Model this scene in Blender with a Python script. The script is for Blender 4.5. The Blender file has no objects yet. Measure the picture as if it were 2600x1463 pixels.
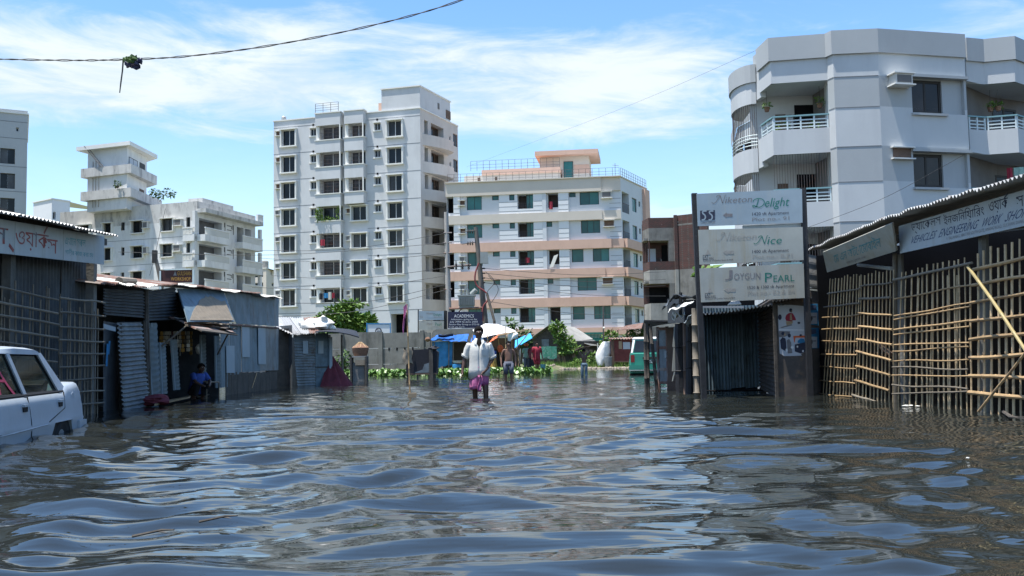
import bpy, math, random
import numpy as np
from mathutils import Vector, Matrix, noise as mnoise
random.seed(7)
sc = bpy.context.scene
COL = sc.collection
rad = math.radians

# ------------------------------------------------------------------ camera
FPX, CX, CY = 2528.0, 1300.0, 731.5
EYE = Vector((0, 0, 0.7))
PITCH = math.atan((915 - CY) / FPX)
ROT = Matrix.Rotation(math.pi / 2 + PITCH, 3, 'X') @ Matrix.Rotation(-rad(1.0), 3, 'Z')
cam = bpy.data.cameras.new('camera')
cam.sensor_width = 36.0
cam.lens = FPX * 36 / 2600
cam.clip_end = 6000
cam.clip_start = 0.05
cam_o = bpy.data.objects.new('camera', cam)
cam_o.matrix_world = Matrix.Translation(EYE) @ ROT.to_4x4()
COL.objects.link(cam_o)
sc.camera = cam_o

# ------------------------------------------------------------------ light
SUN_EL, SUN_A = 75.0, 66.0          # elevation; degrees from straight behind the camera towards its left
sdir = Vector((-math.sin(rad(SUN_A)) * math.cos(rad(SUN_EL)), -math.cos(rad(SUN_A)) * math.cos(rad(SUN_EL)), math.sin(rad(SUN_EL))))
sun = bpy.data.lights.new('sun', 'SUN')
sun.energy = 4.8
sun.angle = rad(0.55)
sun.color = (1.0, 0.97, 0.92)
sun_o = bpy.data.objects.new('sun', sun)
sun_o.rotation_euler = sdir.to_track_quat('Z', 'Y').to_euler()
sun_o.location = (0, 0, 60)
COL.objects.link(sun_o)

world = bpy.data.worlds.new('World')
sc.world = world
world.use_nodes = True
wn, wl = world.node_tree.nodes, world.node_tree.links
wn.clear()
def WN(t, **k):
    n = wn.new(t)
    for a, b in k.items():
        setattr(n, a, b)
    return n
def wmath(op, a, b=None, c=None):
    n = WN('ShaderNodeMath', operation=op)
    for i, x in enumerate((a, b, c)):
        if x is None: continue
        if isinstance(x, (int, float)): n.inputs[i].default_value = x
        else: wl.new(x, n.inputs[i])
    return n.outputs[0]
w_out = WN('ShaderNodeOutputWorld')
w_bg = WN('ShaderNodeBackground')
w_bg.inputs['Strength'].default_value = 0.15
sky = WN('ShaderNodeTexSky', sky_type='NISHITA')
sky.sun_disc = False
sky.sun_elevation = rad(SUN_EL)
sky.sun_rotation = math.atan2(sdir.x, sdir.y)
sky.air_density, sky.dust_density, sky.ozone_density = 1.05, 0.45, 2.2
tc = WN('ShaderNodeTexCoord')
sep = WN('ShaderNodeSeparateXYZ')
wl.new(tc.outputs['Generated'], sep.inputs[0])
az = wmath('ARCTAN2', sep.outputs['X'], sep.outputs['Y'])
el = wmath('ARCSINE', sep.outputs['Z'])
def wnoise(su, sv, det, rough, off=0.0, tilt=0.0, warp=None):
    cb = WN('ShaderNodeCombineXYZ')
    wl.new(wmath('MULTIPLY', az, su), cb.inputs[0])
    wl.new(wmath('ADD', wmath('MULTIPLY', el, sv), wmath('MULTIPLY', az, tilt)), cb.inputs[1])
    cb.inputs[2].default_value = off
    n = WN('ShaderNodeTexNoise')
    n.inputs['Scale'].default_value = 1.0
    n.inputs['Detail'].default_value = det
    n.inputs['Roughness'].default_value = rough
    n.inputs['Distortion'].default_value = 0.7
    wl.new(cb.outputs[0], n.inputs['Vector'])
    return n.outputs[0]
def wsmooth(x, lo, hi):
    n = WN('ShaderNodeMapRange', interpolation_type='SMOOTHSTEP')
    wl.new(x, n.inputs[0])
    n.inputs[1].default_value, n.inputs[2].default_value = lo, hi
    n.inputs[3].default_value, n.inputs[4].default_value = 0, 1
    return n.outputs[0]
def wgauss(x, c, s):
    t = wmath('DIVIDE', wmath('SUBTRACT', x, c), s)
    return wmath('POWER', 2.718, wmath('MULTIPLY', wmath('MULTIPLY', t, t), -1.0))
n_big = wnoise(2.2, 10.0, 9, 0.60, 3.1, 0.35)
n_mid = wnoise(7.0, 26.0, 8, 0.64, 8.4, 0.8)
n_low = wnoise(3.5, 12.0, 8, 0.6, 14.0)
band = wgauss(el, 0.27, 0.062)
# the cloud bank thins out towards the east of the view and again high up
east = wmath('SUBTRACT', 1.0, wsmooth(az, 0.12, 0.30))
bank = wmath('MULTIPLY', band, wmath('ADD', 0.45, wmath('MULTIPLY', east, 0.55)))
m1 = wsmooth(wmath('ADD', wmath('ADD', wmath('MULTIPLY', n_big, 0.58), wmath('MULTIPLY', n_mid, 0.42)), wmath('MULTIPLY', bank, 0.32)), 0.57, 0.83)
m2 = wmath('MULTIPLY', wsmooth(wmath('ADD', wmath('MULTIPLY', n_mid, 0.7), wmath('MULTIPLY', n_big, 0.3)), 0.56, 0.74), 0.42)
low = wmath('MULTIPLY', wsmooth(wmath('ADD', n_low, wmath('MULTIPLY', wgauss(el, 0.12, 0.04), 0.08)), 0.54, 0.68), wmath('MULTIPLY', wgauss(el, 0.12, 0.05), 0.75))
veil = wmath('MULTIPLY', wgauss(el, 0.0, 0.16), 0.48)
cm = wmath('MAXIMUM', wmath('MAXIMUM', m1, m2), wmath('MAXIMUM', low, veil))
cm = wmath('MINIMUM', cm, 0.96)
cmix = WN('ShaderNodeMixRGB')
wl.new(cm, cmix.inputs[0])
hs = WN('ShaderNodeHueSaturation')
hs.inputs['Saturation'].default_value = 1.2
hs.inputs['Value'].default_value = 1.0
hs.inputs['Hue'].default_value = 0.501
wl.new(sky.outputs[0], hs.inputs['Color'])
wl.new(hs.outputs[0], cmix.inputs[1])
ccol = WN('ShaderNodeMixRGB')
wl.new(wsmooth(n_mid, 0.32, 0.62), ccol.inputs[0])
ccol.inputs[1].default_value = (2.9, 3.5, 3.9, 1)
ccol.inputs[2].default_value = (3.75, 4.1, 4.25, 1)
wl.new(ccol.outputs[0], cmix.inputs[2])
wl.new(cmix.outputs[0], w_bg.inputs['Color'])
wl.new(w_bg.outputs[0], w_out.inputs['Surface'])
sc.view_settings.view_transform = 'Standard'
sc.view_settings.look = 'None'
sc.view_settings.gamma = 1.0
sc.view_settings.use_curve_mapping = False
sc.view_settings.exposure = 0.75
sc.render.engine = 'CYCLES'
sc.cycles.max_bounces = 6
sc.cycles.diffuse_bounces = 3
sc.cycles.glossy_bounces = 3
sc.cycles.transparent_max_bounces = 6
sc.cycles.caustics_reflective = False
sc.cycles.caustics_refractive = False

# ------------------------------------------------------------------ seeing helpers: photo pixel -> place at a chosen real distance
def ray(px, py):
    return ROT @ Vector(((px - CX) / FPX, -(py - CY) / FPX, -1.0))
def P(px, py, y):
    d = ray(px, py); return EYE + d * (y / d.y)
def PZ(px, py, z=0.0):
    d = ray(px, py); return EYE + d * ((z - EYE.z) / d.z)
def PX(px, py, x):
    d = ray(px, py); return EYE + d * (x / d.x)

class Frame:
    """A vertical facade: u along it, d inward (negative = proud of it), z up."""
    def __init__(s, a, b):
        s.a = Vector((a[0], a[1], 0)); s.b = Vector((b[0], b[1], 0))
        s.L = (s.b - s.a).length
        s.e = (s.b - s.a) / s.L
        s.n = Vector((-s.e.y, s.e.x, 0))          # inward
        s.ang = math.atan2(s.e.y, s.e.x)
    def w(s, u, d, z):
        p = s.a + s.e * u + s.n * d; return Vector((p.x, p.y, z))
    def uz(s, px, py, d=0.0):
        r = ray(px, py); o = s.a + s.n * d
        t = (o - EYE).dot(s.n) / r.dot(s.n)
        h = EYE + r * t
        return (Vector((h.x, h.y, 0)) - s.a).dot(s.e), h.z

# ------------------------------------------------------------------ materials
def mat(name, col, rough=0.75, var=0.18, scale=2.0, bump=0.0, bscale=40.0, metal=0.0, spec=0.4, stain=None, stain_amt=0.5, stain_scale=(1.5, 1.5, 0.25), rand=0.0, col2=None, c2=(0.5, 0.65), c2scale=3.0, bands=None):
    m = bpy.data.materials.new(name); m.use_nodes = True
    N, L = m.node_tree.nodes, m.node_tree.links
    bs = N['Principled BSDF']
    bs.inputs['Roughness'].default_value = rough
    bs.inputs['Metallic'].default_value = metal
    bs.inputs['Specular IOR Level'].default_value = spec
    t = N.new('ShaderNodeTexCoord')
    oi = N.new('ShaderNodeObjectInfo')
    va = N.new('ShaderNodeVectorMath'); va.operation = 'ADD'
    sc_ = N.new('ShaderNodeVectorMath'); sc_.operation = 'SCALE'
    cmb = N.new('ShaderNodeCombineXYZ')
    for i in range(3): L.new(oi.outputs['Random'], cmb.inputs[i])
    L.new(cmb.outputs[0], sc_.inputs[0]); sc_.inputs['Scale'].default_value = 23.0
    L.new(t.outputs['Object'], va.inputs[0]); L.new(sc_.outputs[0], va.inputs[1])
    vec = va.outputs[0]
    n = N.new('ShaderNodeTexNoise'); n.inputs['Scale'].default_value = scale; n.inputs['Detail'].default_value = 6; n.inputs['Roughness'].default_value = 0.65
    L.new(vec, n.inputs['Vector'])
    mr = N.new('ShaderNodeMapRange'); L.new(n.outputs[0], mr.inputs[0])
    mr.inputs[1].default_value, mr.inputs[2].default_value = 0.3, 0.7
    mr.inputs[3].default_value, mr.inputs[4].default_value = 1 - var, 1 + var
    cur = N.new('ShaderNodeMixRGB'); cur.blend_type = 'MULTIPLY'; cur.inputs[0].default_value = 1
    cur.inputs[1].default_value = (*col, 1)
    L.new(mr.outputs[0], cur.inputs[2]); c = cur.outputs[0]
    def ramp_noise(s, lo, hi, sc3=None):
        v = vec
        if sc3:
            mp = N.new('ShaderNodeMapping'); mp.inputs['Scale'].default_value = sc3; L.new(vec, mp.inputs[0]); v = mp.outputs[0]
        q = N.new('ShaderNodeTexNoise'); q.inputs['Scale'].default_value = s; q.inputs['Detail'].default_value = 7; q.inputs['Roughness'].default_value = 0.7
        L.new(v, q.inputs['Vector'])
        r = N.new('ShaderNodeMapRange'); L.new(q.outputs[0], r.inputs[0]); r.inputs[1].default_value, r.inputs[2].default_value = lo, hi
        return r.outputs[0]
    def blend(c, fac, col, k=1.0):
        mx = N.new('ShaderNodeMixRGB')
        if k != 1.0:
            mm = N.new('ShaderNodeMath'); mm.operation = 'MULTIPLY'; L.new(fac, mm.inputs[0]); mm.inputs[1].default_value = k; fac = mm.outputs[0]
        L.new(fac, mx.inputs[0]); L.new(c, mx.inputs[1]); mx.inputs[2].default_value = (*col, 1)
        return mx.outputs[0]
    if col2: c = blend(c, ramp_noise(c2scale, *c2), col2)
    if stain: c = blend(c, ramp_noise(1.0, 0.5, 0.72, stain_scale), stain, stain_amt)
    if bands:
        fine = ramp_noise(bands[0], 0.35, 0.7)
        c = blend(c, fine, bands[1], bands[2])
    if rand:
        hv = N.new('ShaderNodeHueSaturation'); r2 = N.new('ShaderNodeMapRange'); L.new(oi.outputs['Random'], r2.inputs[0])
        r2.inputs[3].default_value, r2.inputs[4].default_value = 1 - rand, 1 + rand
        L.new(r2.outputs[0], hv.inputs['Value']); L.new(c, hv.inputs['Color']); c = hv.outputs[0]
    L.new(c, bs.inputs['Base Color'])
    if bump:
        q = N.new('ShaderNodeTexNoise'); q.inputs['Scale'].default_value = bscale; q.inputs['Detail'].default_value = 5
        L.new(vec, q.inputs['Vector'])
        b = N.new('ShaderNodeBump'); b.inputs['Strength'].default_value = bump; b.inputs['Distance'].default_value = 0.02
        L.new(q.outputs[0], b.inputs['Height']); L.new(b.outputs[0], bs.inputs['Normal'])
    return m
def glass(name, col, rough=0.06, spec=0.5, var=0.5):
    return mat(name, col, rough, var, 0.6, spec=spec, rand=0.35)
M = {}
GREY_ST = (0.20, 0.19, 0.18)
M['white_stucco'] = mat('white_stucco', (0.56, 0.57, 0.57), 0.9, 0.07, 0.35, 0.15, 25, stain=(0.36, 0.36, 0.35), stain_amt=0.35, stain_scale=(0.5, 0.5, 0.12))
M['white_trim'] = mat('white_trim', (0.74, 0.73, 0.68), 0.85, 0.06, 0.6)
M['side_stucco'] = mat('side_stucco', (0.55, 0.51, 0.46), 0.9, 0.07, 0.5, stain=(0.35, 0.32, 0.29), stain_amt=0.35, stain_scale=(0.5, 0.5, 0.12))
M['old_white'] = mat('old_white', (0.70, 0.70, 0.68), 0.9, 0.08, 0.4, 0.15, 20, stain=(0.24, 0.24, 0.23), stain_amt=0.38, stain_scale=(0.8, 0.8, 0.18))
M['old_parapet'] = mat('old_parapet', (0.54, 0.53, 0.50), 0.9, 0.12, 0.8, stain=(0.10, 0.10, 0.10), stain_amt=0.8, stain_scale=(1.2, 1.2, 0.35))
M['blue_white'] = mat('blue_white', (0.70, 0.71, 0.71), 0.85, 0.04, 0.5)
M['recess_white'] = mat('recess_white', (0.60, 0.62, 0.63), 0.85, 0.05, 0.5)
M['peach'] = mat('peach', (0.62, 0.41, 0.31), 0.85, 0.06, 0.6, stain=(0.38, 0.24, 0.18), stain_amt=0.3, stain_scale=(1, 1, 0.3))
M['beige'] = mat('beige', (0.60, 0.54, 0.46), 0.85, 0.05, 0.5)
M['grey_paint'] = mat('grey_paint', (0.40, 0.42, 0.42), 0.85, 0.05, 0.4, 0.1, 15, stain=(0.32, 0.33, 0.34), stain_amt=0.35, stain_scale=(0.8, 0.8, 0.15))
M['light_grey_paint'] = mat('light_grey_paint', (0.54, 0.555, 0.55), 0.85, 0.05, 0.4, 0.1, 15, stain=(0.38, 0.39, 0.40), stain_amt=0.35, stain_scale=(0.8, 0.8, 0.15))
M['groove'] = mat('groove', (0.20, 0.21, 0.22), 0.9, 0.1)
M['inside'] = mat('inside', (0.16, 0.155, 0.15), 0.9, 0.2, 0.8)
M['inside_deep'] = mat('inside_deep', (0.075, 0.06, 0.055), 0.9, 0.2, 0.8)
M['inside_dark'] = mat('inside_dark', (0.012, 0.012, 0.013), 0.95, 0.3, 0.8, spec=0.05)  # near-black that carries interior shade in the colour
M['glass_dark'] = glass('glass_dark', (0.014, 0.018, 0.022), 0.08, 0.22)
M['glass_grey'] = glass('glass_grey', (0.05, 0.052, 0.055), 0.15, 0.25)
M['glass_teal'] = glass('glass_teal', (0.02, 0.12, 0.115), 0.12, 0.4, 0.25)
M['glass_brown'] = glass('glass_brown', (0.035, 0.025, 0.02), 0.1, 0.35)
M['alu'] = mat('alu', (0.62, 0.63, 0.63), 0.5, 0.05, metal=0.1)
M['dark_frame'] = mat('dark_frame', (0.03, 0.028, 0.026), 0.6, 0.2)
M['rail_white'] = mat('rail_white', (0.62, 0.70, 0.70), 0.6, 0.05)
M['rail_teal'] = mat('rail_teal', (0.20, 0.36, 0.38), 0.6, 0.05)
M['iron'] = mat('iron', (0.10, 0.09, 0.09), 0.6, 0.3, 8, col2=(0.16, 0.08, 0.05))
M['wood_brown'] = mat('wood_brown', (0.13, 0.085, 0.06), 0.8, 0.3, 3, 0.3, 30)
M['wood_old'] = mat('wood_old', (0.085, 0.073, 0.06), 0.9, 0.35, 4, 0.4, 30, stain=(0.05, 0.045, 0.04), stain_amt=0.6, stain_scale=(6, 6, 0.8))
M['ac_box'] = mat('ac_box', (0.55, 0.55, 0.52), 0.7, 0.08)
M['concrete'] = mat('concrete', (0.18, 0.175, 0.16), 0.95, 0.28, 1.2, 0.4, 18, stain=(0.07, 0.07, 0.06), stain_amt=0.75, stain_scale=(1.6, 1.6, 0.5))
M['concrete_light'] = mat('concrete_light', (0.31, 0.30, 0.27), 0.95, 0.15, 1.2, 0.3, 18, stain=(0.12, 0.12, 0.11), stain_amt=0.5, stain_scale=(1, 1, 0.3))
M['zinc'] = mat('zinc', (0.21, 0.245, 0.26), 0.55, 0.3, 3, 0.1, 30, metal=0.25, col2=(0.12, 0.085, 0.065), c2=(0.55, 0.7), c2scale=2.2, stain=(0.09, 0.06, 0.045), stain_amt=0.7, stain_scale=(3, 3, 0.6), rand=0.15)
M['zinc_blue'] = mat('zinc_blue', (0.13, 0.19, 0.225), 0.6, 0.25, 2.5, metal=0.15, col2=(0.075, 0.085, 0.09), c2=(0.52, 0.7), c2scale=1.6, stain=(0.22, 0.28, 0.30), stain_amt=0.5, stain_scale=(5, 5, 0.6), rand=0.1)
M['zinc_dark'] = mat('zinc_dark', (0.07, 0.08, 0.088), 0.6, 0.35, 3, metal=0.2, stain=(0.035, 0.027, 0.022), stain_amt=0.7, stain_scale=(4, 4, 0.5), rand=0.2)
M['zinc_roof'] = mat('zinc_roof', (0.45, 0.45, 0.43), 0.5, 0.2, 2, metal=0.3, stain=(0.20, 0.13, 0.10), stain_amt=0.6, stain_scale=(2, 2, 2), rand=0.12)
M['rust_roof'] = mat('rust_roof', (0.22, 0.12, 0.09), 0.8, 0.3, 4, col2=(0.30, 0.26, 0.23), c2=(0.5, 0.6))
M['bamboo'] = mat('bamboo', (0.42, 0.28, 0.14), 0.6, 0.3, 5, 0.15, 30, col2=(0.15, 0.10, 0.065), c2=(0.52, 0.68), c2scale=5, rand=0.25)
M['bamboo_sunlit'] = mat('bamboo_sunlit', (0.56, 0.42, 0.25), 0.6, 0.3, 5, 0.15, 30, col2=(0.24, 0.17, 0.10), c2=(0.52, 0.68), c2scale=5, rand=0.25)  # lighter bamboo: sunlight on the gate uprights put into the colour
M['bamboo_grey'] = mat('bamboo_grey', (0.19, 0.16, 0.12), 0.75, 0.3, 5, 0.15, 30, col2=(0.08, 0.065, 0.05), c2=(0.55, 0.75), c2scale=5, rand=0.25)
M['bamboo_yellow'] = mat('bamboo_yellow', (0.38, 0.30, 0.13), 0.5, 0.15, 4, rand=0.1)
M['board_white'] = mat('board_white', (0.42, 0.46, 0.47), 0.6, 0.10, 1.5, stain=(0.30, 0.29, 0.24), stain_amt=0.55, stain_scale=(5, 5, 0.7))
M['board_cream'] = mat('board_cream', (0.38, 0.385, 0.34), 0.6, 0.10, 2, stain=(0.32, 0.26, 0.15), stain_amt=0.6, stain_scale=(6, 6, 0.6))
M['board_blue'] = mat('board_blue', (0.30, 0.37, 0.41), 0.6, 0.10, 2, stain=(0.38, 0.38, 0.33), stain_amt=0.5, stain_scale=(6, 6, 0.6))
M['ink_grey'] = mat('ink_grey', (0.20, 0.19, 0.19), 0.7, 0.25, 20)
M['ink_fade'] = mat('ink_fade', (0.33, 0.31, 0.27), 0.7, 0.2, 20)
M['ink_green'] = mat('ink_green', (0.02, 0.17, 0.13), 0.7, 0.2, 12)
M['ink_black'] = mat('ink_black', (0.03, 0.035, 0.06), 0.7, 0.25, 20)
M['ink_navy'] = mat('ink_navy', (0.045, 0.07, 0.14), 0.7, 0.3, 15, col2=(0.20, 0.25, 0.30), c2=(0.62, 0.7), c2scale=25)
M['ink_red'] = mat('ink_red', (0.30, 0.08, 0.07), 0.7, 0.3, 8, col2=(0.14, 0.17, 0.20), c2=(0.5, 0.6), c2scale=4)
M['ink_teal'] = mat('ink_teal', (0.10, 0.30, 0.33), 0.7, 0.3, 15)
M['ink_white'] = mat('ink_white', (0.75, 0.76, 0.76), 0.7, 0.1, 20)
M['ink_orange'] = mat('ink_orange', (0.50, 0.27, 0.05), 0.7, 0.2, 20)
M['board_navy'] = mat('board_navy', (0.015, 0.018, 0.05), 0.5, 0.2)
M['board_maroon'] = mat('board_maroon', (0.06, 0.018, 0.018), 0.6, 0.3)
M['black_tar'] = mat('black_tar', (0.022, 0.022, 0.024), 0.6, 0.3, 6, 0.2, 30, col2=(0.10, 0.10, 0.10), c2=(0.62, 0.75), c2scale=12)
M['pole_concrete'] = mat('pole_concrete', (0.40, 0.37, 0.33), 0.9, 0.12, 2)
M['pole_dark'] = mat('pole_dark', (0.16, 0.14, 0.12), 0.9, 0.2, 2)
M['transformer'] = mat('transformer', (0.30, 0.32, 0.30), 0.6, 0.12)
M['cable_red'] = mat('cable_red', (0.22, 0.05, 0.05), 0.6, 0.2)
M['wire'] = mat('wire', (0.05, 0.05, 0.05), 0.7, 0.1)
M['tarp_blue'] = mat('tarp_blue', (0.03, 0.13, 0.42), 0.4, 0.2, 5, 0.3, 12)
M['tarp_teal'] = mat('tarp_teal', (0.03, 0.20, 0.42), 0.5, 0.2, 4, 0.3, 12)
M['tarp_sky'] = mat('tarp_sky', (0.06, 0.40, 0.78), 0.4, 0.12, 5)
M['tarp_white'] = mat('tarp_white', (0.80, 0.79, 0.77), 0.6, 0.08, 3)
M['tarp_orange'] = mat('tarp_orange', (0.70, 0.13, 0.04), 0.6, 0.15)
M['tarp_maroon'] = mat('tarp_maroon', (0.14, 0.025, 0.035), 0.8, 0.3, 4, 0.3, 20)
M['mat_brown'] = mat('mat_brown', (0.07, 0.05, 0.035), 0.9, 0.2, 10)
M['sack'] = mat('sack', (0.27, 0.22, 0.16), 0.95, 0.25, 12, 0.3, 60)
M['sack_white'] = mat('sack_white', (0.72, 0.70, 0.63), 0.8, 0.12, 5, 0.3, 15)
M['basket'] = mat('basket', (0.22, 0.12, 0.075), 0.9, 0.3, 18, 0.5, 60)
M['brick_red'] = None
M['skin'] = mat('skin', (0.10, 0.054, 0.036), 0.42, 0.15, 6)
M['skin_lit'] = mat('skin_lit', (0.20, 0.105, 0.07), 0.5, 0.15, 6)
M['hair'] = mat('hair', (0.010, 0.009, 0.009), 0.9, 0.2, 20, spec=0.1)
M['cloth_white'] = mat('cloth_white', (0.60, 0.59, 0.54), 0.85, 0.06, 5, 0.25, 14)
M['cloth_pink'] = mat('cloth_pink', (0.50, 0.15, 0.30), 0.8, 0.2, 8, 0.25, 14, col2=(0.24, 0.05, 0.15), c2=(0.5, 0.65), c2scale=5)
M['cloth_red'] = mat('cloth_red', (0.32, 0.03, 0.05), 0.8, 0.25, 10)
M['cloth_grey'] = mat('cloth_grey', (0.10, 0.11, 0.14), 0.8, 0.25, 10)
M['cloth_jean'] = mat('cloth_jean', (0.10, 0.15, 0.19), 0.85, 0.25, 10)
M['cloth_blue'] = mat('cloth_blue', (0.05, 0.10, 0.36), 0.85, 0.15, 8)
M['cloth_green'] = mat('cloth_green', (0.30, 0.45, 0.38), 0.85, 0.15, 8)
M['cloth_yellow'] = mat('cloth_yellow', (0.42, 0.24, 0.06), 0.85, 0.2, 8)
M['cloth_black'] = mat('cloth_black', (0.02, 0.02, 0.025), 0.85, 0.2, 8)
M['eye_white'] = mat('eye_white', (0.6, 0.58, 0.55), 0.3, 0.02)
M['car_white'] = mat('car_white', (0.40, 0.45, 0.49), 0.42, 0.06, 2.5, spec=0.35, stain=(0.24, 0.25, 0.23), stain_amt=0.5, stain_scale=(4, 2, 1.4))
M['car_green'] = mat('car_green', (0.035, 0.24, 0.17), 0.25, 0.08, 2, spec=0.5)
M['rubber'] = mat('rubber', (0.02, 0.02, 0.02), 0.85, 0.2)
M['chrome'] = mat('chrome', (0.6, 0.6, 0.6), 0.25, 0.05, metal=0.9)
M['lamp_red'] = mat('lamp_red', (0.22, 0.02, 0.02), 0.25, 0.2)
M['seat_brown'] = mat('seat_brown', (0.06, 0.045, 0.035), 0.9, 0.2)
M['green_paint'] = mat('green_paint', (0.09, 0.33, 0.22), 0.7, 0.3, 5, col2=(0.28, 0.42, 0.34), c2=(0.5, 0.62), c2scale=6)
M['maroon_paint'] = mat('maroon_paint', (0.16, 0.04, 0.035), 0.75, 0.3, 4, col2=(0.30, 0.26, 0.22), c2=(0.62, 0.7), c2scale=5)
M['teal_fence'] = mat('teal_fence', (0.02, 0.16, 0.13), 0.7, 0.3, 6)
M['bucket_blue'] = mat('bucket_blue', (0.12, 0.30, 0.48), 0.5, 0.1)
M['leaf'] = mat('leaf', (0.075, 0.135, 0.03), 0.6, 0.35, 3, col2=(0.035, 0.075, 0.02), c2=(0.45, 0.6), c2scale=2.5, spec=0.3, rand=0.15)
M['leaf_bright'] = mat('leaf_bright', (0.13, 0.22, 0.04), 0.55, 0.3, 3, col2=(0.06, 0.12, 0.025), c2=(0.5, 0.62), c2scale=3, spec=0.3)
M['hyacinth'] = mat('hyacinth', (0.15, 0.27, 0.05), 0.4, 0.3, 3, col2=(0.07, 0.14, 0.03), c2=(0.5, 0.62), c2scale=3, spec=0.5)
M['bark'] = mat('bark', (0.12, 0.09, 0.06), 0.95, 0.3, 8)
M['mud'] = mat('mud', (0.20, 0.155, 0.10), 0.95, 0.3, 0.6, 0.5, 6, col2=(0.09, 0.13, 0.04), c2=(0.42, 0.56), c2scale=0.5)
M['bed'] = mat('bed', (0.10, 0.09, 0.07), 0.95, 0.3, 0.6)
M['stone'] = mat('stone', (0.32, 0.27, 0.21), 0.95, 0.3, 3)
M['paper'] = mat('paper', (0.50, 0.53, 0.57), 0.7, 0.06, 6)
M['paper_blue'] = mat('paper_blue', (0.03, 0.20, 0.40), 0.7, 0.2, 8)
M['rusty_sheet'] = mat('rusty_sheet', (0.10, 0.085, 0.075), 0.8, 0.35, 3, col2=(0.25, 0.15, 0.08), c2=(0.56, 0.68), c2scale=3, stain=(0.04, 0.035, 0.03), stain_amt=0.5, stain_scale=(2, 2, 1))
M['box_card'] = mat('box_card', (0.40, 0.30, 0.19), 0.9, 0.15, 8)
def brick_material():
    m = bpy.data.materials.new('brick_red'); m.use_nodes = True
    N, L = m.node_tree.nodes, m.node_tree.links
    bs = N['Principled BSDF']; bs.inputs['Roughness'].default_value = 0.95
    t = N.new('ShaderNodeTexCoord'); sp = N.new('ShaderNodeSeparateXYZ'); cb = N.new('ShaderNodeCombineXYZ')
    L.new(t.outputs['Object'], sp.inputs[0])
    ad = N.new('ShaderNodeMath'); ad.operation = 'ADD'; L.new(sp.outputs[0], ad.inputs[0]); L.new(sp.outputs[1], ad.inputs[1])
    L.new(ad.outputs[0], cb.inputs[0]); L.new(sp.outputs[2], cb.inputs[1])
    b = N.new('ShaderNodeTexBrick'); L.new(cb.outputs[0], b.inputs['Vector'])
    b.inputs['Color1'].default_value = (0.11, 0.034, 0.028, 1); b.inputs['Color2'].default_value = (0.055, 0.024, 0.021, 1); b.inputs['Mortar'].default_value = (0.09, 0.08, 0.07, 1)
    b.inputs['Scale'].default_value = 1.0; b.inputs['Brick Width'].default_value = 0.25; b.inputs['Row Height'].default_value = 0.085; b.inputs['Mortar Size'].default_value = 0.012
    n = N.new('ShaderNodeTexNoise'); n.inputs['Scale'].default_value = 1.3; n.inputs['Detail'].default_value = 7; L.new(t.outputs['Object'], n.inputs['Vector'])
    r = N.new('ShaderNodeMapRange'); L.new(n.outputs[0], r.inputs[0]); r.inputs[1].default_value, r.inputs[2].default_value = 0.5, 0.72
    mx = N.new('ShaderNodeMixRGB'); L.new(r.outputs[0], mx.inputs[0]); L.new(b.outputs[0], mx.inputs[1]); mx.inputs[2].default_value = (0.055, 0.042, 0.038, 1)
    n2 = N.new('ShaderNodeTexNoise'); n2.inputs['Scale'].default_value = 2.6; n2.inputs['Detail'].default_value = 3; L.new(t.outputs['Object'], n2.inputs['Vector'])
    r2 = N.new('ShaderNodeMapRange'); L.new(n2.outputs[0], r2.inputs[0]); r2.inputs[1].default_value, r2.inputs[2].default_value = 0.69, 0.73
    mx2 = N.new('ShaderNodeMixRGB'); L.new(r2.outputs[0], mx2.inputs[0]); L.new(mx.outputs[0], mx2.inputs[1]); mx2.inputs[2].default_value = (0.30, 0.27, 0.24, 1)
    L.new(mx2.outputs[0], bs.inputs['Base Color'])
    return m
M['brick_red'] = brick_material()

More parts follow.
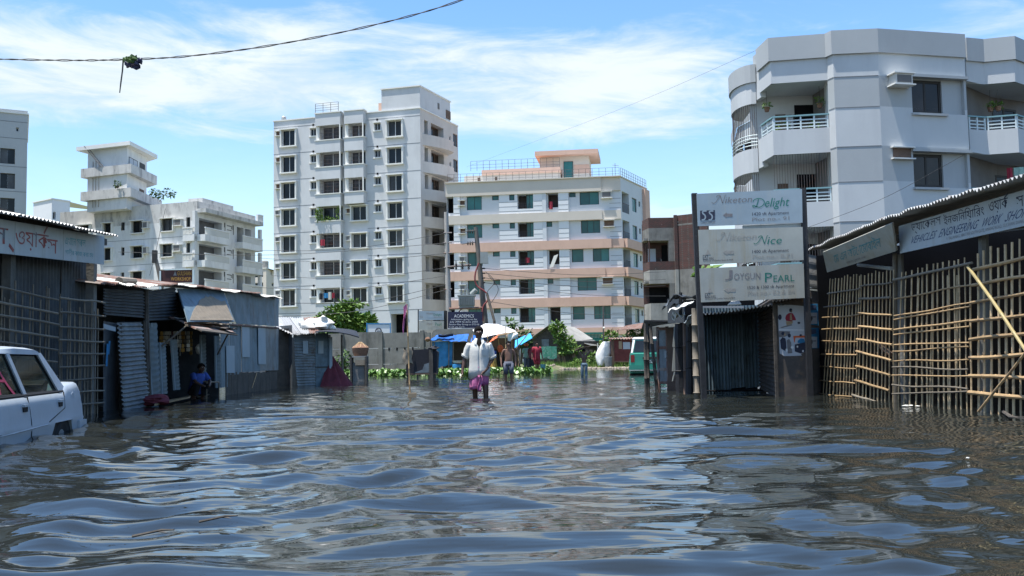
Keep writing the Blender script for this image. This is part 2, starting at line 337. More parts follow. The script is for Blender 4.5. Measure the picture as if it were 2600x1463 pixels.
# ------------------------------------------------------------------ mesh helpers
class MB:
    def __init__(s): s.v = []; s.f = []; s.m = []
    def add(s, vs, fs, m=0):
        b = len(s.v); s.v += [tuple(v) for v in vs]; s.f += [tuple(i + b for i in f) for f in fs]; s.m += [m] * len(fs); return s
    def box(s, c, sz, m=0, R=None):
        hx, hy, hz = sz[0] / 2, sz[1] / 2, sz[2] / 2
        pts = [Vector((x, y, z)) for x in (-hx, hx) for y in (-hy, hy) for z in (-hz, hz)]
        if R is not None: pts = [R @ p for p in pts]
        c = Vector(c)
        return s.hexa([p + c for p in pts], m)
    def hexa(s, p, m=0):
        return s.add(p, [(0, 1, 3, 2), (4, 6, 7, 5), (0, 4, 5, 1), (2, 3, 7, 6), (0, 2, 6, 4), (1, 5, 7, 3)], m)
    def fbox(s, fr, u0, u1, d0, d1, z0, z1, m=0):
        return s.hexa([fr.w(u, d, z) for u in (u0, u1) for d in (d0, d1) for z in (z0, z1)], m)
    def slab(s, q, t, m=0):
        """a quad of four points given thickness t along its normal"""
        q = [Vector(p) for p in q]
        n = (q[1] - q[0]).cross(q[3] - q[0]).normalized() * t
        a = q; b = [p + n for p in q]
        return s.add(a + b, [(3, 2, 1, 0), (4, 5, 6, 7), (0, 1, 5, 4), (1, 2, 6, 5), (2, 3, 7, 6), (3, 0, 4, 7)], m)
    def prism(s, poly, d, m=0):
        """polygon (list of 3-D points) pushed along vector d"""
        n = len(poly); d = Vector(d); a = [Vector(p) for p in poly]
        return s.add(a + [p + d for p in a], [tuple(range(n - 1, -1, -1)), tuple(range(n, 2 * n))] + [(i, (i + 1) % n, n + (i + 1) % n, n + i) for i in range(n)], m)
    def tube(s, pts, r, n=6, m=0, cap=True):
        pts = [Vector(p) for p in pts]; rs = r if isinstance(r, (list, tuple)) else [r] * len(pts)
        rings = []; prev = None
        for i, p in enumerate(pts):
            t = (pts[min(i + 1, len(pts) - 1)] - pts[max(i - 1, 0)])
            if t.length < 1e-9: t = Vector((0, 0, 1))
            t.normalize()
            if prev is None:
                a = Vector((0, 0, 1)) if abs(t.z) < 0.9 else Vector((1, 0, 0))
                x = t.cross(a).normalized()
            else:
                x = (prev - t * prev.dot(t)).normalized()
            prev = x; y = t.cross(x)
            rings.append([p + (x * math.cos(2 * math.pi * k / n) + y * math.sin(2 * math.pi * k / n)) * rs[i] for k in range(n)])
        return s.loft(rings, m, cap)
    def loft(s, rings, m=0, cap=True, closed=True):
        n = len(rings[0]); vs = [p for r in rings for p in r]; fs = []
        for i in range(len(rings) - 1):
            for k in range(n if closed else n - 1):
                fs.append((i * n + k, i * n + (k + 1) % n, (i + 1) * n + (k + 1) % n, (i + 1) * n + k))
        if cap and closed:
            fs.append(tuple(range(n - 1, -1, -1))); fs.append(tuple(range((len(rings) - 1) * n, len(rings) * n)))
        return s.add(vs, fs, m)
    def lathe(s, c, prof, n=12, m=0, cap=True):
        c = Vector(c)
        return s.loft([[c + Vector((r * math.cos(2 * math.pi * k / n), r * math.sin(2 * math.pi * k / n), z)) for k in range(n)] for r, z in prof], m, cap)
    def blob(s, c, rx, ry, rz, m=0, seed=0, amp=0.25, nu=14, nv=9, flat=0.0):
        rings = []
        c = Vector(c)
        for j in range(nv + 1):
            th = math.pi * j / nv
            ring = []
            for k in range(nu):
                ph = 2 * math.pi * k / nu
                d = Vector((math.sin(th) * math.cos(ph), math.sin(th) * math.sin(ph), math.cos(th)))
                q = 1 + amp * mnoise.noise(d * 1.7 + Vector((seed * 3.1, seed, 0)))
                p = Vector((d.x * rx * q, d.y * ry * q, d.z * rz * q))
                if flat and p.z < -rz * flat: p.z = -rz * flat
                ring.append(c + p)
            rings.append(ring)
        return s.loft(rings, m, True)
    def grid(s, fn, nu, nv, m=0, t=0.0):
        """surface fn(a,b), a,b in 0..1; thickness t downward along the local normal"""
        g = [[Vector(fn(i / nu, j / nv)) for i in range(nu + 1)] for j in range(nv + 1)]
        vs = [p for r in g for p in r]; W = nu + 1
        fs = [(j * W + i, j * W + i + 1, (j + 1) * W + i + 1, (j + 1) * W + i) for j in range(nv) for i in range(nu)]
        if t:
            k = len(vs); low = []
            for j in range(nv + 1):
                for i in range(nu + 1):
                    du = g[j][min(i + 1, nu)] - g[j][max(i - 1, 0)]; dv = g[min(j + 1, nv)][i] - g[max(j - 1, 0)][i]
                    n = du.cross(dv)
                    n = n.normalized() if n.length > 1e-12 else Vector((0, 0, 1))
                    low.append(g[j][i] - n * t)
            fs2 = [tuple(x + k for x in reversed(f)) for f in fs]
            edge = [i for i in range(W)] + [j * W + nu for j in range(1, nv + 1)] + [nv * W + i for i in range(nu - 1, -1, -1)] + [j * W for j in range(nv - 1, 0, -1)]
            sf = [(edge[(q + 1) % len(edge)], edge[q], edge[q] + k, edge[(q + 1) % len(edge)] + k) for q in range(len(edge))]
            vs = vs + low; fs = fs + fs2 + sf
        return s.add(vs, fs, m)
    def fwall(s, fr, u0, u1, z0, z1, holes, d=0.0, rev=0.2, m=0, mr=None):
        us = sorted({u0, u1, *[min(max(x, u0), u1) for h in holes for x in h[:2]]}); zs = sorted({z0, z1, *[min(max(x, z0), z1) for h in holes for x in h[2:4]]})
        for i in range(len(us) - 1):
            for j in range(len(zs) - 1):
                cu, cz = (us[i] + us[i + 1]) / 2, (zs[j] + zs[j + 1]) / 2
                if any(h[0] < cu < h[1] and h[2] < cz < h[3] for h in holes): continue
                s.add([fr.w(us[i], d, zs[j]), fr.w(us[i + 1], d, zs[j]), fr.w(us[i + 1], d, zs[j + 1]), fr.w(us[i], d, zs[j + 1])], [(0, 1, 2, 3)], m)
        for h in holes:
            a, b, c, e = h[:4]
            r = h[4] if len(h) > 4 else rev
            q = [(a, c), (b, c), (b, e), (a, e)]
            for k in range(4):
                p0, p1 = q[k], q[(k + 1) % 4]
                s.add([fr.w(p0[0], d, p0[1]), fr.w(p1[0], d, p1[1]), fr.w(p1[0], d + r, p1[1]), fr.w(p0[0], d + r, p0[1])], [(3, 2, 1, 0)], m if mr is None else mr)
            if len(h) > 5:      # a back to a deep recess
                s.add([fr.w(a, d + r, c), fr.w(b, d + r, c), fr.w(b, d + r, e), fr.w(a, d + r, e)], [(0, 1, 2, 3)], h[5])
        return s
    def mesh(s, name, mats, smooth=False, off=(0, 0, 0)):
        me = bpy.data.meshes.new(name)
        off = Vector(off)
        me.from_pydata([(v[0] - off.x, v[1] - off.y, v[2] - off.z) for v in s.v], [], s.f)
        for mm in (mats if isinstance(mats, (list, tuple)) else [mats]):
            me.materials.append(M[mm] if isinstance(mm, str) else mm)
        if any(s.m): me.polygons.foreach_set('material_index', s.m)
        if smooth:
            me.polygons.foreach_set('use_smooth', [True] * len(me.polygons)); me.set_sharp_from_angle(angle=rad(42))
        me.update(); return me
    def obj(s, name, mats, parent=None, smooth=False):
        if parent is not None:
            off = wloc(parent)
            o = bpy.data.objects.new(name, s.mesh(name, mats, smooth, off)); o.parent = parent
        else:
            xs = [v[0] for v in s.v]; ys = [v[1] for v in s.v]; zs = [v[2] for v in s.v]
            off = Vector(((min(xs) + max(xs)) / 2, (min(ys) + max(ys)) / 2, min(zs)))
            o = bpy.data.objects.new(name, s.mesh(name, mats, smooth, off)); o.location = off
        COL.objects.link(o); return o
def wloc(o):
    p = Vector((0, 0, 0))
    while o is not None: p += o.location; o = o.parent
    return p
def tag(o, label, cat, group=None, kind=None):
    o['label'] = label; o['category'] = cat
    if group: o['group'] = group
    if kind: o['kind'] = kind
    return o
def thing(name, label, cat, loc, group=None):
    o = bpy.data.objects.new(name, None); o.empty_display_size = 0.2; o.location = loc; COL.objects.link(o)
    return tag(o, label, cat, group)
def struct(o): o['kind'] = 'structure'; return o
def stuff(o): o['kind'] = 'stuff'; return o
def put(mesh, name, parent, loc, rz=0.0):
    o = bpy.data.objects.new(name, mesh); o.parent = parent; o.location = Vector(loc) - wloc(parent) if parent else loc; o.rotation_euler.z = rz
    COL.objects.link(o); return o
def child(mesh, name, parent, loc=(0, 0, 0)):
    o = bpy.data.objects.new(name, mesh); o.parent = parent; o.location = loc; COL.objects.link(o); return o
TXT = {}
def text_pts(s):
    if s not in TXT:
        c = bpy.data.curves.new('t', 'FONT'); c.body = s; c.size = 1.0; c.resolution_u = 2
        o = bpy.data.objects.new('t', c); COL.objects.link(o)
        me = bpy.data.meshes.new_from_object(o); bpy.data.objects.remove(o); bpy.data.curves.remove(c)
        TXT[s] = ([tuple(v.co) for v in me.vertices], [tuple(p.vertices) for p in me.polygons]); bpy.data.meshes.remove(me)
    return TXT[s]
def text(mb, s, x0, x1, y0, y1, place, m=0, shear=0.0, fit=True):
    """flat lettering filling the rectangle x0..x1, y0..y1 of a board; place(x, y) -> point just proud of the board"""
    vs, fs = text_pts(s)
    if not vs: return
    ax, bx = min(v[0] for v in vs), max(v[0] for v in vs); ay, by = min(v[1] for v in vs), max(v[1] for v in vs)
    h = y1 - y0; out = []
    for v in vs:
        fy = (v[1] - ay) / (by - ay)
        out.append(place(x0 + (v[0] - ax) / (bx - ax) * (x1 - x0) + shear * (fy - 0.5) * h, y0 + fy * h))
    mb.add(out, fs, m)
def ribbon(mb, pts, w, place, m=0):
    """a painted brush stroke"""
    q = [Vector((a, b, 0)) for a, b in pts]; L, R_ = [], []
    for i, p in enumerate(q):
        t = q[min(i + 1, len(q) - 1)] - q[max(i - 1, 0)]; t.normalize(); n = Vector((-t.y, t.x, 0)); ww = w[i] if isinstance(w, (list, tuple)) else w
        L.append(p + n * ww / 2); R_.append(p - n * ww / 2)
    vs = [place(p.x, p.y) for p in L + R_]; k = len(q)
    mb.add(vs, [(i, i + 1, k + i + 1, k + i) for i in range(k - 1)], m)
def bez(p, n=10):
    """smooth curve through the points (Catmull-Rom)"""
    out = []; q = [p[0]] + list(p) + [p[-1]]
    for i in range(1, len(q) - 2):
        for k in range(n):
            t = k / n
            out.append(tuple(0.5 * ((2 * q[i][j]) + (-q[i - 1][j] + q[i + 1][j]) * t + (2 * q[i - 1][j] - 5 * q[i][j] + 4 * q[i + 1][j] - q[i + 2][j]) * t * t + (-q[i - 1][j] + 3 * q[i][j] - 3 * q[i + 1][j] + q[i + 2][j]) * t ** 3) for j in range(len(p[0]))))
    out.append(tuple(p[-1])); return out
def corr(mb, q, n, amp=0.012, along='u', nv=3, m=0, t=0.002, sag=0.0, seed=0):
    """a corrugated sheet over four corners q00 q10 q11 q01; n ridges counted along u (or v)"""
    a, b, c, d = [Vector(p) for p in q]
    nrm = (b - a).cross(d - a).normalized()
    def fn(i, j):
        p = (a * (1 - i) + b * i) * (1 - j) + (d * (1 - i) + c * i) * j
        k = i if along == 'u' else j
        w = amp * math.sin(k * n * 2 * math.pi)
        return p + nrm * (w + sag * mnoise.noise(Vector((i * 2.3 + seed, j * 2.3, seed * 1.7))))
    if along == 'u': return mb.grid(fn, n * 6, nv, m, t)
    return mb.grid(fn, nv, n * 6, m, t)
def stick(mb, a, b, r, n=6, seg=4, wob=0.012, m=0, node=True):
    """a bamboo pole with knots and a slight bend"""
    a, b = Vector(a), Vector(b); L = (b - a).length
    sd = random.random() * 50
    pts, rs = [], []
    k = max(seg, 2)
    for i in range(k + 1):
        t = i / k
        o = Vector((mnoise.noise(Vector((t * 2, sd, 0))), mnoise.noise(Vector((t * 2, 0, sd))), mnoise.noise(Vector((sd, t * 2, 7))))) * wob * (1 if L > .6 else .3)
        p = a.lerp(b, t) + o
        if node and 0 < i < k:
            dv = (b - a).normalized() * 0.006
            pts += [p - dv * 2, p, p + dv * 2]; rr = r * (1 - 0.12 * t); rs += [rr, rr * 1.22, rr]
        else:
            pts.append(p); rs.append(r * (1 - 0.12 * t))
    return mb.tube(pts, rs, n, m)
WC = {}
def window(parent, fr, u0, u1, z0, z1, d, panes=2, fm='alu', gm='glass_dark', fw=0.06, grid=0):
    w, h = round(u1 - u0, 2), round(z1 - z0, 2); var_ = random.choice((0, 0, 0, 1, 2)) if gm == 'glass_dark' else 0; key = (w, h, panes, fm, gm, fw, grid, var_)
    if key not in WC:
        b = MB(); T = 0.05
        for x0, x1, y0, y1 in ((0, fw, 0, h), (w - fw, w, 0, h), (fw, w - fw, 0, fw), (fw, w - fw, h - fw, h)):
            b.hexa([(x, y, z) for x in (x0, x1) for y in (0, T) for z in (y0, y1)])
        ps = []; inner = (w - 2 * fw) / panes
        for i in range(1, panes):
            x = fw + inner * i; b.hexa([(xx, y, z) for xx in (x - fw * .45, x + fw * .45) for y in (0.001, T - .001) for z in (fw, h - fw)])
        for i in range(panes):
            pb = MB(); x0 = fw + inner * i + (fw * .5 if i else 0.001); x1 = fw + inner * (i + 1) - (fw * .5 if i < panes - 1 else 0.001)
            dy = 0.02 + 0.012 * (i % 2)
            pb.hexa([(xx, y, z) for xx in (x0, x1) for y in (dy, dy + .008) for z in (fw + .001, h - fw - .001)]); ps.append(pb.mesh('pane', 'glass_grey' if var_ and (i + var_) % 2 else gm))
        WC[key] = (b.mesh('window', fm), ps)
    me, ps = WC[key]
    o = put(me, 'window', parent, fr.w(u0, d, z0), fr.ang)
    for p in ps: child(p, 'pane', o)
    return o
def ac_unit(parent, fr, u0, u1, z0, z1, dep=0.35, name='air_conditioner', empty=False):
    w, h = u1 - u0, z1 - z0; b = MB(); t = 0.05
    for x0, x1, y0, y1 in ((-.1, w + .1, -t, 0), (-.1, w + .1, h, h + t)):
        b.hexa([(x, y, z) for x in (x0, x1) for y in (-dep - .08, 0) for z in (y0, y1)], 1)
    if not empty:
        b.hexa([(x, y, z) for x in (0, w) for y in (-dep, 0) for z in (0.001, h - .001)], 0)
        b.hexa([(x, y, z) for x in (.06, w - .06) for y in (-dep - .012, -dep) for z in (.06, h - .06)], 2)
    else:
        b.hexa([(x, y, z) for x in (0, w) for y in (-.03, 0) for z in (0.001, h - .001)], 3)
    return put(b.mesh(name, ['ac_box', 'white_trim', 'inside', 'wood_brown']), name, parent, fr.w(u0, -0.001, z0), fr.ang)
def leaf_cloud(mb, c, r, n, size, seed=0, m=0, droop=0.3, shell=0.35, squash=1.0):
    """leaf-sized faces spread through an uneven crown"""
    rnd = random.Random(seed); c = Vector(c)
    vs, fs = [], []
    for i in range(n):
        d = Vector((rnd.gauss(0, 1), rnd.gauss(0, 1), rnd.gauss(0, 1))).normalized()
        rr = (rnd.random() ** shell)
        q = 1 + 0.45 * mnoise.noise(d * 1.9 + Vector((seed, seed * .3, 0)))
        p = c + Vector((d.x * r[0], d.y * r[1], d.z * r[2] * squash)) * rr * q
        ax = (d + Vector((rnd.gauss(0, .6), rnd.gauss(0, .6), rnd.gauss(0, .4) - droop))).normalized()
        sd = ax.cross(Vector((rnd.gauss(0, 1), rnd.gauss(0, 1), 1.2))).normalized()
        s = size * rnd.uniform(0.6, 1.3)
        k = len(vs); nn = ax.cross(sd) * s * 0.12
        vs += [p, p + ax * s * .5 + sd * s * .26 + nn, p + ax * s, p + ax * s * .5 - sd * s * .26 + nn]
        fs.append((k, k + 1, k + 2, k + 3))
    return mb.add(vs, fs, m)
# ================================================================== SETTING
def make_water():
    rng = np.random.default_rng(5)
    Y = [0.6]
    while Y[-1] < 76: Y.append(Y[-1] + max(0.016, Y[-1] * 0.0065))
    Y = np.array(Y); NX = 640
    s = np.linspace(-1, 1, NX)
    s = np.sign(s) * (0.35 * np.abs(s) + 0.65 * np.abs(s) ** 2.2)
    X = s[None, :] * (Y[:, None] * 1.05 + 7)
    YY = np.repeat(Y[:, None], NX, 1)
    Z = np.zeros_like(X)
    # slow warp so that crests break up
    wx = 0.35 * np.sin(0.9 * YY + 0.55 * X + 1) + 0.25 * np.sin(1.7 * X - 0.8 * YY)
    wy = 0.30 * np.sin(0.8 * X + 0.4 * YY) + 0.16 * np.sin(2.1 * X + 0.7 * YY + 2)
    sp = np.maximum(np.gradient(Y)[:, None], 0.01)
    for i in range(46):
        lam = 0.16 * (1.65 / 0.16) ** rng.random()
        th = rng.normal(0, 0.42) if i % 4 else rng.normal(0.5, 0.7)
        k = 2 * math.pi / lam
        slope = 0.036 * (1.0 if lam > 0.35 else 0.62) * (1.25 if 0.4 < lam < 0.9 else 1)
        a = slope / k
        fade = np.clip((lam / sp - 3) / 4, 0, 1)
        ph = rng.random() * 6.28
        arg = k * ((X + wx) * math.sin(th) + (YY + wy) * math.cos(th)) + ph
        env = 0.65 + 0.5 * np.sin(0.35 * X * (1 + i % 3) + 0.5 * YY + i)
        Z += a * fade * env * np.sin(arg)
    # sheltered water along both rows of huts
    calm = np.clip((5.6 - X) / 1.6, 0.45, 1) * np.clip((X + 6.6) / 1.6, 0.4, 1)
    Z *= calm * np.clip(1.18 - YY / 60, 0.35, 1)
    nv = X.size
    co = np.stack([X, YY, Z], -1).reshape(-1, 3).astype(np.float32)
    ny = len(Y)
    idx = np.arange(nv).reshape(ny, NX)
    q = np.stack([idx[:-1, :-1], idx[:-1, 1:], idx[1:, 1:], idx[1:, :-1]], -1).reshape(-1, 4)
    me = bpy.data.meshes.new('water')
    me.vertices.add(nv); me.vertices.foreach_set('co', co.ravel())
    nf = len(q); me.loops.add(nf * 4); me.loops.foreach_set('vertex_index', q.ravel().astype(np.int32))
    me.polygons.add(nf); me.polygons.foreach_set('loop_start', np.arange(0, nf * 4, 4, dtype=np.int32)); me.polygons.foreach_set('loop_total', np.full(nf, 4, dtype=np.int32))
    me.polygons.foreach_set('use_smooth', np.ones(nf, dtype=bool))
    me.update(calc_edges=True)
    m = bpy.data.materials.new('flood_water'); m.use_nodes = True
    N, L = m.node_tree.nodes, m.node_tree.links
    bs = N['Principled BSDF']
    bs.inputs['IOR'].default_value = 1.42; bs.inputs['Specular IOR Level'].default_value = 0.5
    bs.inputs['Roughness'].default_value = 0.03
    t = N.new('ShaderNodeTexCoord')
    n0 = N.new('ShaderNodeTexNoise'); n0.inputs['Scale'].default_value = 0.25; n0.inputs['Detail'].default_value = 4
    L.new(t.outputs['Object'], n0.inputs['Vector'])
    mx = N.new('ShaderNodeMixRGB'); L.new(n0.outputs[0], mx.inputs[0]); mx.inputs[1].default_value = (0.012, 0.016, 0.016, 1); mx.inputs[2].default_value = (0.024, 0.025, 0.020, 1)
    L.new(mx.outputs[0], bs.inputs['Base Color'])
    mp = N.new('ShaderNodeMapping'); mp.inputs['Scale'].default_value = (0.55, 1.5, 1); L.new(t.outputs['Object'], mp.inputs[0])
    n1 = N.new('ShaderNodeTexNoise'); n1.inputs['Scale'].default_value = 2.6; n1.inputs['Detail'].default_value = 3; n1.inputs['Roughness'].default_value = 0.45; L.new(mp.outputs[0], n1.inputs['Vector'])
    n2 = N.new('ShaderNodeTexNoise'); n2.inputs['Scale'].default_value = 9; n2.inputs['Detail'].default_value = 2; L.new(mp.outputs[0], n2.inputs['Vector'])
    b1 = N.new('ShaderNodeBump'); b1.inputs['Strength'].default_value = 0.5; b1.inputs['Distance'].default_value = 0.03; L.new(n1.outputs[0], b1.inputs['Height'])
    b2 = N.new('ShaderNodeBump'); b2.inputs['Strength'].default_value = 0.12; b2.inputs['Distance'].default_value = 0.006; L.new(n2.outputs[0], b2.inputs['Height']); L.new(b1.outputs[0], b2.inputs['Normal'])
    L.new(b2.outputs[0], bs.inputs['Normal'])
    me.materials.append(m)
    o = bpy.data.objects.new('water', me); COL.objects.link(o); struct(o)
make_water()

b = MB()
b.add([(-3000, -300, -0.5), (3000, -300, -0.5), (3000, 90, -0.5), (-3000, 90, -0.5)], [(0, 1, 2, 3)])
struct(b.obj('ground', 'bed'))
# the bank rises out of the water beyond the stalls
def bank_z(x, y):
    edge = 66.5 + 1.6 * math.sin(x * 0.35) + (4.5 if x > 3 else 0) - (9.0 if x < 1.5 else 0)
    t = max(-1.0, min((y - edge) / 5.0, 1.0))
    return -0.02 + 0.30 * t + 0.05 * mnoise.noise(Vector((x * .8, y * .8, 0)))
def bank_fn(i, j):
    x = -70 + 140 * i; y = 52 + 60 * j * j + 6 * j
    return Vector((x, y, bank_z(x, y)))
b = MB(); b.grid(bank_fn, 140, 40); struct(b.obj('bank', 'mud', smooth=True))
b = MB(); b.add([(-3000, 100, 0.2), (3000, 100, 0.2), (3000, 3000, 0.2), (-3000, 3000, 0.2)], [(0, 1, 2, 3)]); struct(b.obj('terrain', 'mud'))

# ================================================================== TALL GREY-WHITE APARTMENT BLOCK
def tall_block():
    A = P(695, 700, 114.0); B = P(1071, 700, 109.0); C = P(1166, 600, 118.0)
    fr = Frame(A, B); sd = Frame(B, C)
    root = thing('apartment_building', 'tall grey and white apartment block with bay balconies and a stair tower on its roof', 'building', (A.x, A.y, 0))
    zt = fr.uz(1003, 347)[1]; zb = fr.uz(1008, 766)[1]; S = (zt - zb) / 6
    roof = (fr.uz(1060, 274)[1] + fr.uz(700, 310)[1]) / 2
    def uu(px, py=340): return fr.uz(px, py)[0]
    def zz(px, py): return fr.uz(px, py)[1]
    cols = {'w1': (uu(717), uu(751.5), zz(734, 371.4), zz(734, 330.4)), 's1': (uu(788.3), uu(803), zz(795, 345.3), zz(795, 326.7)),
            's2': (uu(950.5), uu(965.7), zz(958, 331), zz(958, 313)), 'w2': (uu(985), uu(1021.5), zz(1003, 347), zz(1003, 306.5))}
    b1 = (uu(809), uu(872), zz(843, 360), zz(843, 322)); b2 = (uu(882), uu(930), zz(910, 353), zz(910, 317))
    holes = []
    for k in range(7):
        for c in cols.values(): holes.append((c[0], c[1], c[2] - k * S, c[3] - k * S, 0.22))
        holes.append((b1[0] + .5, b1[1] - .1, b1[2] - k * S, b1[3] - k * S, 0.25))
        if k < 3: holes.append((b2[0] + .5, b2[1] - .1, b2[2] - k * S, b2[3] - k * S, 0.25))
        else: holes.append((b2[0] + .55, b2[1] + .05, b2[2] - k * S - .05, b2[3] - k * S - .05, 0.22))
    g0, g1 = uu(993, 800), uu(1036, 800); gz = zz(1015, 797)
    holes.append((g0, g1, 0.4, gz, 1.5, 1)); holes.append((uu(750, 800), uu(788, 800), gz - 2.4, gz - .6, 0.6, 1))
    b = MB(); b.fwall(fr, 0, fr.L, -.5, roof, holes, 0, .22, 0)
    # roof, hidden sides
    b.add([fr.w(0, 0, roof), fr.w(fr.L, 0, roof), sd.w(sd.L, 0, roof), fr.w(0, 14, roof)], [(0, 1, 2, 3)])
    b.add([fr.w(0, 0, -.5), fr.w(0, 14, -.5), fr.w(0, 14, roof), fr.w(0, 0, roof)], [(0, 1, 2, 3)])
    b.add([fr.w(0, 14, -.5), sd.w(sd.L, 0, -.5), sd.w(sd.L, 0, roof), fr.w(0, 14, roof)], [(0, 1, 2, 3)])
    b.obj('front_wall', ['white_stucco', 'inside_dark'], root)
    # coping and thin storey grooves
    b = MB(); b.fbox(fr, -.08, fr.L + .08, -.1, .25, roof - .02, roof + .1); b.fbox(sd, .12, sd.L, -.1, .25, roof - .019, roof + .098); b.obj('coping', 'white_trim', root)
    b = MB()
    for k in range(8):
        z = cols['w2'][3] - k * S + .35
        for (x0, x1) in ((0, b1[0] - .05), (b2[1] + .1, fr.L)): b.fbox(fr, x0, x1, -.012, .01, z - .03, z + .03)
    stuff(b.obj('groove', 'groove', root))
    for k in range(7):
        for nm, c in cols.items():
            big = nm[0] == 'w'
            window(root, fr, c[0] + .01, c[1] - .01, c[2] - k * S + .01, c[3] - k * S - .01, 0.10, 2, 'alu', 'glass_dark', 0.07 if big else .05)
            t = .16 if big else .1; pr = .42 if big else .14; z0, z1 = c[2] - k * S, c[3] - k * S
            sb = MB(); u0, u1 = c[0], c[1]
            if big:
                sb.fbox(fr, u0 - t, u0, -pr * .8, 0.0, z0, z1); sb.fbox(fr, u1, u1 + t, -pr * .8, 0, z0, z1)
                sb.fbox(fr, u0 - t - .03, u1 + t + .03, -pr, -.001, z1, z1 + .13)
            else:
                hb = MB(); hb.fbox(fr, u0 - .05, u1 + .05, -.3, -.001, z1, z1 + .08); hb.obj('window_hood', 'white_trim', root)
            sb.fbox(fr, u0 - t - .05, u1 + t + .05, -pr * .9, -.001, z0 - .14, z0)
            sb.obj('window_surround' if big else 'window_sill', 'white_trim', root)
            if not big:
                vb = MB(); vb.fbox(fr, (u0 + u1) / 2 - .1, (u0 + u1) / 2 + .1, -.06, .01, z1 + .3, z1 + .52); vb.obj('vent', 'inside_dark', root)
        c = cols['w1']; zm = c[3] - k * S
        ac_unit(root, fr, uu(702), uu(712), zm - .62, zm - .1, .3, empty=k < 3)
        # bay 1: parapet band, floor band, side posts, grille, window behind
        pd = -0.85
        z0, z1 = b1[2] - k * S, b1[3] - k * S
        low = z1 - S if k < 6 else z0 - 1.25
        bb = MB(); bb.fbox(fr, b1[0], b1[1], pd, -.002, low, z0); bb.fbox(fr, b1[0] - .07, b1[1] + .07, pd - .07, -.003, z0, z0 + .09, 1); bb.obj('balcony', ['white_stucco', 'white_trim'], root)
        pb = MB(); pb.fbox(fr, b1[0], b1[0] + .45, -.62, -.002, z0 + .09, z1); pb.fbox(fr, b1[1] - .12, b1[1], pd, pd + .12, z0 + .09, z1); pb.obj('balcony_post', 'white_trim', root)
        window(root, fr, b1[0] + .51, b1[1] - .11, z0 + .01, z1 - .01, .12, 2, 'alu', 'glass_dark', .06)
        if k not in (3, 6):
            gb = MB(); n = 16
            for i in range(n): 
                u = b1[0] + .5 + (b1[1] - b1[0] - .65) * i / (n - 1); gb.fbox(fr, u - .011, u + .011, pd + .05, pd + .07, z0 + .09, z1)
            for zf in (.25, .5, .72): gb.fbox(fr, b1[0] + .5, b1[1] - .12, pd + .07, pd + .085, z0 + (z1 - z0) * zf, z0 + (z1 - z0) * zf + .025)
            stuff(gb.obj('grille', 'iron', root))
        z0, z1 = b2[2] - k * S, b2[3] - k * S
        if k < 3:
            bb = MB(); bb.fbox(fr, b2[0], b2[1], pd, -.002, z1 - S if k < 2 else z0 - 1.3, z0); bb.fbox(fr, b2[0] - .07, b2[1] + .07, pd - .07, -.003, z0, z0 + .09, 1); bb.obj('balcony', ['white_stucco', 'white_trim'], root)
            pb = MB(); pb.fbox(fr, b2[0], b2[0] + .45, -.62, -.002, z0 + .09, z1); pb.fbox(fr, b2[1] - .12, b2[1], pd, pd + .12, z0 + .09, z1); pb.obj('balcony_post', 'white_trim', root)
            window(root, fr, b2[0] + .51, b2[1] - .11, z0 + .01, z1 - .01, .12, 2, 'alu', 'glass_dark', .06)
            gb = MB()
            for i in range(11):
                u = b2[0] + .5 + (b2[1] - b2[0] - .65) * i / 10; gb.fbox(fr, u - .011, u + .011, pd + .05, pd + .07, z0 + .09, z1)
            for zf in (.3, .6): gb.fbox(fr, b2[0] + .5, b2[1] - .12, pd + .07, pd + .085, z0 + (z1 - z0) * zf, z0 + (z1 - z0) * zf + .025)
            stuff(gb.obj('grille', 'iron', root))
        else:
            u0, u1 = b2[0] + .55, b2[1] + .05; z0 -= .05; z1 -= .05
            window(root, fr, u0 + .01, u1 - .01, z0 + .01, z1 - .01, .10, 2, 'alu', 'glass_dark', .07)
            sb = MB(); sb.fbox(fr, u0 - .14, u0, -.34, 0, z0, z1); sb.fbox(fr, u1, u1 + .14, -.34, 0, z0, z1); sb.fbox(fr, u0 - .17, u1 + .17, -.42, -.001, z1, z1 + .12); sb.fbox(fr, u0 - .19, u1 + .19, -.38, -.001, z0 - .13, z0)
            sb.obj('window_surround', 'white_trim', root)
            ac_unit(root, fr, b2[0] - .12, b2[0] + .34, z1 - .75, z1 - .25, .3, empty=k == 3)
    # parapet boxes over the two bays
    for (a0, a1, zo, px) in ((b1[0], b1[1], b1[3], 843), (b2[0], b2[1], b2[3], 910)):
        bb = MB(); bb.fbox(fr, a0, a1, -.85, -.002, zo, roof + .18); bb.fbox(fr, a0 - .08, a1 + .08, -.94, .2, roof + .18, roof + .3, 1); bb.obj('bay_parapet', ['white_stucco', 'white_trim'], root)
    # garden in one bay, washing in two others
    lb = MB(); z0 = b1[2] - 3 * S
    leaf_cloud(lb, fr.w(b1[0] + .45, -.8, z0 + .9), (.35, .25, .8), 170, .3, 3); leaf_cloud(lb, fr.w(b1[0] + 1.5, -.8, z0 + .25), (1.0, .2, .25), 120, .25, 4); leaf_cloud(lb, fr.w(b1[1] - .35, -.7, z0 + .9), (.2, .2, .7), 60, .28, 5)
    stuff(tag(lb.obj('balcony_plants', 'leaf_bright'), 'climbing green plants filling one bay balcony of the tall grey apartment block', 'plants'))
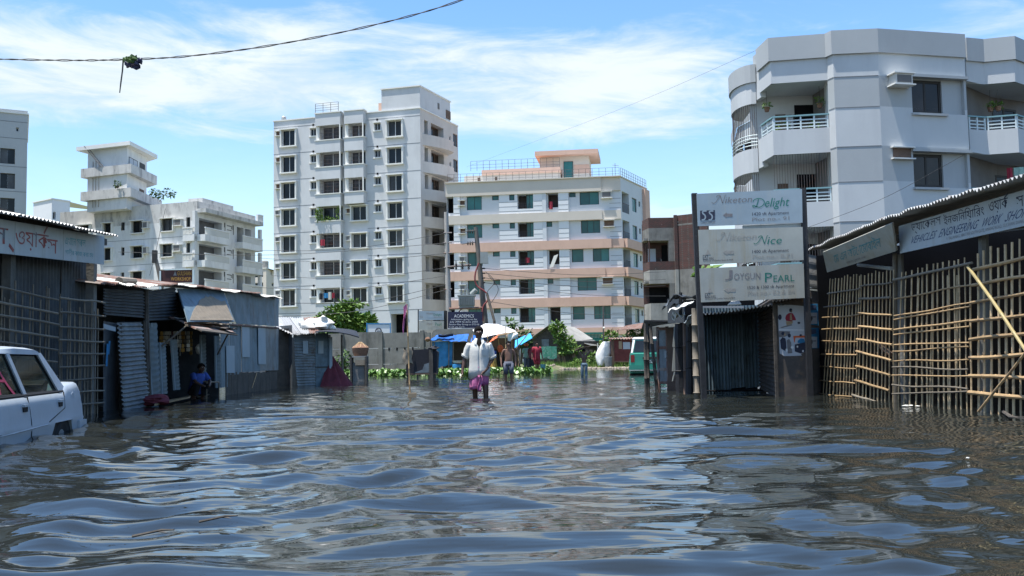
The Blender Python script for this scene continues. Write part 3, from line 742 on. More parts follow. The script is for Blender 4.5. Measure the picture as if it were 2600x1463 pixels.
    for (k, u, dz, w, h, mm, lab) in ((4, .62, .35, .55, .7, 'cloth_red', 'red cloth hung on a balcony of the tall grey apartment block'), (6, .5, .45, .4, .7, 'cloth_black', 'dark cloth hung at the outer edge of the lowest bay balcony'), (6, 1.05, .6, .5, .55, 'tarp_teal', 'teal cloth drying in the lowest bay balcony'), (6, 1.6, .4, .35, .85, 'cloth_white', 'white cloth drying in the middle of the lowest bay balcony'), (6, 2.05, .55, .3, .6, 'cloth_red', 'red cloth drying beside the white one in the lowest bay balcony')):
        cb = MB(); zz0 = b1[2] - k * S + dz
        cb.grid(lambda i, j: fr.w(b1[0] + u + w * i, -.95 + .05 * math.sin(i * 9), zz0 + h * j), 6, 3, 0, .012)
        tag(cb.obj('laundry', mm), lab, 'laundry', 'laundry on the tall block')
    # stair tower, roof rail, small roof things
    st0 = uu(968, 250); zt2 = fr.uz(1064, 219)[1]
    b = MB(); D = 7.0
    e = sd.L * .8
    top = [fr.w(st0, .05, roof + .1), fr.w(fr.L - .02, .05, roof + .1), sd.w(e, .05, roof + .1), sd.w(e, .05, roof + .1) + fr.e * -(fr.L - st0)]
    b.prism(top, (0, 0, zt2 - roof - .1)); b.obj('stair_tower', 'white_stucco', root)
    b = MB(); ctr = sum(top, Vector()) / 4
    b.prism([Vector((p.x + (p.x - ctr.x) * .035, p.y + (p.y - ctr.y) * .035, zt2)) for p in top], (0, 0, .14)); b.obj('coping', 'white_trim', root)
    for (f0, f1, q0, q1, mm) in ((.46, .5, .35, .62, 'inside'), (.68, .8, .1, .5, 'wood_brown')):
        wb = MB(); h = zt2 - roof; wb.fbox(sd, sd.L * f0, sd.L * f1, -.02, .04, roof + .1 + h * q0, roof + .1 + h * q1); wb.obj('tower_opening', mm, root)
    rb = MB(); u0, u1 = uu(806, 290), uu(864, 285)
    for zf in (.35, .62, .9, 1.15): rb.fbox(fr, u0, u1, -.5, -.46, roof + .3 + zf, roof + .33 + zf)
    for i in range(4): u = u0 + (u1 - u0) * i / 3; rb.fbox(fr, u - .02, u + .02, -.515, -.47, roof + .3, roof + 1.48)
    rb.obj('roof_rail', 'iron', root)
    tb = MB(); u = uu(712, 300); tb.lathe(fr.w(u, .8, roof + .1), [(.28, 0), (.3, .5), (.2, .62)], 10); tb.obj('roof_tank', 'zinc_roof', root)
    tb = MB(); tb.fbox(fr, uu(950, 265), uu(966, 265), 1.2, 3, roof + .1, roof + 1.35); tb.obj('roof_room', 'peach', root)
    # side wall: rounded balconies and windows
    hs = []
    def su(f): return f * sd.L
    def zside(k, a): return b2[2] + .3 - k * S + a
    for k in range(8):
        for f0, f1, a0, a1 in ((.10, .19, -.2, 1.5), (.27, .60, -.2, 1.5), (.755, .80, .45, 1.0), (.86, .985, .0, 1.5)):
            z0 = zside(k, a0)
            if z0 < .5: continue
            hs.append((su(f0), su(f1), z0, zside(k, a1), .25 if f0 > .7 else .9, 1))
    b = MB(); b.fwall(sd, 0, sd.L, -.5, roof, hs, 0, .3, 0); b.obj('side_wall', ['side_stucco', 'inside_dark'], root)
    for h in hs:
        dd = .08 if h[4] < .5 else .7
        if h[1] - h[0] > 1.2: window(root, sd, h[0] + .01, h[1] - .01, h[2] + .01, h[3] - .01, dd, 3 if h[1] - h[0] > 2 else 2, 'wood_brown', 'glass_brown', .08)
        else: window(root, sd, h[0] + .01, h[1] - .01, h[2] + .01, h[3] - .01, dd, 1, 'alu', 'glass_dark', .06)
    for k in range(8):
        z = zside(k, -.2)
        if z < 1.5: continue
        prof = []
        for i in range(11):
            t = i / 10; prof.append(sd.w(su(.05) + (su(.72) - su(.05)) * t, -1.35 * min(1, math.sin(math.pi * min(t * 1.5, 1) * .5)) * (1 if t < .85 else (1 - t) / .15 + .001), z - 1.25))
        bb = MB(); bb.prism([sd.w(su(.05), 0, z - 1.25)] + prof + [sd.w(su(.72), 0, z - 1.25)], (0, 0, 1.25)); bb.obj('side_balcony', 'side_stucco', root)
    return fr, roof
T_FR, T_ROOF = tall_block()

# ================================================================== PEACH-BANDED BLOCK
def peach_block():
    A = P(1136, 650, 106.5); B = P(1580, 650, 104.0); C = P(1646, 650, 112.0)
    fr = Frame(A, B); sd = Frame(B, C)
    root = thing('apartment_building', 'white apartment block with peach and beige bands, teal windows and railings round its roof', 'building', (A.x, A.y, 0))
    def uu(px, py=500): return fr.uz(px, py)[0]
    def zz(px, py): return fr.uz(px, py)[1]
    roof = (zz(1568, 446) + zz(1135, 472)) / 2
    zw1 = zz(1500, 487.3); zw0 = zz(1500, 519.9); S = 3.03
    wins = []   # u0,u1,z0,z1,kind
    X = lambda a: uu(1100 + a / 4.391)
    for k in range(5):
        t = zw1 - k * S; bt = zw0 - k * S
        wins += [(X(372), X(540), bt - .1, t, 2), (X(655), X(730), t - .5, t, 1), (X(850), X(908), t - .62, t, 1), (X(940), X(1115), bt - .2, t, 5)]
        if k in (0, 2, 4): wins += [(X(1222), X(1256), t - .55, t, 1), (X(1277), X(1392), bt - .15, t, 6)]
        else: wins += [(X(1234), X(1320), t - .55, t, 1)]
        if k == 0: wins += [(X(1515), X(1588), t - .5, t, 1), (X(1632), X(1847), bt, t, 2)]
        if k == 1: wins += [(X(1640), X(1853), bt, t, 3)]
        if k in (2, 4): wins += [(X(1530), X(1660), bt, t, 1), (X(1764), X(1946), bt, t, 2 if k == 2 else 3)]
        if k == 3: wins += [(X(1588), X(1800), bt, t, 2)]
    pil = [(X(228), X(300)), (X(735), X(1215)), (X(1395), X(1507))]     # proud white panels
    def inp(w): return any(p[0] - .02 <= w[0] and w[1] <= p[1] + .02 for p in pil)
    left = [(.02, X(226), zw0 - k * S - .35, zw1 - k * S, 1.0, 2) for k in range(5)]
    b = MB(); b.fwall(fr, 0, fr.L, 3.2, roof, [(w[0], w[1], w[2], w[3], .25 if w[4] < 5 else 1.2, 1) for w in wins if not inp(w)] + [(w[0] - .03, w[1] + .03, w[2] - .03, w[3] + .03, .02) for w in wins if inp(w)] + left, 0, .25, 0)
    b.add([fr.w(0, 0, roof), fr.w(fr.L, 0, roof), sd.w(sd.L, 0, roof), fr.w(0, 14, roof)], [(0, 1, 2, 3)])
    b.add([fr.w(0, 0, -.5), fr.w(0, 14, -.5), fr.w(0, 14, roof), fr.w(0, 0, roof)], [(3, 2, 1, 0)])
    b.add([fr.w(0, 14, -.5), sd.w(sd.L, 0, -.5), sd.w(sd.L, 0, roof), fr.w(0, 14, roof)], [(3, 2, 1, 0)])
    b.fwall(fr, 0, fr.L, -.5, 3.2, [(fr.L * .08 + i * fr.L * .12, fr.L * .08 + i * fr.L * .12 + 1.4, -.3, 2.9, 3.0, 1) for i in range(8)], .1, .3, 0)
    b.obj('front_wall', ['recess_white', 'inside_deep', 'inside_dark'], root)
    pdp = -.22
    for p in pil:
        hs = [(w[0], w[1], w[2], w[3], .45 if w[4] < 5 else 1.4, 1) for w in wins if w[0] > p[0] - .02 and w[1] < p[1] + .02]
        b = MB(); b.fwall(fr, p[0], p[1], 3.4, roof - .3, hs, pdp, .45, 0)
        for u in p: b.add([fr.w(u, pdp, 3.4), fr.w(u, 0, 3.4), fr.w(u, 0, roof - .3), fr.w(u, pdp, roof - .3)], [(0, 1, 2, 3)])
        b.obj('wall_panel', ['blue_white', 'inside_deep'], root)
    gb = MB()
    for p in pil + [(X(1960), fr.L)]:
        for k in range(5):
            for f in (.55, 1.05, 1.55):
                z = zw1 - k * S - f - .25
                segs = [p]
                for w in wins:
                    if w[2] < z < w[3]:
                        segs = [q for s_ in segs for q in ((s_[0], min(s_[1], w[0] - .03)), (max(s_[0], w[1] + .03), s_[1])) if q[1] - q[0] > .05]
                for s_ in segs: gb.fbox(fr, s_[0] + .01, s_[1] - .01, (pdp if p[1] < X(1900) else 0) - .008, .01, z - .022, z + .022)
    stuff(gb.obj('groove', 'groove', root))
    for i, w in enumerate(wins):
        pr = pdp if inp(w) else 0
        if w[4] < 5: window(root, fr, w[0] + .01, w[1] - .01, w[2] + .01, w[3] - .01, pr + .16, w[4] if w[4] < 4 else 1, 'dark_frame', 'glass_teal', .04)
        elif w[4] == 5:
            window(root, fr, (w[0] + w[1]) / 2 + .05, w[1] - .02, w[2] + .02, w[3] - .02, pr + .5, 2, 'dark_frame', 'glass_teal', .04)
            rb = MB(); 
            for zf in (.3, .6): rb.fbox(fr, w[0], w[1], pr + .08, pr + .1, w[2] + zf, w[2] + zf + .02)
            for q in range(9): u = w[0] + (w[1] - w[0]) * (q + .5) / 9; rb.fbox(fr, u - .008, u + .008, pr + .09, pr + .105, w[2], w[2] + .62)
            rb.obj('balcony_rail', 'iron', root)
    # bands
    def band(z0, z1, m, u1, dd=-.42):
        bb = MB(); bb.fbox(fr, -.05, u1, dd + .08, -.002, z0, z1); bb.fbox(fr, u1, fr.L + (.0 if m == 'beige' else .22), dd + .22, -.003, z0 - .001, z1 + .001); bb.obj('band', m, root)
        return
    band(zw1 + .02, roof, 'beige', X(1875), -.42)
    for k, m in ((0, 'beige'), (1, 'peach'), (2, 'peach'), (3, 'peach')):
        z0 = zw1 - (k + 1) * S + .02; band(z0, z0 + .95, m, X([1880, 1975, 1900, 1960][k]))
    z0 = zw1 - 5 * S + .02; band(z0, z0 + .75, 'peach', X(1960))
    cb = MB(); cb.fbox(fr, X(1216), X(1258), pdp - .02, -.002, 3.3, roof - .001); cb.obj('rib', 'recess_white', root)
    cb = MB(); cb.fbox(fr, -.1, fr.L + .1, -.5, .2, roof, roof + .1); cb.fbox(sd, .11, sd.L, -.1, .2, roof + .001, roof + .099); cb.obj('coping', 'beige', root)
    for (k, u0, e) in ((0, 1880, False), (1, 1900, True), (3, 1870, True)):
        t = zw1 - k * S; ac_unit(root, fr, X(u0), X(u0) + 1.0, t - .75, t - .1, .4, empty=e)
    for k in range(5):
        t = zw1 - k * S; ac_unit(root, fr, X(290), X(350), t - .95, t - .45, .4, empty=k not in (2, 3))
    # side wall
    hs = []
    for k in range(5):
        t = zw1 - k * S
        hs += [(.35, 2.6, t - 2.2, t, 1.0, 1), (3.6, 5.2, t - 1.7, t - .2, .25, 1), (5.9, 6.5, t - .9, t - .3, .25, 1)]
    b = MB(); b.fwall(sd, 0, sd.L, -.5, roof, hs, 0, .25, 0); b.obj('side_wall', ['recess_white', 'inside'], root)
    for h in hs:
        if h[4] < .5: window(root, sd, h[0] + .01, h[1] - .01, h[2] + .01, h[3] - .01, .1, 2 if h[1] - h[0] > 1 else 1, 'dark_frame', 'glass_teal', .05)
        else:
            window(root, sd, h[0] + .02, h[1] - .02, h[2] + .02, h[3] - .02, .7, 2, 'dark_frame', 'glass_teal', .05)
            rb = MB()
            for q in range(10): u = h[0] + (h[1] - h[0]) * (q + .5) / 10; rb.fbox(sd, u - .012, u + .012, -.02, .005, h[2], h[2] + .95)
            rb.fbox(sd, h[0], h[1], -.025, .01, h[2] + .95, h[2] + .99); rb.obj('balcony_rail', 'iron', root)
    for k, m in ((1, 'peach'), (2, 'peach'), (3, 'peach'), (4, 'peach')):
        z0 = zw1 - (k + 1) * S + .02
        bb = MB(); bb.fbox(sd, .05, sd.L * .93, -.6 if k else -.2, -.002, z0, z0 + (.95 if k < 4 else .75)); bb.obj('band', m, root)
    pb = MB(); pb.fbox(sd, sd.L * .82, sd.L + .02, -.35, -.004, 3, roof - .2); pb.obj('corner_rib', 'peach', root)
    # upper roof level, stair house, railings
    h1 = zz(1400, 425) + .2
    up = MB(); u0, u1 = X(285), X(1385)
    up.fbox(fr, u0, u1, 3.4, 9, roof + .1, roof + 1.45, 0); up.fbox(fr, u0 + 2.0, u1 + .1, 3.2, 9.2, roof + 1.45, roof + 2.0, 1); up.obj('roof_storey', ['beige', 'peach'], root)
    for (a, c) in ((440, 470), (640, 665)):
        db = MB(); db.fbox(fr, X(a), X(c), 3.36, 3.45, roof + .1, roof + 1.2); db.obj('roof_door', 'wood_brown', root)
    sh = MB(); s0, s1 = X(1140), X(1715); zt = roof + 3.5
    sh.fbox(fr, s0, s1, 5.0, 9.5, roof + 1.9, zt, 0); sh.fbox(fr, X(1540), s1 + .02, 4.97, 9.4, roof + 1.5, roof + 2.5, 1); sh.fbox(fr, X(1400), s1, 4.99, 9, roof + .1, roof + 1.9, 0); sh.obj('stair_house', ['beige', 'peach'], root)
    sl = MB(); sl.fbox(fr, X(1095), X(1830), 4.0, 10.2, zt, zt + .5); sl.obj('stair_house_roof', 'peach', root)
    window(root, fr, X(1420), X(1530), roof + .9, roof + 2.9, 4.93, 1, 'dark_frame', 'glass_teal', .05)
    rr = MB()
    def rail(f, ua, ub, d, z, n, h=.95):
        for q in (.3, .6, 1): rr.fbox(f, ua, ub, d - .013, d + .013, z + h * q - .013, z + h * q + .013)
        for i in range(n + 1): u = ua + (ub - ua) * i / n; rr.fbox(f, u - .018, u + .018, d - .02, d + .02, z, z + h - .03)
    rail(fr, .1, fr.L - .1, .05, roof + .1, 26); rail(sd, .3, sd.L, .05, roof + .1, 14); rail(fr, X(360), X(1385), 3.5, roof + 2.0, 14, 1.1)
    rr.obj('roof_rail', 'iron', root)
    an = MB(); an.tube([fr.w(fr.L - .6, 3, roof), fr.w(fr.L - .6, 3, roof + 2.1)], .025, 5); an.tube([fr.w(fr.L - .9, 3, roof + 1.9), fr.w(fr.L - .2, 3, roof + 1.8)], .02, 4); an.obj('antenna', 'iron', root)
    for (k, a, c, zf, h, mm, lab) in ((2, 1020, 1065, -.75, .55, 'cloth_red', 'red cloth hanging in a balcony opening of the peach-banded block'), (0, 1290, 1330, -.9, .8, 'cloth_red', 'pink and red cloth in the top floor opening of the peach-banded block')):
        cb = MB(); t = zw1 - k * S
        cb.grid(lambda i, j: fr.w(X(a) + (X(c) - X(a)) * i, -.15 + .06 * math.sin(i * 8), t + zf - h * j), 6, 4, 0, .012); tag(cb.obj('laundry', mm), lab, 'laundry', 'laundry on the peach-banded block')
    cb = MB(); t = zw1 - 2 * S
    cb.grid(lambda i, j: fr.w(X(1335) + .45 * i - .5 * j, -.3 - .1 * j, t - .65 - 1.3 * j + .15 * i), 4, 6, 0, .012); tag(cb.obj('laundry', 'cloth_white'), 'long pale cloth hanging out over the sill of the peach-banded block', 'laundry', 'laundry on the peach-banded block')
peach_block()

# ================================================================== OLD WHITE BLOCK WITH ROOF TOWER
def old_block():
    A = P(151, 640, 125.0); B = P(500, 640, 118.0); C = P(648, 660, 131.0)
    fr = Frame(A, B); sd = Frame(B, C)
    root = thing('apartment_building', 'weathered white apartment block with mildewed parapet, corner balconies and a stepped tower on its roof', 'building', (A.x, A.y, 0))
    uu = lambda px, py=580: fr.uz(px, py)[0]
    zz = lambda px, py: fr.uz(px, py)[1]
    roof = (zz(490, 513) + zz(160, 538)) / 2
    t0 = zz(426, 556); S = t0 - zz(427, 620.5)
    hs, ws = [], []
    for k in range(6):
        t = t0 - k * S
        for a, c, h, q in ((199, 230, 1.55, 2), (264.5, 286, 1.5, 2), (307.5, 316.5, 1.0, 1), (336.5, 366, 1.45, 2), (411.5, 441.5, 1.5, 2), (473, 483, 1.9, 1)):
            hs.append((uu(a), uu(c), t - h, t, .3)); ws.append((uu(a), uu(c), t - h, t, q))
    b = MB(); b.fwall(fr, 0, fr.L, -.5, roof - 2.3, hs, 0, .3, 0); b.fwall(fr, 0, fr.L, roof - 2.3, roof, [h for h in hs if h[3] > roof - 2.3], 0, .3, 1)
    b.add([fr.w(0, 0, roof), fr.w(fr.L, 0, roof), sd.w(sd.L, 0, roof), fr.w(0, 14, roof)], [(0, 1, 2, 3)], 1)
    b.add([fr.w(0, 0, -.5), fr.w(0, 14, -.5), fr.w(0, 14, roof), fr.w(0, 0, roof)], [(3, 2, 1, 0)])
    b.obj('front_wall', ['old_white', 'old_parapet'], root)
    for i, w in enumerate(ws):
        window(root, fr, w[0] + .01, w[1] - .01, w[2] + .01, w[3] - .01, .2, w[4], 'dark_frame', 'glass_dark', .05)
        if w[1] - w[0] > .7:
            sb = MB(); a, c = w[0], w[1]; t = .13
            sb.fbox(fr, a - t, a, -.35, 0, w[2], w[3]); sb.fbox(fr, c, c + t, -.35, 0, w[2], w[3]); sb.fbox(fr, a - t - .05, c + t + .05, -.5, -.001, w[3], w[3] + .1); sb.fbox(fr, a - t - .03, c + t + .03, -.3, -.001, w[2] - .1, w[2]); sb.obj('window_surround', 'white_trim', root)
    for k, px0, px1 in ((0, 367, 379), (0, 447, 464), (1, 446, 462), (1, 368, 378)):
        t = t0 - k * S; ac_unit(root, fr, uu(px0), uu(px1), t - .95, t - .2, .4)
    gb = MB()
    for k in range(6): gb.fbox(fr, uu(264), uu(470), -.012, .01, t0 - k * S - 2.3, t0 - k * S - 2.25)
    stuff(gb.obj('groove', 'groove', root))
    # side wall with corner balconies and slit ornaments
    hs = []
    L = sd.L
    for k in range(6):
        t = t0 - k * S + .1
        hs.append((L * .03, L * .40, t - 2.2, t - .2, 1.1, 2)); hs.append((L * .66, L * .78, t - 2.2, t - .2, 1.0, 2)); hs.append((L * .81, L * .92, t - 2.2, t - .2, 1.2, 3))
    b = MB(); b.fwall(sd, 0, L, -.5, roof - .9, hs, 0, .3, 0)
    b.fwall(sd, 0, L, roof - .9, roof, [], -.02, .3, 1)
    b.obj('side_wall', ['old_white', 'old_parapet', 'inside', 'blue_white'], root)
    sl = MB()
    for k in range(6):
        t = t0 - k * S - .2
        for u0, z0, w_, h_ in ((L * .44, -.35, .22, .6), (L * .44 + .13, -.95, .09, 1.0), (L * .585, -.45, .22, .6), (L * .585 + .13, -1.05, .09, 1.0), (L * .49, -.1, 1.0, .1), (L * .49 + .95, -.4, .1, .4), (L * .49, -.62, 1.0, .08)):
            sl.fbox(sd, u0, u0 + w_, -.03, .02, t + z0 - h_ * .0, t + z0 + h_ * (1 if h_ < 1 else .6))
    stuff(sl.obj('slit_ornament', 'dark_frame', root))
    for k in range(6):
        t = t0 - k * S + .1; zf = t - 2.3
        for (f0, f1, fu0, name) in ((0.0, .40, -1.6, 'corner'), (.63, 1.0, 0, 'end')):
            bb = MB()
            bb.fbox(sd, L * f0 + .0, L * f1, -1.1, -.003, zf - .75, zf + .05); bb.fbox(sd, L * f0, L * f1 + .05, -1.16, -1.0, zf + .78, zf + .92)
            if name == 'corner':
                bb.fbox(fr, fr.L + fu0, fr.L, -.6, -.003, zf - .75, zf + .05); bb.fbox(fr, fr.L + fu0, fr.L, -.66, -.5, zf + .78, zf + .92)
                bb.fbox(fr, fr.L - .38, fr.L, -.4, -.002, zf - .5, t + .6)
            else: bb.fbox(sd, L - .4, L, -1.0, -.6, zf, t - .1)
            bb.obj('balcony', 'old_white', root)
            ba = MB()
            n = int((f1 - f0) * L / .22)
            for i in range(n): u = L * f0 + (L * (f1 - f0)) * (i + .5) / n; ba.fbox(sd, u - .055, u + .055, -1.12, -1.03, zf + .05, zf + .78)
            if name == 'corner':
                for i in range(7): u = fr.L + fu0 + .1 + i * .2; ba.fbox(fr, u - .055, u + .055, -.62, -.53, zf + .05, zf + .78)
            stuff(ba.obj('balustrade', 'white_trim', root))
    cb = MB(); cb.fbox(sd, 0, L, -1.2, -.003, roof - 1.4, roof - .9); cb.obj('cornice', 'old_parapet', root)
    ba = MB()
    for i in range(5): u = L * .93 + i * .25; ba.fbox(sd, u - .06, u + .06, -1.12, -1.0, roof - .9, roof - .1)
    ba.fbox(sd, L * .9, L * .93, -1.15, -.9, roof - .9, roof); ba.fbox(sd, L * .93, L + .1, -1.15, -.95, roof - .1, roof + .05); stuff(ba.obj('balustrade', 'old_white', root))
    pb = MB(); pb.fbox(sd, L * .2, L * .72, 1, 3, roof, roof + .85); pb.obj('roof_parapet', 'old_parapet', root)
    # tower
    Q = 119.5
    k0 = P(322, 480, Q); a0 = P(222, 480, Q + 2.5); c0 = P(372, 480, Q + 6.5)
    tf, ts = Frame(a0, k0), Frame(k0, c0)
    zt = lambda py: P(322, py, Q).z
    def ring(z0, z1, o, m, nm, extra=0.0, o2=None):
        o2 = o if o2 is None else o2
        p = [tf.w(-o, -o, z0), tf.w(tf.L, 0, z0) + (ts.n * -o2) + tf.n * -o, ts.w(ts.L + o2 + extra, -o2, z0), tf.w(-o, 7, z0) + Vector((extra, 3, 0))]
        bb = MB(); bb.prism(p, (0, 0, z1 - z0)); return bb.obj(nm, m, root)
    ring(roof - .5, zt(366), 0, 'old_white', 'tower')
    ring(zt(372), zt(362), .95, 'white_trim', 'tower_roof', 0, 1.0)
    ring(zt(441), zt(418), .55, 'old_parapet', 'tower_terrace', .3, .9)
    ring(zt(501), zt(478), .55, 'old_parapet', 'tower_terrace', 2.2, .9)
    for py0, py1, f0, f1, mm in ((395, 424, .62, .9, 'dark_frame'), (464, 484, .62, .86, 'wood_brown')):
        db = MB(); db.fbox(ts, ts.L * f0, ts.L * f1, -.03, .05, zt(py1), zt(py0)); db.obj('tower_door', mm, root)
    window(root, ts, ts.L * .08, ts.L * .5, zt(418), zt(396), -.06, 2, 'dark_frame', 'paper', .05)
    lb = MB(); p0, p1 = tf.w(tf.L * .42, -.5, zt(419)), tf.w(tf.L * .05, -.9, zt(362))
    dx = Vector((.32, 0, 0))
    for s_ in (0, 1): lb.tube([p0 + dx * s_, p1 + dx * s_], .035, 5)
    for i in range(15): q = p0.lerp(p1, (i + .5) / 15); lb.tube([q, q + dx], .025, 4)
    lb.obj('roof_ladder', 'iron', root)
    pp = MB()
    for f in (.15, .22, .3): pp.tube([tf.w(tf.L * f, -.08, roof), tf.w(tf.L * f, -.08, zt(400))], .05, 5)
    pp.obj('pipe', 'pole_concrete', root)
    lf = MB(); leaf_cloud(lf, P(418, 492, 121), (1.5, .6, .5), 130, .4, 12); leaf_cloud(lf, P(392, 488, 121), (.6, .4, .4), 60, .35, 13)
    pl = thing('roof_plant', 'straggly green plant growing on the old white roof beside its tower', 'plant', P(412, 510, 121))
    lf.obj('foliage', 'leaf', pl); sm = MB(); sm.tube([P(405, 512, 121), P(415, 498, 121), P(425, 490, 121)], .04, 5); sm.obj('stem', 'bark', pl)
    lf = MB(); c = tf.w(tf.L * .85, -.6, zt(476)); leaf_cloud(lf, c + Vector((0, 0, .4)), (.4, .3, .4), 90, .25, 14)
    pl = thing('potted_plant', 'small potted shrub on the lower terrace of the white roof tower', 'plant', c)
    lf.obj('foliage', 'leaf', pl); sm = MB(); sm.lathe(c - Vector((0, 0, .1)), [(.16, 0), (.22, .25)], 8); sm.obj('pot', 'brick_red', pl)
old_block()

def simple_block(name, label, A, B, C, top, mats, windows, side=(), extra=None):
    fr, sd = Frame(A, B), Frame(B, C)
    root = thing(name, label, 'building', (A.x, A.y, 0))
    b = MB(); hs = [(fr.uz(x0, (y0 + y1) / 2)[0], fr.uz(x1, (y0 + y1) / 2)[0], fr.uz((x0 + x1) / 2, y1)[1], fr.uz((x0 + x1) / 2, y0)[1], .35) for x0, x1, y0, y1, *_ in windows]
    b.fwall(fr, 0, fr.L, -.5, top, hs, 0, .35, 0)
    hs2 = [(sd.uz(x0, (y0 + y1) / 2)[0], sd.uz(x1, (y0 + y1) / 2)[0], sd.uz((x0 + x1) / 2, y1)[1], sd.uz((x0 + x1) / 2, y0)[1], .35) for x0, x1, y0, y1, *_ in side]
    b.fwall(sd, 0, sd.L, -.5, top, hs2, 0, .35, 0)
    D = fr.w(0, 12, top)
    b.add([fr.w(0, 0, top), fr.w(fr.L, 0, top), sd.w(sd.L, 0, top), D], [(0, 1, 2, 3)])
    b.obj('wall', mats[0], root)
    for h, w in zip(hs, windows): window(root, fr, h[0] + .01, h[1] - .01, h[2] + .01, h[3] - .01, .2, w[4] if len(w) > 4 else 2, 'alu' if len(w) < 6 else w[5], 'glass_dark', .06)
    for h, w in zip(hs2, side): window(root, sd, h[0] + .01, h[1] - .01, h[2] + .01, h[3] - .01, .2, w[4] if len(w) > 4 else 1, 'alu', 'glass_dark', .06)
    cb = MB(); cb.fbox(fr, -.1, fr.L + .1, -.12, .2, top, top + .15); cb.fbox(sd, .13, sd.L, -.12, .2, top + .001, top + .149); cb.obj('coping', 'white_trim', root)
    return root, fr, sd
# grey block cut off by the frame, far behind the workshop roof
A, B, C = P(-170, 450, 107.5), P(68, 450, 112), P(67, 450, 126)
rt, fr, sd = simple_block('apartment_building', 'plain grey apartment block with recessed windows rising behind the workshop with the red lettering', A, B, C, P(68, 292, 112).z, ['grey_paint'],
    [(40 - 62 * i - 40, 38 - 62 * i, y, y + 39, 2, 'dark_frame') for i in range(3) for y in (377, 440, 503, 566, 629)] + [(40, 48, 324, 334, 1)])
b = MB(); b.fbox(fr, fr.L - 6.5, fr.L - .01, .3, 6, P(68, 292, 112).z + .15, P(68, 281, 112).z); b.obj('roof_room', 'grey_paint', rt)
gb = MB()
for y in (310, 352, 424, 487): gb.fbox(fr, 0, fr.L, -.012, .01, fr.uz(50, y)[1] - .05, fr.uz(50, y)[1] + .02)
stuff(gb.obj('groove', 'groove', rt))
simple_block('house', 'small pale house top with one narrow window seen between grey block and weathered white block', P(84, 560, 140), P(131, 560, 137), P(177, 560, 139.5), P(131, 506, 137).z, ['blue_white'], [], [(134, 142, 538, 557, 1)])
rt, fr, sd = simple_block('house', 'distant cream house with roof tanks in the gap beside the tall grey block', P(636, 720, 182), P(676, 720, 180), P(712, 720, 190), P(676, 682, 180).z, ['beige'],
    [(640, 668, 690, 705), (640, 668, 718, 729)], [(687, 690, 688, 698), (690, 696, 719, 727)])
for i, (px, w) in enumerate(((660, .7), (668, .7), (673, 1.3))):
    tb = MB(); tb.lathe(P(px, 681, 182), [(w * .5, 0), (w * .5, 1.2), (w * .3, 1.4)], 10); tb.obj('roof_tank', 'concrete_light', rt)

# ================================================================== UNFINISHED BRICK BUILDING
def brick_block():
    A = P(1634, 700, 92); K = P(1650, 700, 90.0); B = P(1714, 700, 90.0); C = P(1800, 700, 88.0)
    root = thing('unfinished_building', 'unfinished brick building with bare concrete bands standing behind the name boards', 'building', (A.x, A.y, 0))
    f0, f1, f2 = Frame(A, K), Frame(K, B), Frame(B, C)
    z = lambda py, px=1680: f1.uz(px, py)[1]
    top = z(553)
    # storey stack: (z0, z1, material)
    lay = [(z(579), top, 'brick_red'), (z(611), z(579), 'concrete'), (z(686), z(664), 'brick_red'), (z(720), z(686), 'concrete_light'), (z(830), z(770), 'concrete_light'), (-.5, z(830), 'concrete')]
    for z0, z1, m in lay:
        b = MB(); b.prism([f0.w(0, 0, z0), f1.w(0, 0, z0), f1.w(f1.L - .001, 0, z0), f1.w(f1.L - .001, .25, z0), f1.w(.15, .25, z0), f0.w(0, .25, z0)], (0, 0, z1 - z0)); b.obj('spandrel', m, root)
    b = MB(); b.fbox(f1, -.3, f1.L - .02, 2.2, 2.4, -.5, top - .3, 0); b.obj('back_wall', 'brick_red', root)
    for u0, u1, d, py0, py1 in ((.1, .9, 2.15, 625, 664), (1.45, 2.0, 2.15, 616, 664), (.2, 2.0, 2.15, 726, 768)):
        b = MB(); b.fbox(f1, u0, u1, d, d + .04, z(py1), z(py0)); b.obj('opening', 'inside_dark' if u0 > .15 else 'paper', root)
    for zz_ in (z(611), z(720), z(830)):
        b = MB(); b.fbox(f1, -.4, f1.L - .01, .26, 2.19, zz_ + .05, zz_ + .25); b.obj('floor_slab', 'concrete', root)
    b = MB(); b.fbox(f1, f1.L - .5, f1.L - .003, .003, .6, z(664), z(611)); b.fbox(f1, f1.L - .5, f1.L - .003, .003, .6, z(770), z(720)); b.obj('column', 'concrete', root)
    # bare red bars
    for i in range(4):
        b = MB(); q = f0.w(f0.L * (.1 + i * .28), .05, 0); b.tube([(q.x, q.y, z(686)), (q.x, q.y, z(611))], .05, 5); b.obj('post', 'brick_red', root)
    b = MB(); b.fbox(f2, 0, f2.L, -.002, .3, z(686), top + .15, 0); b.fbox(f2, 0, f2.L, -.004, .3, z(575), z(571), 1); b.fbox(f2, 0, f2.L, -.003, .3, -.5, z(686) - .002, 1); b.obj('wing_wall', ['brick_red', 'concrete'], root)
    b = MB(); b.fbox(f1, f1.L - .001, f1.L + .28, -.35, .0, -.5, z(686), 1); b.fbox(f1, f1.L - .001, f1.L + .28, -.35, 0, z(686) + .001, top + .18, 0); b.obj('pier', ['brick_red', 'concrete_light'], root)
    b = MB(); b.add([f0.w(0, .3, top - .4), f1.w(f1.L, .3, top - .4), f2.w(f2.L, .3, top - .4), f0.w(0, 8, top - .4)], [(0, 1, 2, 3)]); b.obj('roof', 'concrete', root)
brick_block()

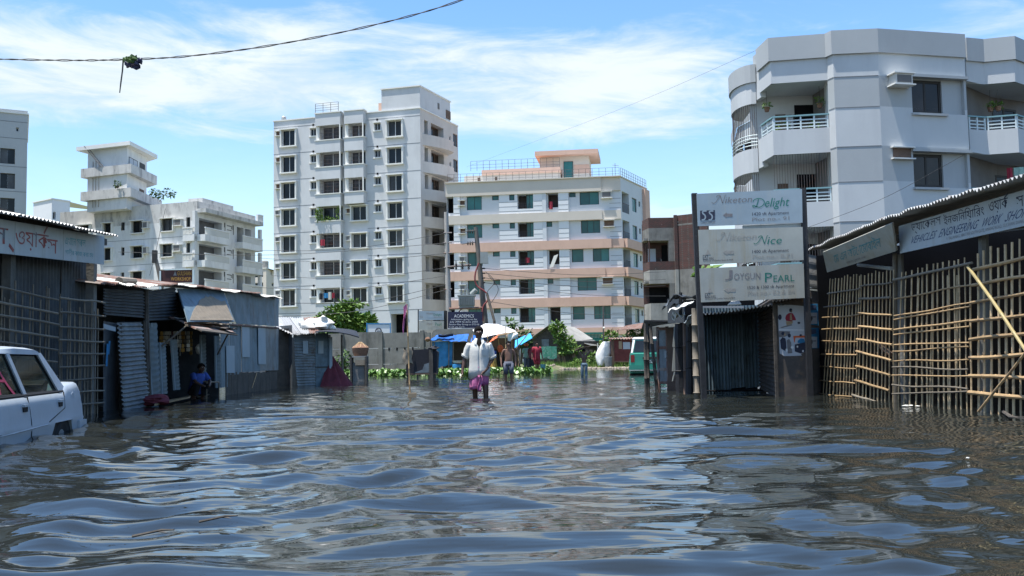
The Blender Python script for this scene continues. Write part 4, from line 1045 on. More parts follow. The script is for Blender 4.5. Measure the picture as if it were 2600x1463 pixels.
# ================================================================== GREY ANGULAR APARTMENT BLOCK
def grey_block():
    ZT = 14.1
    zv = [(1924, 126), (1953.7, 98.1), (2096.6, 87.3), (2112, 79.5), (2225.5, 74.2), (2446, 88.8)]
    V = [PZ(px, py, ZT) for px, py in zv]
    zlow = ZT
    V += [PZ(px, py, zlow) for px, py in ((2449, 97.0), (2494, 101.2), (2571.7, 93.5), (2640, 122))]
    fs = [Frame(V[i], V[i + 1]) for i in range(len(V) - 1)]
    F01, F12, F23, F34, F45, _, F67, F78, F89 = fs
    root = thing('apartment_building', 'large grey angular apartment block with teal railed balconies and brown windows behind the workshop roof', 'building', (V[3].x, V[3].y, 0))
    S = 3.1
    par = ZT - 1.0; bot = ZT - 1.95          # parapet groove, underside of the roof band
    zrt = 10.75; zrb = 10.15; zsl = 9.1      # rail top, rail foot, slab underside (top floor)
    def bands(fr, top, nm='wall', tone=0, d=-.0):
        b = MB(); b.fwall(fr, 0, fr.L, par, top, [], d - .1, .1, tone)
        b.add([fr.w(0, d - .1, par), fr.w(fr.L, d - .1, par), fr.w(fr.L, d, par), fr.w(0, d, par)], [(0, 1, 2, 3)], 2)
        b.add([fr.w(0, d - .1, top), fr.w(fr.L, d - .1, top), fr.w(fr.L, d + .3, top), fr.w(0, d + .3, top)], [(0, 1, 2, 3)], 2)
        b.obj('parapet', ['grey_paint', 'light_grey_paint', 'groove'], root)
    def mitre(chain, o):
        out = []
        for i, p in enumerate(chain):
            ns = []
            if i > 0: e = (chain[i] - chain[i - 1]); e = Vector((e.x, e.y, 0)).normalized(); ns.append(Vector((-e.y, e.x, 0)))
            if i < len(chain) - 1: e = (chain[i + 1] - chain[i]); e = Vector((e.x, e.y, 0)).normalized(); ns.append(Vector((-e.y, e.x, 0)))
            n = sum(ns, Vector()).normalized(); out.append(Vector((p.x, p.y, 0)) + n * (o / max(.5, n.dot(ns[0]))))
        return out
    for chain, top in ((V[0:6], ZT), (V[6:10], zlow)):
        out, inn = mitre(chain, -.1), mitre(chain, .25)
        for i in range(len(chain) - 1):
            b = MB(); b.hexa([Vector((p.x, p.y, z)) for p in (out[i], inn[i], out[i + 1], inn[i + 1]) for z in (par, top)]); b.obj('parapet', 'grey_paint', root)
    b = MB(); b.hexa([Vector((p.x, p.y, z)) for p in (V[5] + F45.n * .12 - F45.e * .05, V[5] + F45.n * .5 - F45.e * .05, V[6] + F67.n * .12, V[6] + F67.n * .5) for z in (-.5, zlow - .02)]); b.obj('corner_wall', 'light_grey_paint', root)
    # solid facets with alternating paint panels
    lines = [par, bot, 10.86, 9.22, 7.76, 6.12, 4.66, 3.02, -.5]
    n5 = lambda px, py: F45.uz(px, py)
    wn = []
    for k, (x0, x1, y0, y1) in enumerate(((2315.5, 2398, 202, 286), (2320, 2401, 390, 474))):
        wn.append((n5(x0, (y0 + y1) / 2)[0], n5(x1, (y0 + y1) / 2)[0], n5((x0 + x1) / 2, y1)[1], n5((x0 + x1) / 2, y0)[1]))
    wn.append((wn[0][0], wn[0][1], wn[1][2] - S, wn[1][3] - S))
    for fr in (F23, F34, F45):
        for i in range(len(lines) - 1):
            z1, z0 = lines[i], lines[i + 1]
            if z1 < .2: continue
            hs = []
            if fr is F45: hs = [(w[0], fr.L - .12, max(w[2] - .04, z0), min(w[3] + .05, z1), .002) for w in wn if w[2] < z1 and w[3] > z0]
            b = MB(); b.fwall(fr, 0, fr.L, z0, z1, hs, 0, .2, 0)
            b.obj('wall_panel', 'light_grey_paint' if i % 2 == 0 else 'grey_paint', root)
        gb = MB()
        for z in lines[1:-1]: gb.fbox(fr, 0.01, fr.L - .01, -.012, .02, z - .018, z + .018)
        if fr is not F45: stuff(gb.obj('groove', 'groove', root))
    for w in wn:
        nb = MB(); nb.fwall(F45, w[0], F45.L - .12, w[2] - .04, w[3] + .05, [(w[0], w[1], w[2], w[3], .15)], .16, .15, 0)
        for (ua, za, ub, zb) in ((w[0], w[2] - .04, F45.L - .12, w[2] - .04), (F45.L - .12, w[2] - .04, F45.L - .12, w[3] + .05), (F45.L - .12, w[3] + .05, w[0], w[3] + .05), (w[0], w[3] + .05, w[0], w[2] - .04)): nb.add([F45.w(ua, .0, za), F45.w(ub, .0, zb), F45.w(ub, .16, zb), F45.w(ua, .16, za)], [(0, 1, 2, 3)])
        nb.fbox(F45, w[0] - .08, F45.L + .02, -.16, 0, w[3] + .05, w[3] + .17); nb.fbox(F45, w[0] - .05, w[1] + .06, -.12, .15, w[2] - .14, w[2] - .045); nb.obj('window_niche', 'grey_paint', root)
        window(root, F45, w[0] + .01, w[1] - .01, w[2] + .01, w[3] - .01, .24, 2, 'dark_frame', 'glass_brown', .1)
    a = n5(2256, 200), n5(2299, 222)
    ac_unit(root, F45, a[0][0], a[1][0], a[1][1], a[0][1] + .1, .5)
    ac_unit(root, F45, a[0][0] + .05, a[1][0] + .1, a[1][1] - 3.0, a[0][1] - 2.9, .12, 'air_conditioner_frame', True)
    # balcony stacks
    def rail(fr, d, z0, z1, nm='railing', posts=4):
        b = MB(); 
        for i in range(posts + 1): u = .06 + (fr.L - .12) * i / posts; b.fbox(fr, u - .03, u + .03, d, d + .06, z0, z1 - .05)
        for q in (.12, .36, .6): b.fbox(fr, .03, fr.L - .03, d + .015, d + .045, z0 + (z1 - z0) * q, z0 + (z1 - z0) * q + .05)
        b.fbox(fr, 0, fr.L, d - .03, d + .09, z1 - .06, z1, 1); b.obj(nm, ['rail_white', 'rail_teal'], root)
    def slab_band(fr, z0, z1, d=0):
        b = MB(); b.fbox(fr, 0, fr.L, d, d + .15, z0, z1); b.obj('balcony', 'light_grey_paint', root)
    for k in range(4):
        o = -k * S
        for fr in (F01, F12, F67, F78, F89):
            if k == 0: slab_band(fr, bot, par - .001)
            if zsl + o > -.4: slab_band(fr, zsl + o, zrb + o)
            if zrb + o > 0: rail(fr, .02, zrb + o, zrt + o, posts=4 if fr.L > 2 else 2)
        # floors under the balconies
        b = MB(); zf = zsl + o + .02
        if zf > -.3:
            b.prism([V[0] * 1, V[1] * 1, V[2] * 1, V[2] + F12.n * 3.6, V[0] + F12.n * 3.6], (0, 0, .0001)) if False else None
            b.add([Vector((p.x, p.y, zf)) for p in (V[0] + F01.n * .1, V[1] + F12.n * .1, V[2] + F12.n * .1, V[2] + F12.n * 3.0, V[0] + F12.n * 2.2)], [(0, 1, 2, 3, 4)])
            b.obj('balcony_floor', 'light_grey_paint', root); b = MB()
            b.add([Vector((p.x, p.y, zf)) for p in (V[5] + F45.n * .1, V[7] + F78.n * .1, V[8] + F89.n * .1, V[9] + F89.n * .1, V[9] + F78.n * 3, V[5] + F78.n * 3)], [(0, 1, 2, 3, 4, 5)])
            b.obj('balcony_floor', 'light_grey_paint', root)
    b = MB()
    for zf in (bot + .02,):
        b.add([Vector((p.x, p.y, zf)) for p in (V[0] + F01.n * .1, V[1] + F12.n * .1, V[2] + F12.n * .1, V[2] + F12.n * 3.0, V[0] + F12.n * 2.2)], [(0, 1, 2, 3, 4)])
        b.obj('balcony_ceiling', 'light_grey_paint', root); b = MB()
        b.add([Vector((p.x, p.y, zf)) for p in (V[5] + F45.n * .1, V[7] + F78.n * .1, V[8] + F89.n * .1, V[9] + F89.n * .1, V[9] + F78.n * 3, V[5] + F78.n * 3)], [(0, 1, 2, 3, 4, 5)])
    b.obj('balcony_ceiling', 'light_grey_paint', root)
    # recessed walls behind the balconies
    R1 = Frame(V[1] + F12.n * 2.1 - F12.e * .6, V[2] + F12.n * 2.6)
    b = MB(); b.fwall(R1, -.2, R1.L + .3, -.5, bot + .1, [], 0, .2, 0)
    b.add([Vector((*p.xy, z)) for p, z in ((V[2], -.5), (V[2] + F12.n * 2.7, -.5), (V[2] + F12.n * 2.7, bot), (V[2], bot))], [(0, 1, 2, 3)])
    b.add([Vector((*p.xy, z)) for p, z in ((V[0] + F12.n * .9, -.5), (R1.w(-.2, 0, 0), -.5), (R1.w(-.2, 0, 0), bot), (V[0] + F12.n * .9, bot))], [(0, 1, 2, 3)])
    b.obj('recessed_wall', 'light_grey_paint', root)
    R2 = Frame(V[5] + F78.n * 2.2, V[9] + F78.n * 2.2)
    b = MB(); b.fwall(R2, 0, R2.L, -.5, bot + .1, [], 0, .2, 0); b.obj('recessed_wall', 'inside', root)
    for k in range(3):
        o = -k * S
        for u0, u1, z0, z1, m in ((.9, 1.35, 9.3, 11.35, 'wood_brown'), (1.75, 2.75, 9.3, 11.75, 'inside_dark')):
            db = MB(); db.fbox(R1, u0, u1, -.04, .03, z0 + o, z1 + o); db.obj('balcony_door', m, root)
        if k == 0:
            db = MB(); db.fbox(R1, 1.95, 2.7, -.08, -.045, 9.3, 11.0); db.obj('shutter', 'wood_brown', root)
            window(root, R1, 1.38, 1.72, 10.2, 11.3, -.1, 1, 'dark_frame', 'paper', .05)
        window(root, R2, .5, R2.L * .75, 9.35 + o, 11.7 + o, -.08, 4, 'dark_frame', 'glass_dark', .1)
        gb = MB()
        if k >= 1:
            for i in range(22): u = F12.L * i / 21; gb.fbox(F12, u - .008, u + .008, .06, .075, zrt + o, zsl + o + S)
            stuff(gb.obj('grille', 'iron', root))
    # the flank running back: curved balconies, far facets
    c0 = PZ(1927, 183, ZT - .55); c1 = PZ(1884, 193, ZT - .55)
    g0, g1 = Vector((V[0].x - .05, V[0].y + .4, 0)), Vector((c1.x + .35, c1.y + 1.6, 0))
    ctr = (g0 + g1) / 2; ax_ = (g0 - g1) / 2; rr = ax_.length; out_ = Vector((ax_.y, -ax_.x, 0)).normalized()
    if out_.x > 0: out_ = -out_
    def arc(z, r, n=12): return [Vector((ctr.x, ctr.y, z)) + ax_ * (r / rr * math.cos(math.pi * i / n)) + out_ * ((.78 + r - rr) * math.sin(math.pi * i / n)) for i in range(n + 1)]
    for k in range(4):
        o = -k * S
        zt = ZT - .55
        if k == 0:
            b = MB(); b.prism(arc(par - .35, rr + .08), (0, 0, zt - par + .35)); b.obj('parapet', 'grey_paint', root)
            b = MB(); b.prism(arc(bot - .35, rr), (0, 0, par - bot - .01)); b.obj('balcony', 'light_grey_paint', root)
        b = MB(); b.prism(arc(zsl + o - .35, rr), (0, 0, zrb - zsl)); b.obj('balcony', 'light_grey_paint', root)
        gb = MB()
        for p in arc(0, rr - .06, 26): gb.tube([(p.x, p.y, zrb + o - .35), (p.x, p.y, bot + o - .35)], .012, 4)
        stuff(gb.obj('grille', 'iron', root))
        rb = MB()
        for q in (.15, .3, .45, .6): rb.tube([Vector((p.x, p.y, zrb + o - .35 + q)) for p in arc(0, rr - .02, 14)], .022, 4)
        rb.obj('railing', 'rail_white', root)
    FG = Frame(g0, V[0])
    for z0_, z1_, m_ in ((par, ZT - .1, 'grey_paint'), (bot - .2, par - .002, 'light_grey_paint')) + tuple((zsl - k * S - .2, zrb - k * S, 'light_grey_paint') for k in range(4)):
        b = MB(); b.fbox(FG, -.3, FG.L + .1, .03, .25, z0_, z1_); b.obj('link_band', m_, root)
    pf = [(1873, 290, ZT - .9), (1859, 345, ZT - .9)]
    p0 = Vector((g1.x + .1, g1.y, 0)); p1 = PZ(*pf[0]); p2 = PZ(*pf[1])
    FA, FB = Frame(Vector((p1.x, p1.y + .05, 0)), Vector((p0.x + 1.5, p0.y + .2, 0))), Frame(p2, Vector((p1.x, p1.y, 0)))
    for fr, top in ((FA, ZT - .6), (FB, ZT - .9)):
        b = MB(); b.fwall(fr, 0, fr.L, par - .6, top, [], -.08, .1, 0); b.obj('parapet', 'grey_paint', root)
        for k in range(4):
            o = -k * S
            b = MB(); b.fbox(fr, 0, fr.L, 0, .2, (bot if k == 0 else zsl + o + S) - .6, (par if k == 0 else zrb + o + S) - .6); b.obj('balcony', 'light_grey_paint', root)
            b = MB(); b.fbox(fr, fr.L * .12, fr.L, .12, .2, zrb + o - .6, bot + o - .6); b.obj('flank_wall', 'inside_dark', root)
            rail(fr, .0, zrb + o - .58, zrt + o - .58, posts=2)
    b = MB()   # body of the building
    back = [V[0] + Vector((.6, 2.4, 0)), V[2] + Vector((.1, 2.9, 0)), V[3] + Vector((.2, .6, 0)), V[4] + Vector((0, .5, 0)), V[5] + Vector((0, .6, 0)), V[9] + Vector((1.5, 4, 0)), V[9] + Vector((2, 16, 0)), Vector((p2.x + 1.2, p2.y + 1, 0)), Vector((p1.x + 1.3, p1.y, 0)), Vector((g1.x + 1.2, g1.y, 0))]
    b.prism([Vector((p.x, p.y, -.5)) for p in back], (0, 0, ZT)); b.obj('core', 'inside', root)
    # balcony plants and washing
    def pot(p, r, n, s, lab, seed, flower=None, hang=False):
        t = thing('hanging_plant' if hang else 'potted_plant', lab, 'plant', p)
        lf = MB(); leaf_cloud(lf, Vector(p) + Vector((0, 0, .28)), r, n, s, seed); lf.obj('foliage', 'leaf_bright', t)
        pb = MB(); pb.lathe(p, [(.09, 0), (.14, .2)], 8); pb.obj('pot', 'basket', t)
        if hang:
            h = MB(); h.tube([Vector(p) + Vector((0, 0, .2)), Vector(p) + Vector((0, 0, .95))], .008, 4); h.obj('hanger', 'wire', t)
    pot(F12.w(.45, .45, 9.98), (.35, .2, .28), 110, .16, 'yellow green potted plant behind the near end of the upper balcony rail', 21)
    pot(F12.w(F12.L - .55, .45, 9.98), (.3, .2, .25), 90, .15, 'bushy potted plant at the inner corner of the upper balcony rail', 22)
    pot(F12.w(F12.L - .25, .9, 11.2), (.17, .15, .2), 60, .12, 'hanging pot of red leaves on the balcony wall of the grey block', 23, hang=True)
    pot(F01.w(F01.L * .2, .2, 11.25), (.2, .18, .13), 60, .12, 'hanging basket at the curved balcony of the grey block', 24, hang=True)
    for i, f in enumerate((.22, .48)): pot(F78.w(F78.L * f, .5, 11.05), (.22, .15, .12), 50, .13, ('hanging basket above the far teal railing, the one nearer the brown window', 'hanging basket above the far teal railing, out at its corner')[i], 25 + i, hang=True)
    for u, w, h, mm, lab in ((.35, .22, .62, 'cloth_red', 'dark pink cloth drying on the second floor balcony of the grey block'), (.62, .4, .35, 'cloth_green', 'pale cloth drying beside the pink one on the grey block'), (1.1, .5, .35, 'cloth_white', 'white cloth drying on the second floor balcony line of the grey block')):
        cb = MB(); cb.grid(lambda i, j: F78.w(F78.L * .35 + u + w * i, .5 + .04 * math.sin(i * 7), 8.55 - h * j), 5, 3, 0, .01); tag(cb.obj('laundry', mm), lab, 'laundry', 'laundry on the grey block')
grey_block()
# ================================================================== WORKSHOP WITH RED LETTERING (west side of the flooded road)
def slabq(mb, pts, t, m=0): return mb.slab(pts, t, m)
def west_workshop():
    fr = Frame((-6.42, 4.5), (-6.36, 15.62))
    root = thing('workshop_shed', 'dark corrugated workshop shed with its roof edge and posts behind the parked white car', 'shed', fr.w(0, 0, -.45))
    n = 13
    for i in range(n):
        u0, u1 = fr.L * i / n, fr.L * (i + 1) / n + .04
        b = MB(); corr(b, [fr.w(u0, .34 + .02 * (i % 2), -.5), fr.w(u1, .34 + .02 * (i % 2), -.5), fr.w(u1, .34 + .02 * (i % 2), 2.72), fr.w(u0, .34 + .02 * (i % 2), 2.72)], 9, .014, 'u', 2); b.obj('corrugated_sheet', 'zinc_dark', root)
    b = MB(); corr(b, [fr.w(fr.L, .3, -.5), fr.w(fr.L, 3.5, -.5), fr.w(fr.L, 3.5, 2.9), fr.w(fr.L, .3, 2.7)], 30, .014, 'u', 2); b.obj('corrugated_sheet', 'zinc_dark', root)
    e0, e1 = PX(-40, 529, -5.98), PX(297, 598, -5.98)
    n = 7
    for i in range(n):
        y0 = 4.6 + (e1.y - 4.6) * i / n; y1 = 4.6 + (e1.y - 4.6) * (i + 1) / n + .05
        za = e0.z + (e1.z - e0.z) * (y0 - e0.y) / (e1.y - e0.y); zb = e0.z + (e1.z - e0.z) * (y1 - e0.y) / (e1.y - e0.y)
        z_ = .012 * (i % 2)
        b = MB(); corr(b, [(-5.98, y0, za + z_), (-5.98, y1, zb + z_), (-10, y1, zb + .75 + z_), (-10, y0, za + .75 + z_)], 15, .014, 'u', 2, 0, .004); b.obj('roof_sheet', 'zinc_roof', root)
    for px in (47, 254):
        u = fr.uz(px, 800)[0]
        b = MB(); b.fbox(fr, u - .06, u + .06, .08, .2, -.5, 2.3); b.obj('post', 'concrete', root)
    b = MB(); b.fbox(fr, 0, fr.L, .02, .1, 2.62, 2.72); b.obj('beam', 'wood_old', root)
    # the long lettered board
    z0 = fr.uz(264, 672, -.08)[1]; z1 = fr.uz(267, 601, -.08)[1]; u1 = fr.uz(265, 640, -.08)[0]; zl0 = fr.uz(0, 643, -.08)[1]; zl1 = fr.uz(0, 556, -.08)[1]; ul = fr.uz(0, 600, -.08)[0]
    sb = thing('signboard', 'long pale signboard with faded red Bengali lettering over the dark workshop front', 'signboard', fr.w(u1, -.08, z0))
    def zlo(u): return zl0 + (z0 - zl0) * (u - ul) / (u1 - ul)
    def zhi(u): return zl1 + (z1 - zl1) * (u - ul) / (u1 - ul)
    cuts = [2.0, fr.uz(22, 600)[0], fr.uz(147, 620)[0], u1]
    for a, c in zip(cuts[:-1], cuts[1:]):
        b = MB(); b.hexa([fr.w(u, d, z) for u in (a + .004, c - .004) for d in (-.08, -.05) for z in (zlo(u), zhi(u))]); b.obj('panel', 'board_white', sb)
    lt = MB(); lt2 = MB()
    pl = lambda x, y: fr.w(x, -.0815, y)
    def tx(mb, s, pa, pb, fa, fb, sh=0):
        ua, ub = fr.uz(pa, 600, -.085)[0], fr.uz(pb, 620, -.085)[0]
        text(mb, s, ua, ub, 0, 1, lambda x, y: pl(x, zlo(x) + (zhi(x) - zlo(x)) * (fa + (fb - fa) * y)))
    tx(lt, 'স', -34, 21, .28, .75); tx(lt, 'ওয়াক', 40, 124, .18, .78); tx(lt, 'স', 121, 147, .18, .62)
    ub = fr.uz(112, 600, -.085)[0]
    ribbon(lt, [(ub, zlo(ub) + .33), (ub + .1, zlo(ub) + .44)], .035, pl); ribbon(lt, [(fr.uz(17, 620)[0] - .1, zlo(ul) + .13), (fr.uz(17, 620)[0] + .02, zlo(ul) + .06)], .05, pl)
    lt.obj('lettering', 'ink_red', sb)
    tx(lt2, 'এখােন সকল', 166, 218, .52, .78); tx(lt2, 'গাড়ীর কাজ করা হয়', 167, 238, .16, .40); lt2.obj('lettering', 'ink_teal', sb)
    # bamboo screens in front of the sheets
    def screen(lab, pxa, pxb, rails, tops, nv, rv, pairs=False, y_top=None):
        t = thing('bamboo_fence', lab, 'fence', fr.w(fr.uz(pxa, 900)[0], -.05, -.45), 'bamboo screens of the dark workshop')
        ua, ub = fr.uz(pxa, 900)[0], fr.uz(pxb, 900)[0] - .12
        for i in range(nv):
            u = ua + (ub - ua) * (i + .5) / nv + random.uniform(-.03, .03)
            b = MB(); stick(b, fr.w(u, -.03, -.5), fr.w(u + random.uniform(-.05, .05), -.02, tops + random.uniform(-.14, .14)), .66 * rv * random.uniform(.8, 1.15), 6, 5); b.obj('bamboo_pole', 'bamboo_grey', t, True)
        for ya, yb in rails:
            za, zb = fr.uz(pxa, ya, -.08)[1], fr.uz(pxb, yb, -.08)[1]
            b = MB(); stick(b, fr.w(ua - .05, -.075, za), fr.w(ub + .06, -.075, zb), .0175 * random.uniform(.85, 1.1), 6, 6, .02); b.obj('bamboo_rail', 'bamboo_grey', t, True)
    screen('grey bamboo screen of wide squares right behind the white car roof', -140, 138, [(700, 760), (742, 795), (778, 823), (815, 857), (850, 889), (884, 921), (925, 955), (962, 985)], 1.72, 17, .02)
    screen('grey bamboo screen of narrow uprights beside the corrugated hut', 140, 257, [(754, 768), (792, 802), (829, 836), (863, 867), (898, 898), (934, 928), (968, 961), (1003, 992), (1032, 1024)], 1.62, 12, .019)
west_workshop()

# ================================================================== TIN HUTS AND THE OPEN STALL
HF = Frame((-6.50, 15.66), (-6.92, 29.6))
def hq(px, py, d=0.0):
    u, z = HF.uz(px, py, d); return HF.w(u, d, z)
def west_huts():
    t = thing('tin_hut', 'low hut of dented horizontal corrugated sheets with a leaning tin door', 'hut', HF.w(0, 0, -.45))
    def sheet(q, n, along='v', m='zinc', amp=.016, nv=4, sag=.012, name='corrugated_sheet', par=None):
        b = MB(); corr(b, q, n, amp, along, nv, 0, .003, sag, random.random() * 9); return b.obj(name, m, par or t)
    sheet([hq(264, 800), hq(365, 808), hq(366, 739), hq(264, 733)], 9, 'v', 'zinc_dark')
    sheet([hq(373, 815), hq(452, 812), hq(446, 729), hq(373, 740)], 10, 'v', 'zinc_dark')
    sheet([hq(313, 1046, -.12), hq(380, 1032, -.12), hq(360, 818, -.02), hq(298, 819, -.02)], 20, 'v', 'zinc', .018, 4, .01, 'tin_door')
    sheet([hq(262, 1062, .1), hq(312, 1050, .1), hq(300, 822, .1), hq(263, 815, .1)], 2, 'u', 'zinc_dark', .004)
    b = MB(); slabq(b, [hq(262, 835, -.05), hq(292, 842, -.05), hq(292, 831, -.05), hq(262, 822, -.05)], .01); b.obj('board_strip', 'board_blue', t)
    for i, (x, y0, y1) in enumerate(((268, 873, 930), (273, 866, 900))):
        b = MB(); slabq(b, [hq(x, y1, .07), hq(x + 4, y1, .07), hq(x + 7, y0, .07), hq(x + 3, y0, .07)], .004); b.obj('torn_poster', 'paper_blue', t)
    for x0, x1, ya, yb in ((365, 381, 735, 1035), (366, 372, 815, 1030), (303, 309, 822, 1052)):
        b = MB(); stick(b, hq((x0 + x1) / 2 + 4, yb, .02), hq((x0 + x1) / 2 - 2, ya, .0), .05, 6, 3); b.obj('post', 'wood_old', t, True)
    # back and roof
    b = MB(); b.fbox(HF, .05, 4.6, 2.6, 2.7, -.5, 2.3); b.fbox(HF, .05, .12, .2, 2.59, -.5, 2.1); b.obj('back_wall', 'zinc_dark', t)
    pts = [(262, 722), (300, 719), (340, 724), (372, 729), (400, 724), (450, 722)]
    for i in range(len(pts) - 1):
        (xa, ya), (xb, yb) = pts[i], pts[i + 1]
        a, c = hq(xa, ya, -.22), hq(xb + 3, yb, -.22)
        b = MB(); corr(b, [a, c, c + HF.n * 3.2 + Vector((0, 0, .45)), a + HF.n * 3.2 + Vector((0, 0, .45))], max(5, int((c - a).length / .075)), .016, 'u', 3, 0, .004, .03, i); b.obj('roof_sheet', 'zinc_roof' if i % 2 else 'rust_roof', t)
    b = MB(); a = hq(320, 727, -.1); b.tube([a + Vector((0, -.3, .06)), a + Vector((-.2, .9, .16))], [.07, .05], 8); b.obj('roof_bundle', 'sack', t)

    # open stall with the slanting fascia
    s = thing('open_stall', 'dark open-fronted stall with slanting tin fascia and a tan patch on it', 'stall', HF.w(HF.uz(450, 900)[0], 0, -.45))
    b = MB(); q = [hq(478, 817, -.55), hq(596, 816, -.5), hq(566, 736, 0), hq(451, 733, 0)]; corr(b, q, 1, .006, 'u', 3, 0, .02, .02, 3); fa = b.obj('fascia', 'zinc_blue', s)
    b = MB(); ctr = (490, 817)
    pts = [(482, 813), (490, 790), (497, 779), (503, 772), (506, 763), (513, 758), (519, 757), (521, 752), (529, 755), (533, 751), (543, 755), (550, 760), (556, 762), (562, 766), (571, 763), (576, 775), (582, 790), (593, 813)]
    fd = lambda y: -.53 * (y - 735) / 81 - .022
    b.prism([hq(x, y, fd(y)) for x, y in pts], HF.n * -.004); b.obj('bare_patch', 'sack', fa)
    b = MB(); corr(b, [hq(599, 822, -.03), hq(707, 829, -.03), hq(708, 757), hq(567, 738)], 6, .01, 'u', 3, 0, .004, .02, 5); b.obj('fascia', 'zinc_blue', s)
    b = MB(); b.prism([hq(451, 733, .0), hq(478, 817, -.55), hq(478, 817, .0)], HF.e * .03); b.obj('cheek', 'zinc_dark', s)
    for x0, x1, y0, y1, yy1, mm in ((560, 582, 812, 985, 982, 'zinc_blue'), (583, 612, 826, 952, 950, 'zinc_blue'), (614, 660, 828, 945, 943, 'zinc_blue'), (660, 707, 832, 942, 940, 'zinc')):
        b = MB(); corr(b, [hq(x0, y1, -.01), hq(x1, yy1, -.01), hq(x1, y0 + 1, .0), hq(x0, y0, .0)], 3, .007, 'u', 3, 0, .004, .015, x0); b.obj('wall_sheet', mm, s)
    for x0, x1, y0, y1 in ((575, 596, 878, 947), (615, 634, 830, 907), (656, 675, 832, 925)):
        b = MB(); slabq(b, [hq(x0, y1, -.03), hq(x1, y1, -.03), hq(x1 - 1, y0, -.03), hq(x0 - 1, y0, -.03)], .004); b.obj('patch_sheet', 'board_blue', s)
    for i in range(9):
        x0 = 572 + i * 14.6; b = MB(); slabq(b, [hq(x0, 1090, .02), hq(x0 + 14, 1090, .02), hq(x0 + 14, 944, .0), hq(x0, 947, .0)], .015); b.obj('plank', 'wood_old', s)
    b = MB(); b.tube([hq(640, 985, -.03), hq(652, 948, -.03)], .012, 5); b.obj('strut', 'bamboo', s)
    b = MB(); b.tube([hq(567, 823, -.05), hq(707, 833, -.05)], .025, 6); b.obj('joint_bar', 'rust_roof', s)
    # dark inside
    u0, u1 = HF.uz(455, 900)[0], HF.uz(560, 900)[0]
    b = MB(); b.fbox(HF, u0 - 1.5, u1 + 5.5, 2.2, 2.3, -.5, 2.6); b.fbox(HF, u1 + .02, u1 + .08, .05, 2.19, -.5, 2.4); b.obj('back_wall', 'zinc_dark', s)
    b = MB(); b.fbox(HF, u0 - 1.6, u1, .2, 2.19, -.14, -.08); b.obj('floor_board', 'wood_old', s)
    b = MB(); b.fbox(HF, u0 - .6, u1 - .1, 1.2, 2.1, .5, .56); b.fbox(HF, u0 - .6, u1 - .1, 1.6, 2.1, .95, 1.0); b.fbox(HF, u0 - .6, u0 - .54, 1.2, 2.1, .09, 1.4); b.obj('shelf', 'wood_old', s)
    # posts clad with narrow wavy tin strips, lit edges put into their pale blue
    for x0, y0, x1, y1 in ((386, 830, 401, 1030), (397, 820, 406, 1010), (419, 870, 424, 1000), (448, 862, 456, 990), (521, 850, 523, 968), (557, 853, 560, 985)):
        b = MB(); a, c = hq(x1, y1, -.05), hq(x0, y0, -.05)
        n = 26
        vs = []
        for i in range(n + 1):
            p = a.lerp(c, i / n); w = .012 * (i % 2)
            vs += [p + HF.n * .08, p - HF.n * w + HF.e * w]
        b.add(vs, [(2 * i, 2 * i + 1, 2 * i + 3, 2 * i + 2) for i in range(n)]); b.add([v + HF.e * .012 for v in map(Vector, vs)], [(2 * i + 2, 2 * i + 3, 2 * i + 1, 2 * i) for i in range(n)])
        b.tube([a + HF.n * .1, c + HF.n * .1], .03, 5); b.obj('post', 'board_blue', s)
    # roof
    pts = [(447, 722), (500, 727), (560, 735), (610, 740), (660, 748), (715, 757)]
    for i in range(len(pts) - 1):
        (xa, ya), (xb, yb) = pts[i], pts[i + 1]; a, c = hq(xa, ya, -.2), hq(xb + 2, yb, -.2)
        b = MB(); corr(b, [a, c, c + HF.n * 3.0 + Vector((0, 0, .35)), a + HF.n * 3.0 + Vector((0, 0, .35))], max(5, int((c - a).length / .09)), .018, 'u', 3, 0, .004, .05, i + 9); b.obj('roof_sheet', 'zinc_roof' if i % 2 == 0 else 'rust_roof', s)
    # ragged awning
    w = thing('ragged_awning', 'ragged awning of boards and torn mats jutting over the open stall', 'awning', hq(430, 815))
    nb, nf, ff, fb = hq(428, 806), PX(512, 846, -5.75), PX(603, 856, -5.75), hq(560, 820)
    for i in range(6):
        f0, f1 = i / 6, (i + .96) / 6; h = Vector((0, 0, .012 * (i % 3)))
        b = MB(); slabq(b, [nb.lerp(nf, f0) + h, nb.lerp(nf, f1) + h, fb.lerp(ff, f1) + h, fb.lerp(ff, f0) + h], .025); b.obj('board', 'wood_old' if i % 2 else 'rust_roof', w)
    for i, (f, g, sz) in enumerate(((.25, .25, .42), (.5, .45, .34), (.75, .75, .3), (.45, .75, .3))):
        c = nb.lerp(fb, g).lerp(nf.lerp(ff, g), f) + Vector((0, 0, .06)); b = MB()
        b.grid(lambda a_, b_: c + Vector(((a_ - .5) * sz * 1.3, (b_ - .5) * sz * 2.4, .035 * mnoise.noise(Vector((a_ * 3, b_ * 3, i))) + .02)), 6, 8, 0, .012); b.obj('torn_mat', ['sack_white', 'sack', 'wood_old', 'sack'][i], w)
    b = MB(); stick(b, hq(410, 880, -.02), nf.lerp(nb, .45), .02); b.obj('bamboo_brace', 'bamboo_grey', w, True)
    b = MB(); stick(b, hq(552, 900, -.02), ff.lerp(fb, .4), .02); b.obj('bamboo_brace', 'bamboo_grey', w, True)
    # goods hanging in the dark opening
    g = thing('hanging_packets', 'strings of small snack packets hanging inside the dark open stall', 'packets', hq(470, 870, .5))
    rnd = random.Random(4)
